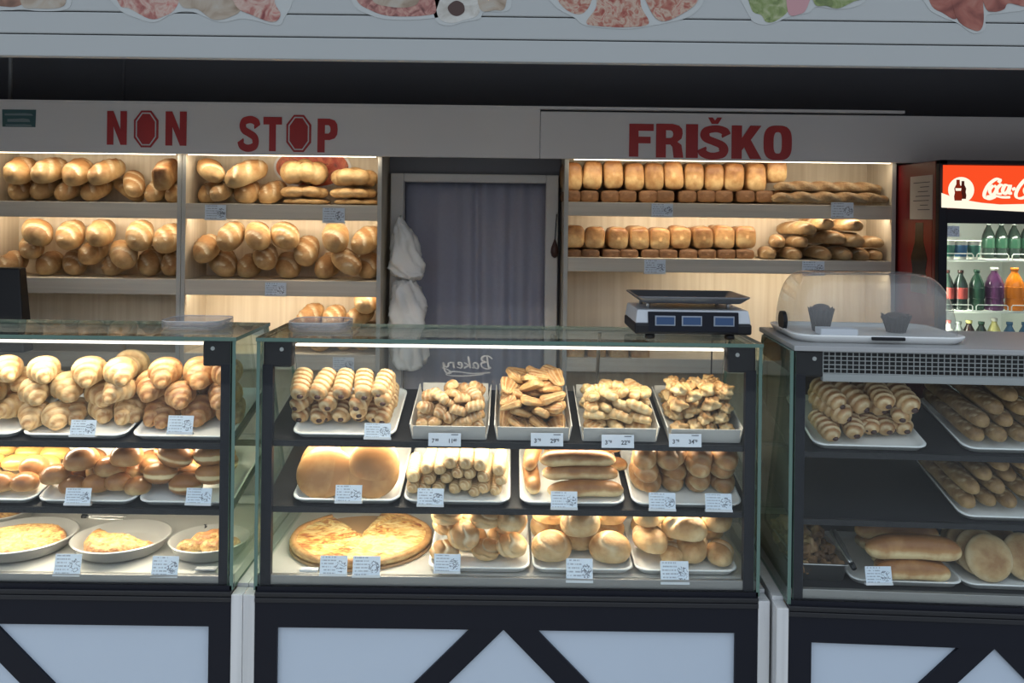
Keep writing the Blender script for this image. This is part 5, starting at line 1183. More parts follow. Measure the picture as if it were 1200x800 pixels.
heap('sausage_roll', 'dim striped sausage roll', 'sausage rolls in the right case', 'right case tray', {
  'bottom layer': [C(974, 516), C(996, 518), C(1021, 519), C(1046, 518), C(1066, 518)],
  'second layer': [C(962, 507, rz=20), C(985, 502, rz=38, s=1.1), C(1010, 508, rz=10), C(1034, 506, rz=5), C(1060, 507, rz=-20)],
  'third layer': [C(961, 488, rz=30), C(991, 485, rz=34, s=1.15), C(1022, 487, rz=5), C(1046, 485, rz=12, s=1.15)], 'top layer': [C(1009, 469, rz=25, s=1.1), C(998, 461, rz=10, Y=2.75)], 'back': [C(965, 470, rz=30, Y=2.72), C(1040, 470, rz=10, Y=2.76)]}, lambda px, py, ti: RP(px, py, Z1, (0.035, 0.066, 0.105, 0.145, .1)[ti], lo=2.52), 1.05, rx0=28)
def along(kind, A, B, s, label, group):
    A, B = Vector(A), Vector(B); d = (A - B); L = d.length; d.normalize(); y = -d
    x = y.cross(Vector((0, 0, 1))).normalized(); z = x.cross(y); Mx = Matrix((x, y, z)).transposed()
    cnt[0] += 1; me = KIND[kind][cnt[0] % 3]; o = link(NAME[kind], me, None, (A + B) / 2); o.rotation_euler = Mx.to_euler(); k = L / 0.36; o.scale = (s, k, s)
    BAKED.append((o, None)); return tag(o, label, CAT[kind], group)
def sticks(ends, z0, where, group):
    lay = {}
    for (px, py, h) in ends: lay.setdefault(h, []).append((px, py))
    for li, (h, row) in enumerate(sorted(lay.items())):
        for k, (px, py) in enumerate(sorted(row)):
            A = RP(px, py, z0, h, lo=2.464, hi=2.60); A.z = max(A.z, z0 + 0.010 + TAN * (A.y - 2.44) + h - 0.004); D = 0.355 - max(0, (A.z - 0.95)) * 0.36
            B = A + Vector((-0.015 + 0.012 * math.sin(px), D * 0.985, D * (TAN + 0.012)))
            along('stick', A, B, 1.15, f'bread stick, {ORD[k]} from left in the {("bottom", "second", "third", "fourth", "top")[li]} layer of the {where}', group)
sticks([(1152, 521, .034), (1178, 523, .034), (1206, 523, .034), (1234, 523, .034), (1155, 506, .07), (1183, 508, .07), (1212, 508, .07), (1174, 492, .105), (1200, 492, .105), (1190, 475, .14), (1216, 477, .14)], Z1, 'upper stick tray', 'bread sticks in the upper tray')
sticks([(1146, 600, .034), (1168, 603, .034), (1194, 603, .034), (1222, 603, .034), (1150, 590, .066), (1174, 592, .066), (1200, 591, .066), (1226, 591, .066), (1165, 577, .098), (1190, 578, .098), (1216, 578, .098), (1178, 566, .118), (1204, 566, .118)], Z2, 'lower stick tray', 'bread sticks in the lower tray')
# steel bin of fried bites with tongs
a, b = at(934, 664, 2.50), at(1001, 665, 2.50)
level('bin', ZD + 0.008, 0, 2.5, 2.515, 2.82, a.x + 0.012, b.x - 0.012)
tb = empty('steel_bin', ((a.x + b.x) / 2, 2.50, ZD + 0.001), -RT, 'shallow steel bin of fried bites beside the dim case end', 'food bin'); W = b.x - a.x - 0.01; Hh = 0.05
mb = MB().rings([[(x, y + 0.17, z) for x, y in rrect(W - q, 0.33 - q, 0.02)] for q, z in ((0.05, 0.0), (0.03, 0.0), (0.01, Hh), (0.0, Hh), (0.0, Hh + 0.003), (0.012, Hh + 0.003), (0.036, 0.004), (0.06, 0.003))])
build(mb, 'bin_body', M['steel'], tb, True)
r = random.Random(4); kk = 0
for li, (h, nx, ny) in enumerate(((0.035, 4, 6), (0.062, 3, 5), (0.088, 3, 3))):
    for j in range(ny):
        for i in range(nx):
            x = (i + .5 + r.uniform(-.2, .2)) / nx; y = (j + .5 + r.uniform(-.2, .2)) / ny
            if li: y = 0.3 * li * 0.5 + y * (1 - 0.15 * li)
            p = Vector((tb.location.x - W / 2 + 0.025 + x * (W - 0.05), tb.location.y + 0.03 + y * 0.27, ZD + h))
            bt = piece('bite', p, (r.uniform(0, 360), r.uniform(0, 360), r.uniform(0, 360)), r.uniform(.9, 1.15), f'small brown fried bite, {ORD[i]} from left in {("front", "second", "third", "fourth", "fifth", "sixth")[j]} row, {("lower", "upper", "top")[li]} layer of the bin', 'fried bites in the steel bin')
LEVEL[0] = None
tongs(at(1000, 664, 2.47), at(976, 622, 2.60), 'metal tongs leaning on the edge of the fried bite bin', 0.008)
level('R3', ZD + 0.0085, 0.05, 2.44, 2.46, 3.0, 0.97, 1.33)
heap('hot', 'dim long roll', 'long rolls in the right case', 'right case deck tray', {
  'bottom layer': [C(1082, 679, rz=88, s=1.0), C(1074, 672, rz=88, Y=2.62)], 'second layer': [C(1075, 664, rz=86, s=1.12)], 'third layer': [C(1072, 649, rz=84, s=1.16)], 'top layer': [C(1050, 640, rz=80, Y=2.64)], 'back row': [C(1040, 626, rz=80, Y=2.70, s=1.1), C(1060, 631, rz=85, Y=2.72)]}, lambda px, py, ti: RP(px, py, ZD, (0.03, 0.062, 0.10, .11, .1)[ti], .05, 2.51), 1.0, 2)
level('R3b', ZD + 0.0085, 0.05, 2.44, 2.455, 3.0)
PG = 'round flatbreads in the right case'
for px, py, rx, rz, Y, lab in ((1160, 659, 70, -6, 2.52, 'round pita with brown centre leaning at the front of its tray'), (1147, 652, 68, -12, 2.56, 'round pita second in the leaning row behind the front one'), (1137, 647, 66, -14, 2.60, 'round pita third in the leaning row beside the long rolls'), (1196, 652, 66, 4, 2.53, 'round pita leaning at the picture edge beside the front one'), (1166, 634, 30, 0, 2.62, 'pale round pita lying across the top of the leaning ones'), (1130, 634, 40, -10, 2.68, 'round pita leaning at the tray back beside the long rolls')):
    FIXED.add(piece('pita', at(px, py, Y), (rx, 0, rz), 1.08, lab, PG).name)
LEVEL[0] = None
card(1029.5, 673.5, 'white price card before the long rolls, right case deck', Y=2.455, w=31, h=19)
# ================================================================== bread on the wall shelves
SHP = lambda Ys: (lambda px, py, ti: at(px, py, Ys[ti]))
level('A1', ZA[0] + .001, 0, 3.8, 3.79, 4.066, -2.33, -1.488, 0, 1.955)
heap('loaf', 'oval white loaf', 'loaves on the upper left shelf', 'upper shelf, far left', {
  'bottom layer': [C(20, 227), C(48, 227, Y=3.98), C(76, 221), C(113, 215, rz=-15, s=1.05), C(98, 228, Y=3.98)], 'upper layer': [C(37, 212, rz=25, s=1.1), C(54, 199, s=1.05), C(89, 199, s=1.05)]}, SHP((3.945, 3.945)), 1.0, jit=13, rx0=22)
heap('loaf_long', 'small slashed loaf', 'loaves on the upper left shelf', 'upper shelf near the post', {
  'bottom layer': [C(137, 227, rz=50, s=.72), C(161, 224, rz=40, s=.85), C(182, 225, rz=15, s=.9), C(202, 226, s=.85)], 'upper layer': [C(200, 203, kind='tin', s=.85)]}, SHP((3.945, 3.945)), 1.0, jit=13, rx0=22)
level('A2', ZA[1] + .001, 0, 3.8, 3.79, 4.066, -2.33, -1.488, 0, 1.67)
heap('loaf', 'oval white loaf', 'loaves on the lower left shelf', 'lower shelf, far left', {
  'bottom layer': [C(24, 313), C(37, 305, rz=20), C(59, 314, Y=3.98), C(75, 306, rz=28), C(107, 307, rz=15), C(125, 315, Y=3.98), C(141, 302, rz=30, s=1.05), C(172, 303, rz=20), C(187, 315, Y=3.98), C(203, 311)],
  'upper layer': [C(41, 283, rz=30, s=1.15), C(80, 283, rz=15, s=1.05), C(118, 284, rz=12, s=1.08), C(194, 290, s=1.08)]}, SHP((3.945, 3.945)), 1.0, jit=13, rx0=22)
level('B1', ZA[0] + .001, 0, 3.8, 3.79, 4.066, -1.44, -1.05, 0, 1.955)
heap('loaf', 'oval white loaf', 'loaves on the upper shelf by the doorway', 'upper shelf beside post', {
  'bottom layer': [C(236, 229), C(258, 228, s=.85), C(283, 228, s=1.05), C(297, 222, rz=-20)], 'upper layer': [C(247, 209, rz=30, s=.95), C(283, 206, rz=-35, s=1.15)]}, SHP((3.945, 3.945)), 1.0, jit=13, rx0=22)
LEVEL[0] = None
BG = 'pull-apart loaves on the upper shelf'
for px, tops, lab in ((357, (.030, .062, .122), 'left stack'), (416, (.030, .056, .092), 'right stack, beside the doorway')):
    zb = ZA[0] + .001
    for k, hgt in enumerate(tops):
        me = KIND['bubble'][(cnt[0] + 1) % 3]; V = verts(me); hz = float(V[:, 2].max() - V[:, 2].min()); sz = hgt / hz
        o = piece('bubble', (at(px + (3, -2, 0)[k], 230, 3.94).x, 3.94, zb - float(V[:, 2].min()) * sz), (0, 0, 40 * k + px), (.98, .98, sz), f'round pull-apart loaf, {("lowest", "middle", "topmost")[k]} of the {lab}', BG)
        zb += hgt * 0.985; FIXED.add(o.name)
level('B2', ZA[1] + .001, 0, 3.8, 3.79, 4.066, -1.44, -0.597, 0, 1.67)
heap('loaf', 'oval white loaf', 'loaves on the second shelf by the doorway', 'second shelf beside the doorway', {
  'bottom layer': [C(246, 317), C(262, 305, rz=30, s=1.1), C(283, 318, Y=3.98), C(298, 311, rz=15), C(331, 309, rz=15, s=1.05), C(364, 309, s=1.1), C(387, 318, Y=3.98), C(397, 308, rz=30, s=1.02), C(432, 312)],
  'upper layer': [C(270, 287, rz=10, s=1.1), C(303, 289, rz=10, s=1.08), C(336, 291, rz=28, s=1.1), C(407, 292, rz=8, s=1.02), C(434, 292, s=1.0)]}, SHP((3.945, 3.945)), 1.0, jit=13, rx0=22)
level('B3', ZA[2] + .001, 0, 3.8, 3.81, 4.066, -1.44, -0.597)
heap('loaf', 'oval white loaf', 'loaves on the low shelf by the doorway', 'low shelf behind the case top', {
  'bottom layer': [C(372, 396), C(394, 399), C(416, 398), C(436, 397)], 'upper layer': [C(371, 373, s=.9), C(394, 376, s=.9), C(418, 377, s=.9, rz=-30), C(437, 371, s=.95)]}, SHP((3.945, 3.945)), 0.95, jit=13, rx0=22)
LEVEL[0] = None
xs1 = [672, 694.5, 717, 739, 763.5, 787, 810, 833.5, 856, 878, 901]; ys1 = [206.5, 209, 206.5, 210, 208.5, 211, 211, 209.5, 211, 209, 205]
TG = 'tin loaves on the top shelf'
for k, (x, y) in enumerate(zip(xs1, ys1)): piece('tin', at(x, y + 2, 3.955), (random.uniform(-3, 3), random.uniform(-5, 5), random.uniform(-4, 4)), (.93, .85, 1.0 if k < 10 else .82), f'golden tin loaf, {ORD[k] + " from left" if k < 10 else "last on right"} in the upper row, top shelf', TG)
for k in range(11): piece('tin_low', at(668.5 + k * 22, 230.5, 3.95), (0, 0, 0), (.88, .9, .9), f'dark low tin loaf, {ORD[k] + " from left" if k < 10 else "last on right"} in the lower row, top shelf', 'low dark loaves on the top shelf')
piece('tin', at(914, 229.5, 3.95), (0, 0, 0), (.8, .9, .42), 'short brown loaf end between the tin loaves and seeded batons', TG)
for k, (px, py, Y) in enumerate(((970, 233, 3.86), (976, 228, 3.93), (968, 223, 3.90))): piece('seed_baton', at(px, py, Y), (0, 0, 90 + (k - 1) * 2), (1, 1, 1), f'long seeded twisted baton, {("lowest front", "back", "topmost")[k]} of the three', 'seeded batons on the top shelf')
xs2 = [674.5, 698, 723.5, 748, 771, 794, 817.5, 841, 865]; ys2 = [280, 282, 281, 282, 282.5, 282.5, 282, 282, 280]
TG2 = 'tin loaves on the second shelf'
for k, (x, y) in enumerate(zip(xs2, ys2)): piece('tin', at(x, y + 0.5, 3.955), (random.uniform(-4, 4), random.uniform(-6, 6), random.uniform(-6, 6)), (.97, .85, .78), f'squat tin loaf, {ORD[k]} from left in the upper row, second shelf', TG2)
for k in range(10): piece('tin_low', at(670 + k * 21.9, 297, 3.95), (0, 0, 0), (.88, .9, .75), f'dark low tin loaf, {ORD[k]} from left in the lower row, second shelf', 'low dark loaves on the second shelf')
level('C2', ZC[1] + .001, 0, 3.8, 3.79, 4.066, 1.10, 1.69)
heap('baton', 'floured baton loaf', 'floured batons on the second shelf', 'baton heap, second shelf', {
  'bottom row': [C(902, 295, rz=-10), C(920, 294, rz=8), C(946, 292, rz=10, s=1.1), C(973, 291, rz=12, s=1.1), C(1003, 291, rz=10), C(1022, 297, rz=5, s=.95)], 'middle row': [C(912, 280, rz=-15), C(935, 280, rz=-5, s=1.05), C(962, 274, rz=25, s=1.15), C(996, 279, rz=15, s=1.2), C(1012, 284, rz=20)], 'top row': [C(932, 267, rz=12, s=1.15), C(956, 265, rz=15, s=1.1), C(986, 268, rz=20, s=1.1)]}, SHP((3.935, 3.94, 3.945)), 1.0)
LEVEL[0] = None
heap('tin', 'tin loaf', 'tin loaves on the low shelf', 'low shelf behind the scale', {'front row': [C(672, 408), C(697, 409), C(722, 409), C(747, 410)]}, SHP((3.92,)), (.95, 1, .8) if False else 0.9, 3)
for px, py, w, h, Y, l in ((252.5, 248.5, 25, 17, 3.793, 'under the white loaves, upper shelf beside the post'), (391, 252, 26, 17, 3.793, 'under the right pull-apart stack'), (323, 338.5, 25, 15, 3.793, 'under the second shelf of white loaves'), (776, 246, 25, 15, 3.793, 'under the tin loaves on the top shelf'), (987, 246, 26, 18, 3.793, 'under the seeded batons'), (767.5, 312, 25, 16, 3.793, 'under the tin loaves on the second shelf'), (953, 314, 26, 16, 3.793, 'under the floured batons'), (402.5, 426, 25, 15, 3.793, 'on the low shelf edge seen through the middle case')):
    card(px, py, 'white price card ' + l, Y=Y, w=w, h=h, lean=0)
relax()
# small shifts that settle the pieces against each other without passing through (x, y, z in 0.1 mm, size in 1/1000)
SETTLE = "-75,-32,-74,860 -219,216,-19,860 -161,20,146,860 -134,-31,83,860 -191,-56,68,860 7,19,-3,985 -83,-106,76,860 0,0,0,1000 -76,-98,-82,860 36,-89,-79,860 -295,287,8,860 55,247,-3,860 75,432,41,860 -77,-88,13,860 -23,96,125,860 -21,448,41,860 -83,433,-93,860 -81,-96,34,860 39,374,17,900 -121,-86,66,860 277,-99,72,860 -101,-95,71,860 298,267,75,860 -84,46,2,985 254,203,-19,860 -299,143,-26,860 -51,218,-16,860 79,441,40,860 54,-34,-43,860 41,-93,19,860 124,64,-32,860 70,-85,68,860 -140,-102,73,860 193,47,12,985 47,105,78,860 -6,11,10,1000 0,0,0,1000 0,0,0,1000 -129,75,25,1000 0,0,0,1000 0,0,0,1000 -80,203,-9,1000 -77,-3,-1,956 -16,-1,-2,941 0,-101,115,1000 -48,12,3,941 25,-1,3,941 -21,8,124,956 -1,9,4,913 -113,-2,25,873 -92,-15,-20,913 24,-49,12,1000 -227,-49,-51,860 -75,153,26,1000 42,-17,1,1000 -136,144,29,970 -134,52,105,941 -73,0,25,1000 25,0,17,1000 -20,106,32,1000 -85,181,42,985 -15,119,27,1000 -84,9,216,860 -39,-67,-67,860 85,43,229,860 -163,-41,62,860 81,1,55,873 -40,344,49,927 -71,113,-1,927 46,109,101,927 -46,280,61,927 -80,275,64,985 184,288,58,970 -47,335,21,860 -102,251,-1,860 50,202,68,860 55,445,47,860 -21,356,25,860 49,247,-3,860 46,446,45,860 -214,104,381,860 -226,388,31,860 -230,349,24,860 -217,-12,232,860 45,-86,171,860 50,72,146,860 -252,-95,167,860 -447,-8,17,860 21,-61,59,860 52,-84,66,860 -177,-94,73,860 -217,-92,70,860 -109,-93,72,860 -7,3,-7,970 -3,5,-3,985 147,113,18,941 -4,-21,9,886 -74,-22,206,900 26,8,123,970 -95,16,237,900 -25,-103,262,886 31,64,0,913 19,137,5,886 0,32,-74,1000 -106,112,21,970 -111,64,52,970 -51,19,43,956 10,203,45,970 49,85,8,970 -46,111,39,985 39,95,105,985 12,54,12,1000 -53,153,133,1000 -3,94,22,1000 -4,65,70,1000 7,78,18,1000 55,72,26,1000 49,6,40,1000 -42,49,127,927 20,-8,338,970 45,-13,60,941 23,-18,245,927 40,158,-57,985 56,86,128,970 -2,32,177,985 -21,65,23,913 0,0,0,1000 16,23,114,985 0,106,122,985 -17,87,68,956 0,0,0,1000 0,0,0,1000 43,22,99,985 -29,54,13,970 -21,47,26,1000 -9,11,28,1000 1,-4,103,1000 88,78,142,985 27,12,-12,985 0,0,0,1000 430,-50,-103,860 238,176,-52,860 106,-75,-53,860 211,-65,-45,860 -135,9,-54,860 -197,3,-77,860 -178,191,9,860 -167,39,76,860 145,316,13,860 36,134,-6,860 68,188,-41,900 202,189,-53,860 67,-53,240,860 -140,80,-25,860 -100,250,-2,860 -79,294,17,860 105,118,-15,860 162,34,-23,860 128,26,72,860 227,107,37,860 124,-163,247,860 -21,-40,-17,860 75,-207,47,860 -15,-103,200,860 -253,-117,1,860 59,-258,-24,860 -131,382,-56,860 -238,-32,207,860 225,-362,132,860 207,-231,48,860 -55,245,81,860 74,-32,125,860 -157,264,194,860 6,121,248,860 -47,-107,-136,900 -221,57,218,860 -4,-119,113,860 -4,6,238,860 -177,-375,174,860 20,-401,204,860 -21,11,221,860 258,-30,106,860 75,434,90,860 -345,-77,266,860 393,-164,145,860 -170,225,350,860 13,76,360,860 111,-49,433,860 -251,-260,268,860 53,-364,259,860 105,-419,127,860 -282,-204,285,860 -111,-223,-39,860 179,-333,243,860 129,-411,129,860 -96,-180,157,873 -53,-60,-47,860 -158,290,29,860 -94,-70,-46,860 68,154,5,860 -82,199,220,860 -29,-39,196,860 184,-49,262,860 67,-55,257,860 -16,83,366,860 295,166,8,860 182,407,64,860 -243,265,243,860 -35,429,71,860 56,277,145,860 34,21,298,913 35,-104,-56,860 26,197,95,970 -194,400,74,900 17,306,67,985 -43,45,-3,941 -55,-47,90,860 89,-53,132,860 -92,226,230,860 -47,74,301,860 -45,-58,9,860 61,-4,-45,860 -47,-12,226,860 60,353,269,860 19,45,181,873 102,259,28,860 -50,245,215,860 31,389,31,860 6,57,58,860 164,292,57,886 -121,318,168,956 6,243,-49,927 -32,-59,-77,860 -164,-99,33,860 338,6,31,860 60,52,35,900 110,351,45,860 52,444,35,860 -50,-41,-46,860 156,-27,-43,860 85,213,18,860 146,-40,258,860 44,-43,-45,860 -36,4,211,860 -196,208,16,860 126,-157,-67,860 -4,77,0,860 46,177,134,860 -47,411,76,860 127,268,168,860 -52,-36,-37,860 -45,162,3,860 50,441,67,860 -46,442,71,860 7,429,64,860 168,360,70,860 209,157,8,860 45,136,376,860 -16,335,72,956 138,423,66,860 153,367,70,860 53,172,281,860 42,247,-8,860 -46,-48,99,860 -100,160,-38,860 -92,-42,-136,860 43,47,148,860 -36,326,95,860 167,291,6,860 -51,-99,242,860 46,154,227,860 -45,398,78,860 -28,176,137,860 -52,307,100,860 39,64,100,860 -37,334,57,860 -139,255,86,873 -63,273,70,860 20,161,265,886 -45,-11,35,860 -18,-25,27,900 2,86,41,860 42,-40,33,860 -9,101,63,886 1,181,-27,860 -34,176,43,886 37,125,41,860 -2,312,30,886 -5,267,44,941 -61,147,36,860 -4,241,84,970 -32,75,26,900 9,126,48,860 75,155,33,860 -9,120,326,1000 -65,139,257,1000 -48,111,-54,1000 206,28,11,1000 -239,4,14,1000 16,4,0,1000 0,0,0,1000 -35,-30,49,860 -52,19,293,860 -33,68,291,860 -12,-11,150,860 54,-34,79,860 34,7,278,860 86,84,-5,860 -22,58,-12,860 -53,56,-14,860 -10,11,-20,860 103,67,-8,860 -6,5,246,873 103,2,135,873 -44,1,136,873 -10,4,63,913 -49,-9,27,970 -14,-31,156,860 19,6,115,956 55,-9,194,956 65,-2,105,985 14,-40,211,900 -2,-79,-10,1000 39,106,-40,1000 -7,-105,-59,1000 -3,31,-173,1000 15,29,6,1000 -15,-29,73,1000 0,0,0,1000 0,0,0,1000 -60,388,44,860 39,379,45,860 242,349,36,860 -98,217,131,860 60,300,28,860 -64,-88,16,860 -283,269,17,860 64,258,13,860 -173,376,176,860 359,67,90,860 -67,-105,45,860 101,-106,172,860 -104,69,81,860 205,-104,42,860 -39,-34,58,860 66,-111,43,860 -75,28,-38,860 6,262,14,941 -15,170,-25,860 77,-8,147,860 -1,151,21,1000 -83,282,97,860 -86,-72,120,860 22,-16,7,956 0,129,60,900 -23,190,164,956 29,113,95,1000 198,266,25,970 -69,-68,-4,900 72,-66,-5,900 -13,-26,44,956 -20,318,33,970 -19,179,3,900 31,319,34,956 -93,346,33,941 37,397,35,941 -84,-5,211,860 -98,-61,-43,860 -85,-71,-20,860 69,-96,-50,860 169,-93,148,860 79,35,40,860 -84,285,102,860 -71,297,65,970 33,433,114,860 82,431,47,886 29,-16,73,886 -62,444,38,860 26,51,-31,860 -4,370,28,860 -12,447,46,860 48,407,36,860 -60,-87,-80,860 -365,-96,245,860 59,444,44,860 129,340,22,860 63,84,105,860 -31,-93,193,860 116,81,79,860 -51,-95,342,860 159,-107,79,860 -106,228,16,913 338,295,-38,860 -77,437,81,956 10,195,26,956 -72,14,0,1000 -61,6,0,1000 -77,47,0,1000 0,0,0,1000 -3,-10,63,1000 30,40,62,985 121,-6,21,1000 -65,0,91,1000 54,-31,75,985 -78,-52,129,1000 86,-21,68,1000 -162,7,1,1000 -28,49,0,956 -127,-1,0,970 -6,9,0,970 -155,-7,93,1000 40,-3,77,956 118,15,34,970 238,-4,45,985 -135,17,148,970 -5,39,103,956 84,7,88,985 -3,-79,260,970 41,-68,284,956 0,0,0,1000 0,0,0,1000 -15,0,0,1000 0,-11,4,1000 0,88,0,1000 -7,-22,-3,985 16,-54,60,985 3,52,-4,985 0,0,0,1000 0,0,0,1000 9,-16,0,1000 0,0,0,1000 0,-1,0,1000 0,0,0,1000 22,29,0,1000 0,0,0,1000 0,-54,0,1000 -32,-16,0,1000 0,0,0,1000 0,-110,0,1000 0,3,0,1000 0,0,0,1000 -56,-51,-7,970 0,30,2,1000 -7,-39,59,1000 -44,15,65,1000 0,0,0,1000 -12,-10,-3,1000 0,-27,21,1000 0,0,0,1000 -21,6,17,1000 5,11,43,1000 0,0,0,1000 -3,-30,64,1000 16,-39,10,1000 0,0,0,1000 -7,7,59,970 36,76,150,956 80,30,149,1000 0,0,0,1000 0,0,0,1000 0,0,0,1000 -3,-29,92,1000 -1,-12,11,1000 0,0,0,1000 -37,2,61,1000 16,-81,102,985 0,-14,-7,1000 32,320,-27,860 -56,182,-35,860 -62,-49,40,860 -3,8,31,1000 -24,440,90,860 -5,-12,155,970 25,449,8,900 -33,-24,152,1000 -16,-19,138,1000 -19,11,197,1000 120,10,0,1000 117,25,10,1000 0,0,0,1000 -79,115,-84,886 40,98,-32,873 128,-9,-71,873 120,36,-33,900 159,-28,67,927 -225,-127,91,886 -58,-75,52,927 107,-61,38,927 283,29,0,956 1,-69,77,956 76,42,-28,956 22,24,-19,956 78,-177,23,970 -90,34,-87,860 -74,-48,247,860 -153,61,-84,860 80,80,-86,860 137,-124,197,860 195,125,-86,873 -40,-210,137,886 -15,-35,139,956 -90,123,-66,886 54,9,-7,913 -89,-200,107,860 -18,-81,113,941 31,-56,84,886 142,23,9,1000 -93,151,-87,860 -138,-418,2,860 4,-28,-89,860 91,154,-88,860 -71,-149,77,886 -107,-166,118,860 0,0,0,1000 95,-7,0,1000 0,0,0,1000 0,0,0,1000 0,0,0,1000 0,0,0,1000 -83,-56,99,873 -248,131,-90,873 -1,32,-76,873 15,-68,162,873 90,117,-79,873 66,15,194,860 137,108,-95,860 75,-145,142,886 65,105,-16,900 28,-53,96,860 129,-144,87,860 27,-83,162,886 -141,-93,44,941 15,38,118,970 -313,23,41,970 -149,-120,-5,941 -68,57,-35,927 44,-82,102,927 -146,-16,37,1000 24,-23,33,1000 115,-30,95,1000 0,0,147,1000 -140,2,38,1000 -57,-30,182,985 12,0,93,985 62,-17,175,985 -7,-5,108,985 -18,-25,253,985 6,-12,191,970 -8,4,111,970 -3,-33,198,1000 92,0,117,985 126,19,234,985 -8,-1,0,1000 -63,32,0,1000 4,14,0,1000 -74,20,0,1000 -9,11,0,1000 -105,26,0,1000 48,26,0,1000 32,0,0,1000 -44,15,0,1000 74,14,0,1000 65,12,0,1000 -5,197,0,956 11,-202,0,1000 12,199,159,956 -22,-270,109,956 -155,-10,99,1000 -44,13,139,985 -64,-22,112,970 -80,16,179,970 -18,3,131,970 23,6,213,970 55,-18,182,985 107,4,206,985 141,8,84,985 -22,12,0,1000 -79,-17,0,1000 18,7,0,1000 -48,-16,0,1000 51,23,0,1000 -6,-20,0,1000 50,16,0,1000 28,-17,0,1000 38,18,0,1000 8,-8,0,1000 -96,8,0,1000 23,4,0,1000 62,-7,0,1000 -55,0,0,1000 -93,-20,0,1000 3,2,-3,985 -24,-10,19,985 -72,2,97,985 -90,-76,68,985 -61,-23,96,985 15,9,-15,985 -15,0,12,1000 12,-9,36,985 -5,0,32,1000 0,0,0,1000 0,0,0,1000 0,0,0,1000 0,0,0,1000"
for (o, _), q in zip(BAKED, SETTLE.split()):
    x, y, z, k = (int(v) for v in q.split(",")); o.location += Vector((x, y, z)) * 1e-4; o.scale = o.scale * (k / 1000)
name_tiers()
# ================================================================== things on the case tops
# digital scale
SZ = ZT
c = at(804.5, 396, 2.66)
s = empty('digital_scale', (c.x, 2.56, SZ), 0, 'black and white digital scale with three displays on the middle case', 'scale'); w = 0.352
for x in (-w / 2 + 0.05, w / 2 - 0.06):
    for y in (0.03, 0.20): build(MB().lathe([(0.014, 0.0), (0.016, 0.004), (0.014, 0.016)], 14, c=(x, y, 0)), 'foot', M['black_plastic'], s, True)
build(MB().box(-w / 2, w / 2, 0.0, 0.24, 0.016, 0.048), 'scale_base', M['black_plastic'], s, bevel=0.006)
build(MB().hexa([(-w / 2 + .002, 0.004, 0.048), (w / 2 - .002, 0.004, 0.048), (w / 2 - .002, 0.238, 0.048), (-w / 2 + .002, 0.238, 0.048), (-w / 2 + .008, 0.012, 0.088), (w / 2 - .008, 0.012, 0.088), (w / 2 - .008, 0.23, 0.088), (-w / 2 + .008, 0.23, 0.088)]), 'scale_housing', plain('pale_grey_plastic', (0.50, 0.52, 0.55), 0.4), s, bevel=0.004)
fp = build(MB().hexa([(-0.136, -0.002, 0.024), (0.136, -0.002, 0.024), (0.136, 0.012, 0.024), (-0.136, 0.012, 0.024), (-0.136, 0.004, 0.083), (0.136, 0.004, 0.083), (0.136, 0.016, 0.083), (-0.136, 0.016, 0.083)]), 'display_panel', M['black'], s, bevel=0.002)
M['lcd'] = plain('blue_display', (0.02, 0.04, 0.09), 0.15, emis=(0.10, 0.22, 0.5), es=0.10); M['lcd_rim'] = plain('display_rim', (0.25, 0.28, 0.34), 0.3)
for x0, x1 in ((-0.116, -0.055), (-0.036, 0.025), (0.060, 0.122)):
    d = build(MB().box(x0, x1, -0.003, 0.003, 0.042, 0.072), 'display', M['lcd_rim'], fp, bevel=0.001)
    build(MB().box(x0 + 0.004, x1 - 0.004, -0.0038, 0.003, 0.046, 0.068), 'display_window', M['lcd'], d)
for x in (-0.13, 0.115):
    for y in (0.05, 0.19): build(MB().tube([(x, y, 0.088), (x, y, 0.112)], 0.006, 10), 'platter_post', M['steel'], s, True)
mb = MB(); mb.rings([[(x * k + 0.0, y * k + 0.12, z) for x, y in rrect(0.345, 0.25, 0.02)] for k, z in ((0.3, 0.108), (0.86, 0.108), (1.0, 0.126), (1.0, 0.129), (0.965, 0.129), (0.84, 0.1115), (0.3, 0.1115))])
build(mb, 'weighing_platter', plain('dark_steel', (0.16, 0.16, 0.17), 0.35, 0.7), s, True)
tag(build(MB().tube([Vector((0.70, 2.79, 1.375)), Vector((0.735, 2.83, 1.346)), Vector((0.75, 2.95, 1.335)), Vector((0.755, 3.17, 1.25)), Vector((0.755, 3.18, 1.0))], 0.0025, 6), 'scale_cable', M['ink'], smooth=True), 'thin black cable trailing from the scale over the back of the case', 'cable')
# clear change dishes
for px, w, lab in ((228, 0.195, 'clear glass change dish on the left case, before the post'), (374, 0.185, 'clear glass change dish on the middle case, beside the bracket')):
    c = at(px, 388, 2.66)
    mb = MB().rings([[(x * k, y * k, z) for x, y in rrect(w, 0.17, 0.05, 8)] for k, z in ((0.4, 0.002), (0.93, 0.0), (1.0, 0.008), (1.0, 0.027), (0.975, 0.03), (0.93, 0.026), (0.88, 0.012), (0.4, 0.009))])
    o = build(mb, 'change_dish', M['dish_glass'], smooth=True, loc=(c.x, 2.69, ZT)); tag(o, lab, 'dish', 'clear change dishes')
    build(MB().rings([[(x * k, y * k, z) for x, y in rrect(w, 0.17, 0.05, 8)] for k, z in ((0.965, 0.0285), (0.995, 0.0285), (0.995, 0.031), (0.965, 0.031), (0.965, 0.0285))], cap0=False, cap1=False), 'dish_rim', plain('thick_glass_rim', (0.50, 0.50, 0.52), 0.12), o, True)
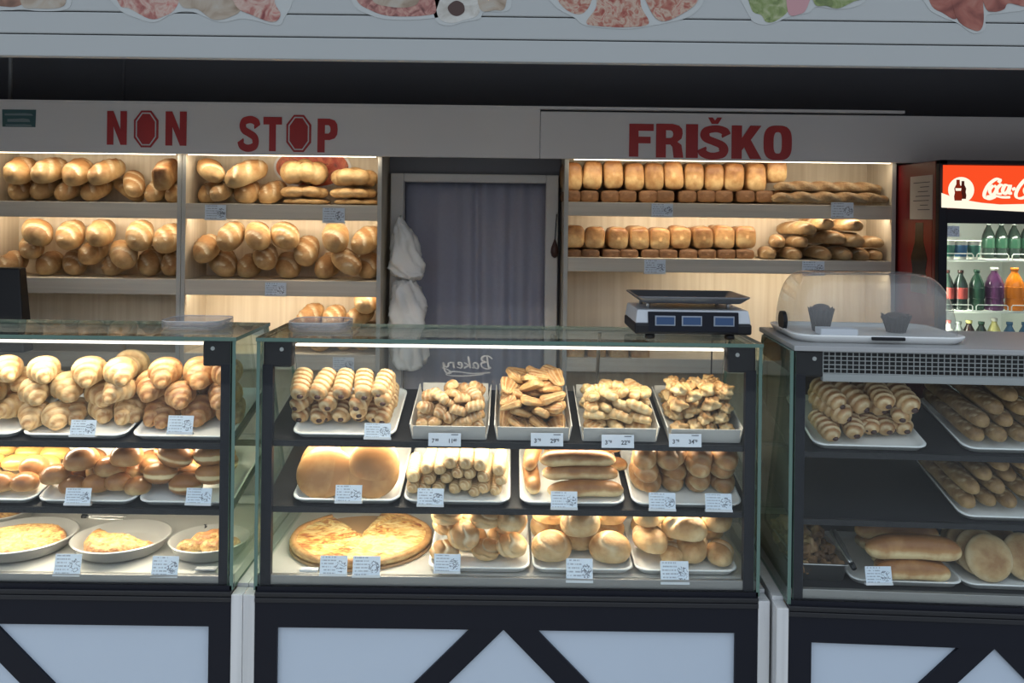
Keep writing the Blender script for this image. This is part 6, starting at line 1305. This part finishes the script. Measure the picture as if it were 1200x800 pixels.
# domed cake cover
c = at(1012, 398, 2.66); cz = 1.343
d = empty('cake_dome', (c.x, 2.67, cz), -RA, 'clear roll-top cake dome on a white tray on the right case', 'cake dome')
W, Dp, Hh = 0.495, 0.34, 0.178
mb = MB().rings([[(x, y, z) for x, y in rrect(W + a, Dp + a, 0.06, 8)] for a, z in ((-0.06, 0.0), (-0.02, 0.0), (0.0, 0.010), (0.012, 0.020), (0.012, 0.023), (-0.004, 0.024), (-0.02, 0.014), (-0.06, 0.012))])
build(mb, 'dome_tray', M['tray'], d, True)
R = []
for k in range(15):
    t = k / 14; z = Hh * math.sin(t * PI / 2); f = max(0.03, math.cos(t * PI / 2) ** 0.42) if k else 1.0
    fx = max(0.05, 1 - (1 - f) * 0.50 - 0.06 * t); fy = max(0.05, 1 - (1 - f) * 0.9)
    R.append([(x * fx - 0.01 * t, y * fy, 0.0235 + z) for x, y in rrect(W - 0.01, Dp - 0.01, 0.075, 10)])
build(MB().rings(R, cap0=False), 'dome_cover', M['acrylic'], d, True)
build(MB().box(-0.036, 0.060, -Dp / 2 - 0.012, -Dp / 2 - 0.004, 0.012, 0.022), 'dome_handle', M['black_plastic'], d, bevel=0.002)
build(MB().rings([[(-W / 2 - 0.004 + x, 0.0 + 0.035 * math.cos(q * PI / 8), 0.045 + 0.03 * math.sin(q * PI / 8)) for q in range(16)] for x in (0, 0.012)]), 'hinge_disc', M['black_plastic'], d)
def muffin(px, w, h, Y, label, flute):
    c = at(px, 384, Y); vs = []; R = []
    for z, k in ((0, .62), (0.3, .74), (0.62, .88), (0.82, 1.0)):
        R.append([(w / 2 * k * (1 + (0.06 if q % 2 else -0.06)) * math.cos(2 * PI * q / 28), w / 2 * k * (1 + (0.06 if q % 2 else -0.06)) * math.sin(2 * PI * q / 28), z * h + (0.10 * h * math.sin(q * flute) if z > .8 else 0)) for q in range(28)])
    R.append([(w / 2 * .8 * math.cos(2 * PI * q / 28), w / 2 * .8 * math.sin(2 * PI * q / 28), h * .78) for q in range(28)])
    m = empty('wrapped_muffin', (c.x, Y, cz + 0.0135), 0, label, 'muffin', 'wrapped muffins under the dome')
    build(MB().rings(R), 'paper_wrap', plain('dark_paper', (0.035, 0.03, 0.03), 0.7), m)
    build(MB().lathe([(w * .40, h * .72), (w * .38, h * .84), (w * .28, h * .95), (w * .12, h), (0.001, h * 1.01)], 24), 'muffin_top', plain('dark_muffin', (0.06, 0.04, 0.035), 0.7, noise=0.3, nscale=90), m, True)
muffin(962, 0.078, 0.085, 2.68, 'dark paper-wrapped muffin at the left under the dome', 2.1)
muffin(1050, 0.088, 0.062, 2.68, 'dark paper-wrapped muffin at the right under the dome', 1.3)
c = at(980, 388, 2.60)
tag(build(MB().box(-0.055, 0.055, -0.03, 0.03, 0, 0.02), 'white_box', M['card_white'], loc=(c.x, 2.60, cz + 0.014), rot=(0, 0, -RA), bevel=0.002), 'small flat white box at the front under the dome', 'box')
# ------------------------------------------------------------------ dark till monitor at the far left
c = at(10, 350, 3.35)
t = empty('till_monitor', (c.x, 3.35, 0), 0, 'dark till monitor behind the left case, at the picture edge', 'monitor')
build(MB().hexa([(-0.45, -0.02, 1.15), (0.075, -0.02, 1.15), (0.075, 0.05, 1.15), (-0.45, 0.05, 1.15), (-0.45, 0.05, 1.475), (0.012, 0.05, 1.475), (0.012, 0.10, 1.475), (-0.45, 0.10, 1.475)]), 'screen_housing', M['black_plastic'], t, bevel=0.006)
build(MB().hexa([(-0.42, 0.051, 1.19), (0.04, 0.051, 1.19), (0.04, 0.056, 1.19), (-0.42, 0.056, 1.19), (-0.42, 0.101, 1.45), (0.0, 0.101, 1.45), (0.0, 0.106, 1.45), (-0.42, 0.106, 1.45)]), 'screen', M['lcd_rim'], t)
build(MB().box(-0.24, -0.14, 0.0, 0.09, 0.92, 1.16), 'stand', M['black_plastic'], t, bevel=0.004)
tag(build(MB().box(-0.48, 0.14, -0.12, 0.22, 0.0, 0.92).box(-0.50, 0.16, -0.14, 0.24, 0.895, 0.92), 'till_desk', M['shelf_dark'], loc=(c.x, 3.35, 0), bevel=0.004), 'dark desk behind the left case that carries the till monitor', 'desk')
# ================================================================== drinks fridge
FX0, FX1, FY0, FY1, FZ = 1.728, 2.36, 3.47, 4.06, 1.955
fg = empty('drinks_fridge', ((FX0 + FX1) / 2, FY0, 0), 0, 'red glass-door drinks fridge with a lit red sign at the far right', 'fridge'); hw = (FX1 - FX0) / 2; fcx = (FX0 + FX1) / 2
M['fridge_red'] = plain('dark_red_enamel', (0.16, 0.012, 0.014), 0.35); M['fridge_in'] = plain('fridge_liner', (0.55, 0.58, 0.55), 0.4)
build(MB().box(-hw, -hw + 0.03, 0.0, 0.59, 0, FZ), 'side_panel', M['fridge_red'], fg, bevel=0.004)
build(MB().box(hw - 0.03, hw, 0.0, 0.59, 0, FZ), 'side_panel', M['fridge_red'], fg, bevel=0.004)
build(MB().box(-hw + 0.03, hw - 0.03, 0.565, 0.59, 0, FZ), 'back_panel', M['fridge_in'], fg)
build(MB().box(-hw + 0.03, hw - 0.03, 0.0, 0.565, FZ - 0.03, FZ).box(-hw + 0.03, hw - 0.03, 0.05, 0.565, 1.715, 1.73), 'cabinet_top', M['fridge_red'], fg)
for x in (-hw + 0.03, hw - 0.032): build(MB().box(x, x + 0.002, 0.0, 0.565, 0.18, 1.715), 'side_liner', M['fridge_in'], fg)
build(MB().box(-hw + 0.03, hw - 0.03, 0.0, 0.565, 0.0, 0.18), 'plinth', M['black'], fg)
build(MB().box(-hw, -hw + 0.034, -0.03, 0.0, 0.0, FZ).box(hw - 0.034, hw, -0.03, 0.0, 0.0, FZ).box(-hw, hw, -0.03, 0.0, FZ - 0.018, FZ), 'front_frame', M['black'], fg, bevel=0.003)
dr = build(MB().box(-hw + 0.034, hw - 0.034, -0.028, 0.0, 1.700, 1.758).box(-hw + 0.034, hw - 0.034, -0.028, 0.0, 0.18, 0.24).box(-hw + 0.030, -hw + 0.036, -0.027, 0.0, 0.2, 1.75).box(hw - 0.036, hw - 0.030, -0.027, 0.0, 0.2, 1.75), 'door_frame', M['black'], fg)
build(MB().box(-hw + 0.036, hw - 0.036, -0.02, -0.014, 0.24, 1.70), 'door_glass', M['glass'], dr)
c0 = at(1105, 197, FY0 - 0.03); sx0 = c0.x - fcx; sz0, sz1 = 1.766, 1.934; sx1 = hw - 0.036
def glow(name, col, es, top=None):
    m, nt, out = new_mat(name); e = N(nt, 'ShaderNodeEmission'); e.inputs[0].default_value = rgba(col); e.inputs[1].default_value = es; nt.links.new(e.outputs[0], out.inputs[0]); return m
M['sign_red'] = glow('backlit_red_film', (0.90, 0.075, 0.018), 0.95); M['sign_white'] = glow('backlit_white_film', (1.0, 0.90, 0.72), 0.95)
sg = build(MB().box(sx0, sx1, -0.032, -0.004, sz0, sz1), 'lit_sign', M['sign_red'], fg, label='backlit red sign with white script')
def S(px, py): p = at(px, py, FY0 - 0.034); return (p.x - fcx, p.z)
def onsign(nm, splines, mat, y, label=None, holes=()):
    o = flat_shape(nm, [[S(*p) for p in P] for P in splines], 0.001, mat, sg, [[S(*p) for p in P] for P in holes]); o.location = (0, y, 0)
    if label: o['label'] = label
    return o
onsign('white_wave', [[(1103.5, 226), (1112, 229), (1122, 236), (1135, 235), (1150, 237.5), (1172, 239.5), (1200, 239), (1240, 233), (1240, 250), (1103.5, 243)]], M['sign_white'], -0.0325)
cc = [(1126.5 + 15.2 * math.cos(2 * PI * k / 32), 222.5 + 15.2 * math.sin(2 * PI * k / 32)) for k in range(32)]
onsign('white_disc', [cc], M['sign_white'], -0.0330)
def bottle2d(cx, y0, y1, w): h = y1 - y0; return [(cx - w * .2, y0), (cx + w * .2, y0), (cx + w * .22, y0 + h * .22), (cx + w * .48, y0 + h * .42), (cx + w * .40, y0 + h * .62), (cx + w * .5, y0 + h * .8), (cx + w * .44, y1), (cx - w * .44, y1), (cx - w * .5, y0 + h * .8), (cx - w * .40, y0 + h * .62), (cx - w * .48, y0 + h * .42), (cx - w * .22, y0 + h * .22)]
M['sign_brown'] = glow('backlit_brown_print', (0.30, 0.03, 0.012), 0.6); M['sign_dark'] = glow('backlit_dark_print', (0.10, 0.02, 0.012), 0.5)
onsign('bottle_print', [bottle2d(1128.5, 212, 233, 8)], M['sign_dark'], -0.0335)
b = onsign('bottle_print', [bottle2d(1122.8, 210.5, 235, 9.5)], M['sign_brown'], -0.0338)
onsign('bottle_band', [[(1119.5, 220.5), (1126.5, 220.5), (1126, 223.5), (1120, 223.5)]], M['sign_white'], -0.0342)
def scr(P): return [S(x, y) for x, y in P]
wd = 0.0042 * 3.44
for nm, paths in (('script_letter_c', [[(1170, 214), (1172, 210.5), (1167, 210), (1159, 216), (1154, 225), (1154, 231), (1159, 233), (1167, 230)]]), ('script_swash', [[(1156, 230.5), (1166, 229.5), (1174, 231), (1184, 231)]]),
                  ('script_letter_o', [[(1164, 217), (1160, 222), (1161, 227), (1165, 227), (1168, 221), (1165, 217)]]), ('script_letter_c', [[(1176, 218), (1173, 216.5), (1168.5, 221), (1169, 226.5), (1174, 227)]]),
                  ('script_letter_a', [[(1183, 218), (1178, 217), (1175, 223), (1177, 227), (1181, 224), (1184, 217), (1182, 226), (1186, 226)]]), ('script_hyphen', [[(1186, 222), (1190, 220.5)]]),
                  ('script_letter_c', [[(1206, 214), (1206, 210), (1201, 211), (1194, 219), (1190.5, 227), (1192, 231.5), (1198, 232), (1206, 228)]]),
                  ('script_letter_o', [[(1206, 217), (1201, 222), (1202, 227), (1207, 226), (1210, 220), (1206, 217)]]), ('script_letter_l', [[(1214, 222), (1220, 214), (1217, 212), (1213, 220), (1213, 227), (1217, 226)]]), ('script_letter_a', [[(1227, 218), (1222, 217), (1219, 223), (1221, 227), (1225, 224), (1228, 217), (1226, 226), (1230, 226)]])):
    o = ribbon(nm, [scr(P) for P in paths], 0.0145, 0.007, 0.001, M['sign_white'], sg); o.location = (0, -0.0335, 0)
area('sign_light', fg, ((sx0 + sx1) / 2, -0.05, 1.85), sx1 - sx0, 0.15, 0.5, (1, .4, .25), (math.radians(90), 0, 0))
# inside: light tube and wire shelves
build(MB().tube([(-hw + 0.05, 0.05, 0.3), (-hw + 0.05, 0.05, 1.68)], 0.008, 8), 'light_tube', plain('fridge_tube', (.9, .9, .9), 0.4, emis=(0.9, 1.0, 0.85), es=5.0), fg, True)
area('fridge_light', fg, (0.0, 0.05, 1.69), 2 * hw - 0.12, 0.04, 3.4, (0.95, 1.0, 0.85), (math.radians(25), 0, 0))
area('fridge_light', fg, (-hw + 0.06, 0.06, 1.2), 0.9, 0.03, 3.0, (0.95, 1.0, 0.85), (math.radians(90), math.radians(90), math.radians(-60)))
M['wire'] = plain('white_wire', (0.72, 0.74, 0.68), 0.3)
FS = (1.548, 1.338, 1.128)
for z in FS:
    sh_ = build(MB().tube([(-hw + 0.034, 0.035, z), (hw - 0.034, 0.035, z)], 0.0045, 8), 'wire_shelf', M['wire'], fg, True)
    mb = MB()
    for k in range(28): mb.box(-hw + 0.036 + k * 0.0205, -hw + 0.039 + k * 0.0205, 0.035, 0.56, z - 0.001, z + 0.002)
    mb.box(-hw + 0.034, hw - 0.034, 0.30, 0.305, z - 0.003, z + 0.001); build(mb, 'shelf_wires', M['wire'], sh_)
    for k in range(4):
        x0 = -hw + 0.045 + k * 0.145; build(MB().tube([(x0, 0.034, z), (x0, 0.034, z + 0.022), (x0 + 0.006, 0.034, z + 0.028), (x0 + 0.124, 0.034, z + 0.028), (x0 + 0.13, 0.034, z + 0.022), (x0 + 0.13, 0.034, z)], 0.0022, 6), 'guard_loop', M['wire'], sh_, True)
# notes and poster on the fridge side, sticker on its door
M['note'] = plain('note_paper', (0.50, 0.47, 0.44), 0.7, noise=0.04, nscale=15)
def sidebox(px0, px1, py0, py1, name, mat, label, cat, th=0.002):
    """a sheet stuck on the fridge's side, whose plane is x = FX0"""
    def pt(px, py):
        U = (px - PX) * _c + (py - PY) * _s; V = -(px - PX) * _s + (py - PY) * _c; Y = FX0 * F / U; return (FX0, Y, EYE - V * Y / F)
    a, b = pt(px0, (py0 + py1) / 2), pt(px1, (py0 + py1) / 2); t_, bt = pt((px0 + px1) / 2, py0), pt((px0 + px1) / 2, py1)
    o = build(MB().box(-th, 0, b[1], a[1], bt[2], t_[2]), name, mat, loc=(FX0 + 0.0002, 0, 0)); return tag(o, label, cat), b[1], a[1], bt[2], t_[2]
o, ya, yb, za, zb = sidebox(1067, 1093, 206, 257, 'paper_note', M['note'], 'paper note with handwriting taped to the fridge side', 'note')
for k in range(7):
    z = zb - 0.03 - k * 0.019; build(MB().box(-0.0025, -0.0019, ya + 0.02 + 0.008 * (k % 3), yb - 0.03 - 0.02 * ((k * 7) % 4), z, z + 0.003), 'written_line', M['ink'], o)
o, ya, yb, za, zb = sidebox(1064, 1092, 258, 345, 'bottle_poster', plain('poster_red', (0.22, 0.012, 0.015), 0.4), 'red poster of a dark bottle on the fridge side, under the note', 'poster')
ym, hgt = (ya + yb) / 2, zb - za
P = [(ym + (x * (yb - ya) * 0.36), zb - 0.01 - t * hgt * .95) for x, t in ((-.45, 0), (.45, 0), (.5, .28), (.95, .5), (.75, .68), (1, .85), (.9, 1), (-.9, 1), (-1, .85), (-.75, .68), (-.95, .5), (-.5, .28))]
fb = flat_shape('bottle_print', [[(-y, z) for y, z in P]], 0.001, plain('poster_dark', (0.02, 0.016, 0.016), 0.25), o); fb.rotation_euler = (0, 0, -PI / 2); fb.location = (-0.0028, 0, 0)
c = at(1115, 271, 3.445)
tag(build(MB().box(-0.034, 0.034, -0.001, 0, -0.022, 0.022), 'door_sticker', M['card'], loc=(c.x, 3.4485, c.z)), 'small white printed sticker at the top of the fridge door', 'sticker')
# drinks
def bottle(px, zs, Y, h, r, body, cap, lab, label, kind='drink_bottle', cat='bottle', group='drinks in the fridge'):
    x = at(px, 300, Y).x; o = empty(kind, (x, Y, zs + 0.0025), 0, label, cat, group)
    build(MB().lathe([(r * .9, 0), (r, 0.006), (r, h * .12), (r * .93, h * .3), (r, h * .5), (r * .98, h * .62), (r * .7, h * .76), (r * .36, h * .88), (r * .34, h * .93)], 20), 'bottle_body', body, o, True)
    build(MB().lathe([(r * .42, h * .925), (r * .42, h), (0.001, h)], 14), 'bottle_cap', cap, o, True)
    if lab: build(MB().lathe([(r * 1.015, h * .28), (r * 1.02, h * .30), (r * 1.02, h * .54), (r * 1.015, h * .56)], 20), 'bottle_label', lab, o, True)
def liquid(n, c): return plain(n, c, 0.12)
LQ = {k: liquid('drink_' + k, v) for k, v in {'green': (0.02, 0.06, 0.035), 'dgreen': (0.017, 0.028, 0.022), 'purple': (0.10, 0.03, 0.09), 'orange': (0.75, 0.20, 0.01), 'yellow': (0.62, 0.55, 0.20), 'cola': (0.03, 0.012, 0.01), 'white': (0.62, 0.60, 0.52), 'blue': (0.05, 0.14, 0.26), 'grey': (0.25, 0.27, 0.25), 'red': (0.34, 0.06, 0.05), 'teal': (0.05, 0.16, 0.12)}.items()}
def cup(px, body, label, Y=3.53):
    x = at(px, 300, Y).x; o = empty('yogurt_cup', (x, Y, FS[0] + 0.0025), 0, label, 'cup', 'cups on the top fridge shelf')
    build(MB().lathe([(0.020, 0), (0.021, 0.004), (0.0265, 0.074), (0.028, 0.076)], 20), 'cup_body', LQ['white'], o, True); build(MB().lathe([(0.0222, 0.012), (0.0225, 0.014), (0.0262, 0.058), (0.0258, 0.060)], 20), 'cup_print', LQ[body], o, True)
    build(MB().lathe([(0.029, 0.076), (0.029, 0.079), (0.001, 0.08)], 20), 'cup_lid', LQ['white'], o, True)
cup(1111, 'teal', 'white cup with dark print at the fridge door edge, top shelf'); cup(1125.5, 'blue', 'white cup with blue print, second on the top fridge shelf'); cup(1141, 'teal', 'white cup with green print, third on the top fridge shelf')
for k, px in enumerate((1158, 1173, 1188, 1203)): bottle(px, FS[0], 3.72, 0.155, 0.026, LQ['dgreen'], LQ['grey'], LQ['green'], f'dark green bottle on the top fridge shelf, {ORD[k]} from the cups')
for px, body, lab, cap, h, r, nm in ((1110, 'dgreen', 'red', 'cola', .165, .028, 'dark bottle with red label beside the fridge door edge'), (1126, 'dgreen', 'red', 'cola', .165, .028, 'dark bottle with red label, second on the middle fridge shelf'), (1145, 'green', 'green', 'green', .168, .030, 'green bottle on the middle fridge shelf'), (1165.5, 'purple', 'purple', 'white', .178, .037, 'purple bottle with white cap on the middle fridge shelf'), (1189, 'orange', 'orange', 'orange', .178, .037, 'orange bottle beside the purple one on the middle fridge shelf'), (1212, 'orange', 'red', 'orange', .178, .037, 'second orange bottle on the middle fridge shelf at the edge')):
    bottle(px, FS[1], 3.56, h, r, LQ[body], LQ[cap], LQ[lab], nm)
for px, body, lab, cap, h, nm in ((1112, 'white', 'white', 'red', .165, 'small white bottle on the lower fridge shelf'), (1124, 'grey', 'grey', 'grey', .16, 'grey bottle on the lower fridge shelf'), (1136.5, 'cola', 'yellow', 'yellow', .165, 'dark bottle with yellow label on the lower fridge shelf'), (1151, 'dgreen', 'teal', 'green', .16, 'dark green bottle on the lower fridge shelf'), (1166, 'yellow', 'white', 'white', .175, 'pale yellow bottle on the lower fridge shelf'), (1184, 'blue', 'grey', 'blue', .16, 'blue bottle on the lower fridge shelf'), (1202, 'blue', 'white', 'blue', .16, 'second blue bottle on the lower fridge shelf at the edge')):
    bottle(px, FS[2], 3.57, h, .030, LQ[body], LQ[cap], LQ[lab], nm)
# ================================================================== light and camera
w = bpy.data.worlds.new('overcast_street'); sc.world = w; w.use_nodes = True; nt = w.node_tree; nt.nodes.clear()
out = nt.nodes.new('ShaderNodeOutputWorld'); bg = nt.nodes.new('ShaderNodeBackground'); tc = nt.nodes.new('ShaderNodeTexCoord'); sp = nt.nodes.new('ShaderNodeSeparateXYZ'); rp = nt.nodes.new('ShaderNodeValToRGB')
nt.links.new(tc.outputs['Generated'], sp.inputs[0]); nt.links.new(sp.outputs[2], rp.inputs[0])
rp.color_ramp.elements[0].position = 0.0; rp.color_ramp.elements[0].color = (0.20, 0.215, 0.24, 1); rp.color_ramp.elements[1].position = 0.45; rp.color_ramp.elements[1].color = (0.74, 0.86, 1.0, 1)
e = rp.color_ramp.elements.new(0.18); e.color = (0.58, 0.63, 0.69, 1)
nt.links.new(rp.outputs[0], bg.inputs[0]); bg.inputs[1].default_value = 1.2; nt.links.new(bg.outputs[0], out.inputs[0])
cam = bpy.data.cameras.new('camera'); co = bpy.data.objects.new('camera', cam); COL.objects.link(co); sc.camera = co
cam.sensor_width = 36; cam.lens = 36 * F / 1200; cam.shift_y = (PY - 400) / 1200; cam.shift_x = (600 - PX) / 1200; cam.clip_start = 0.05
co.matrix_world = Matrix.Translation((0, 0, EYE)) @ Matrix.Rotation(PI / 2, 4, 'X') @ Matrix.Rotation(ROLL, 4, 'Z')
sc.view_settings.view_transform = 'Standard'; sc.view_settings.look = 'None'; sc.view_settings.gamma = 1; sc.view_settings.use_curve_mapping = False; sc.view_settings.exposure = 0.2
sc.cycles.transparent_max_bounces = 32; sc.cycles.max_bounces = 8; sc.cycles.use_denoising = True
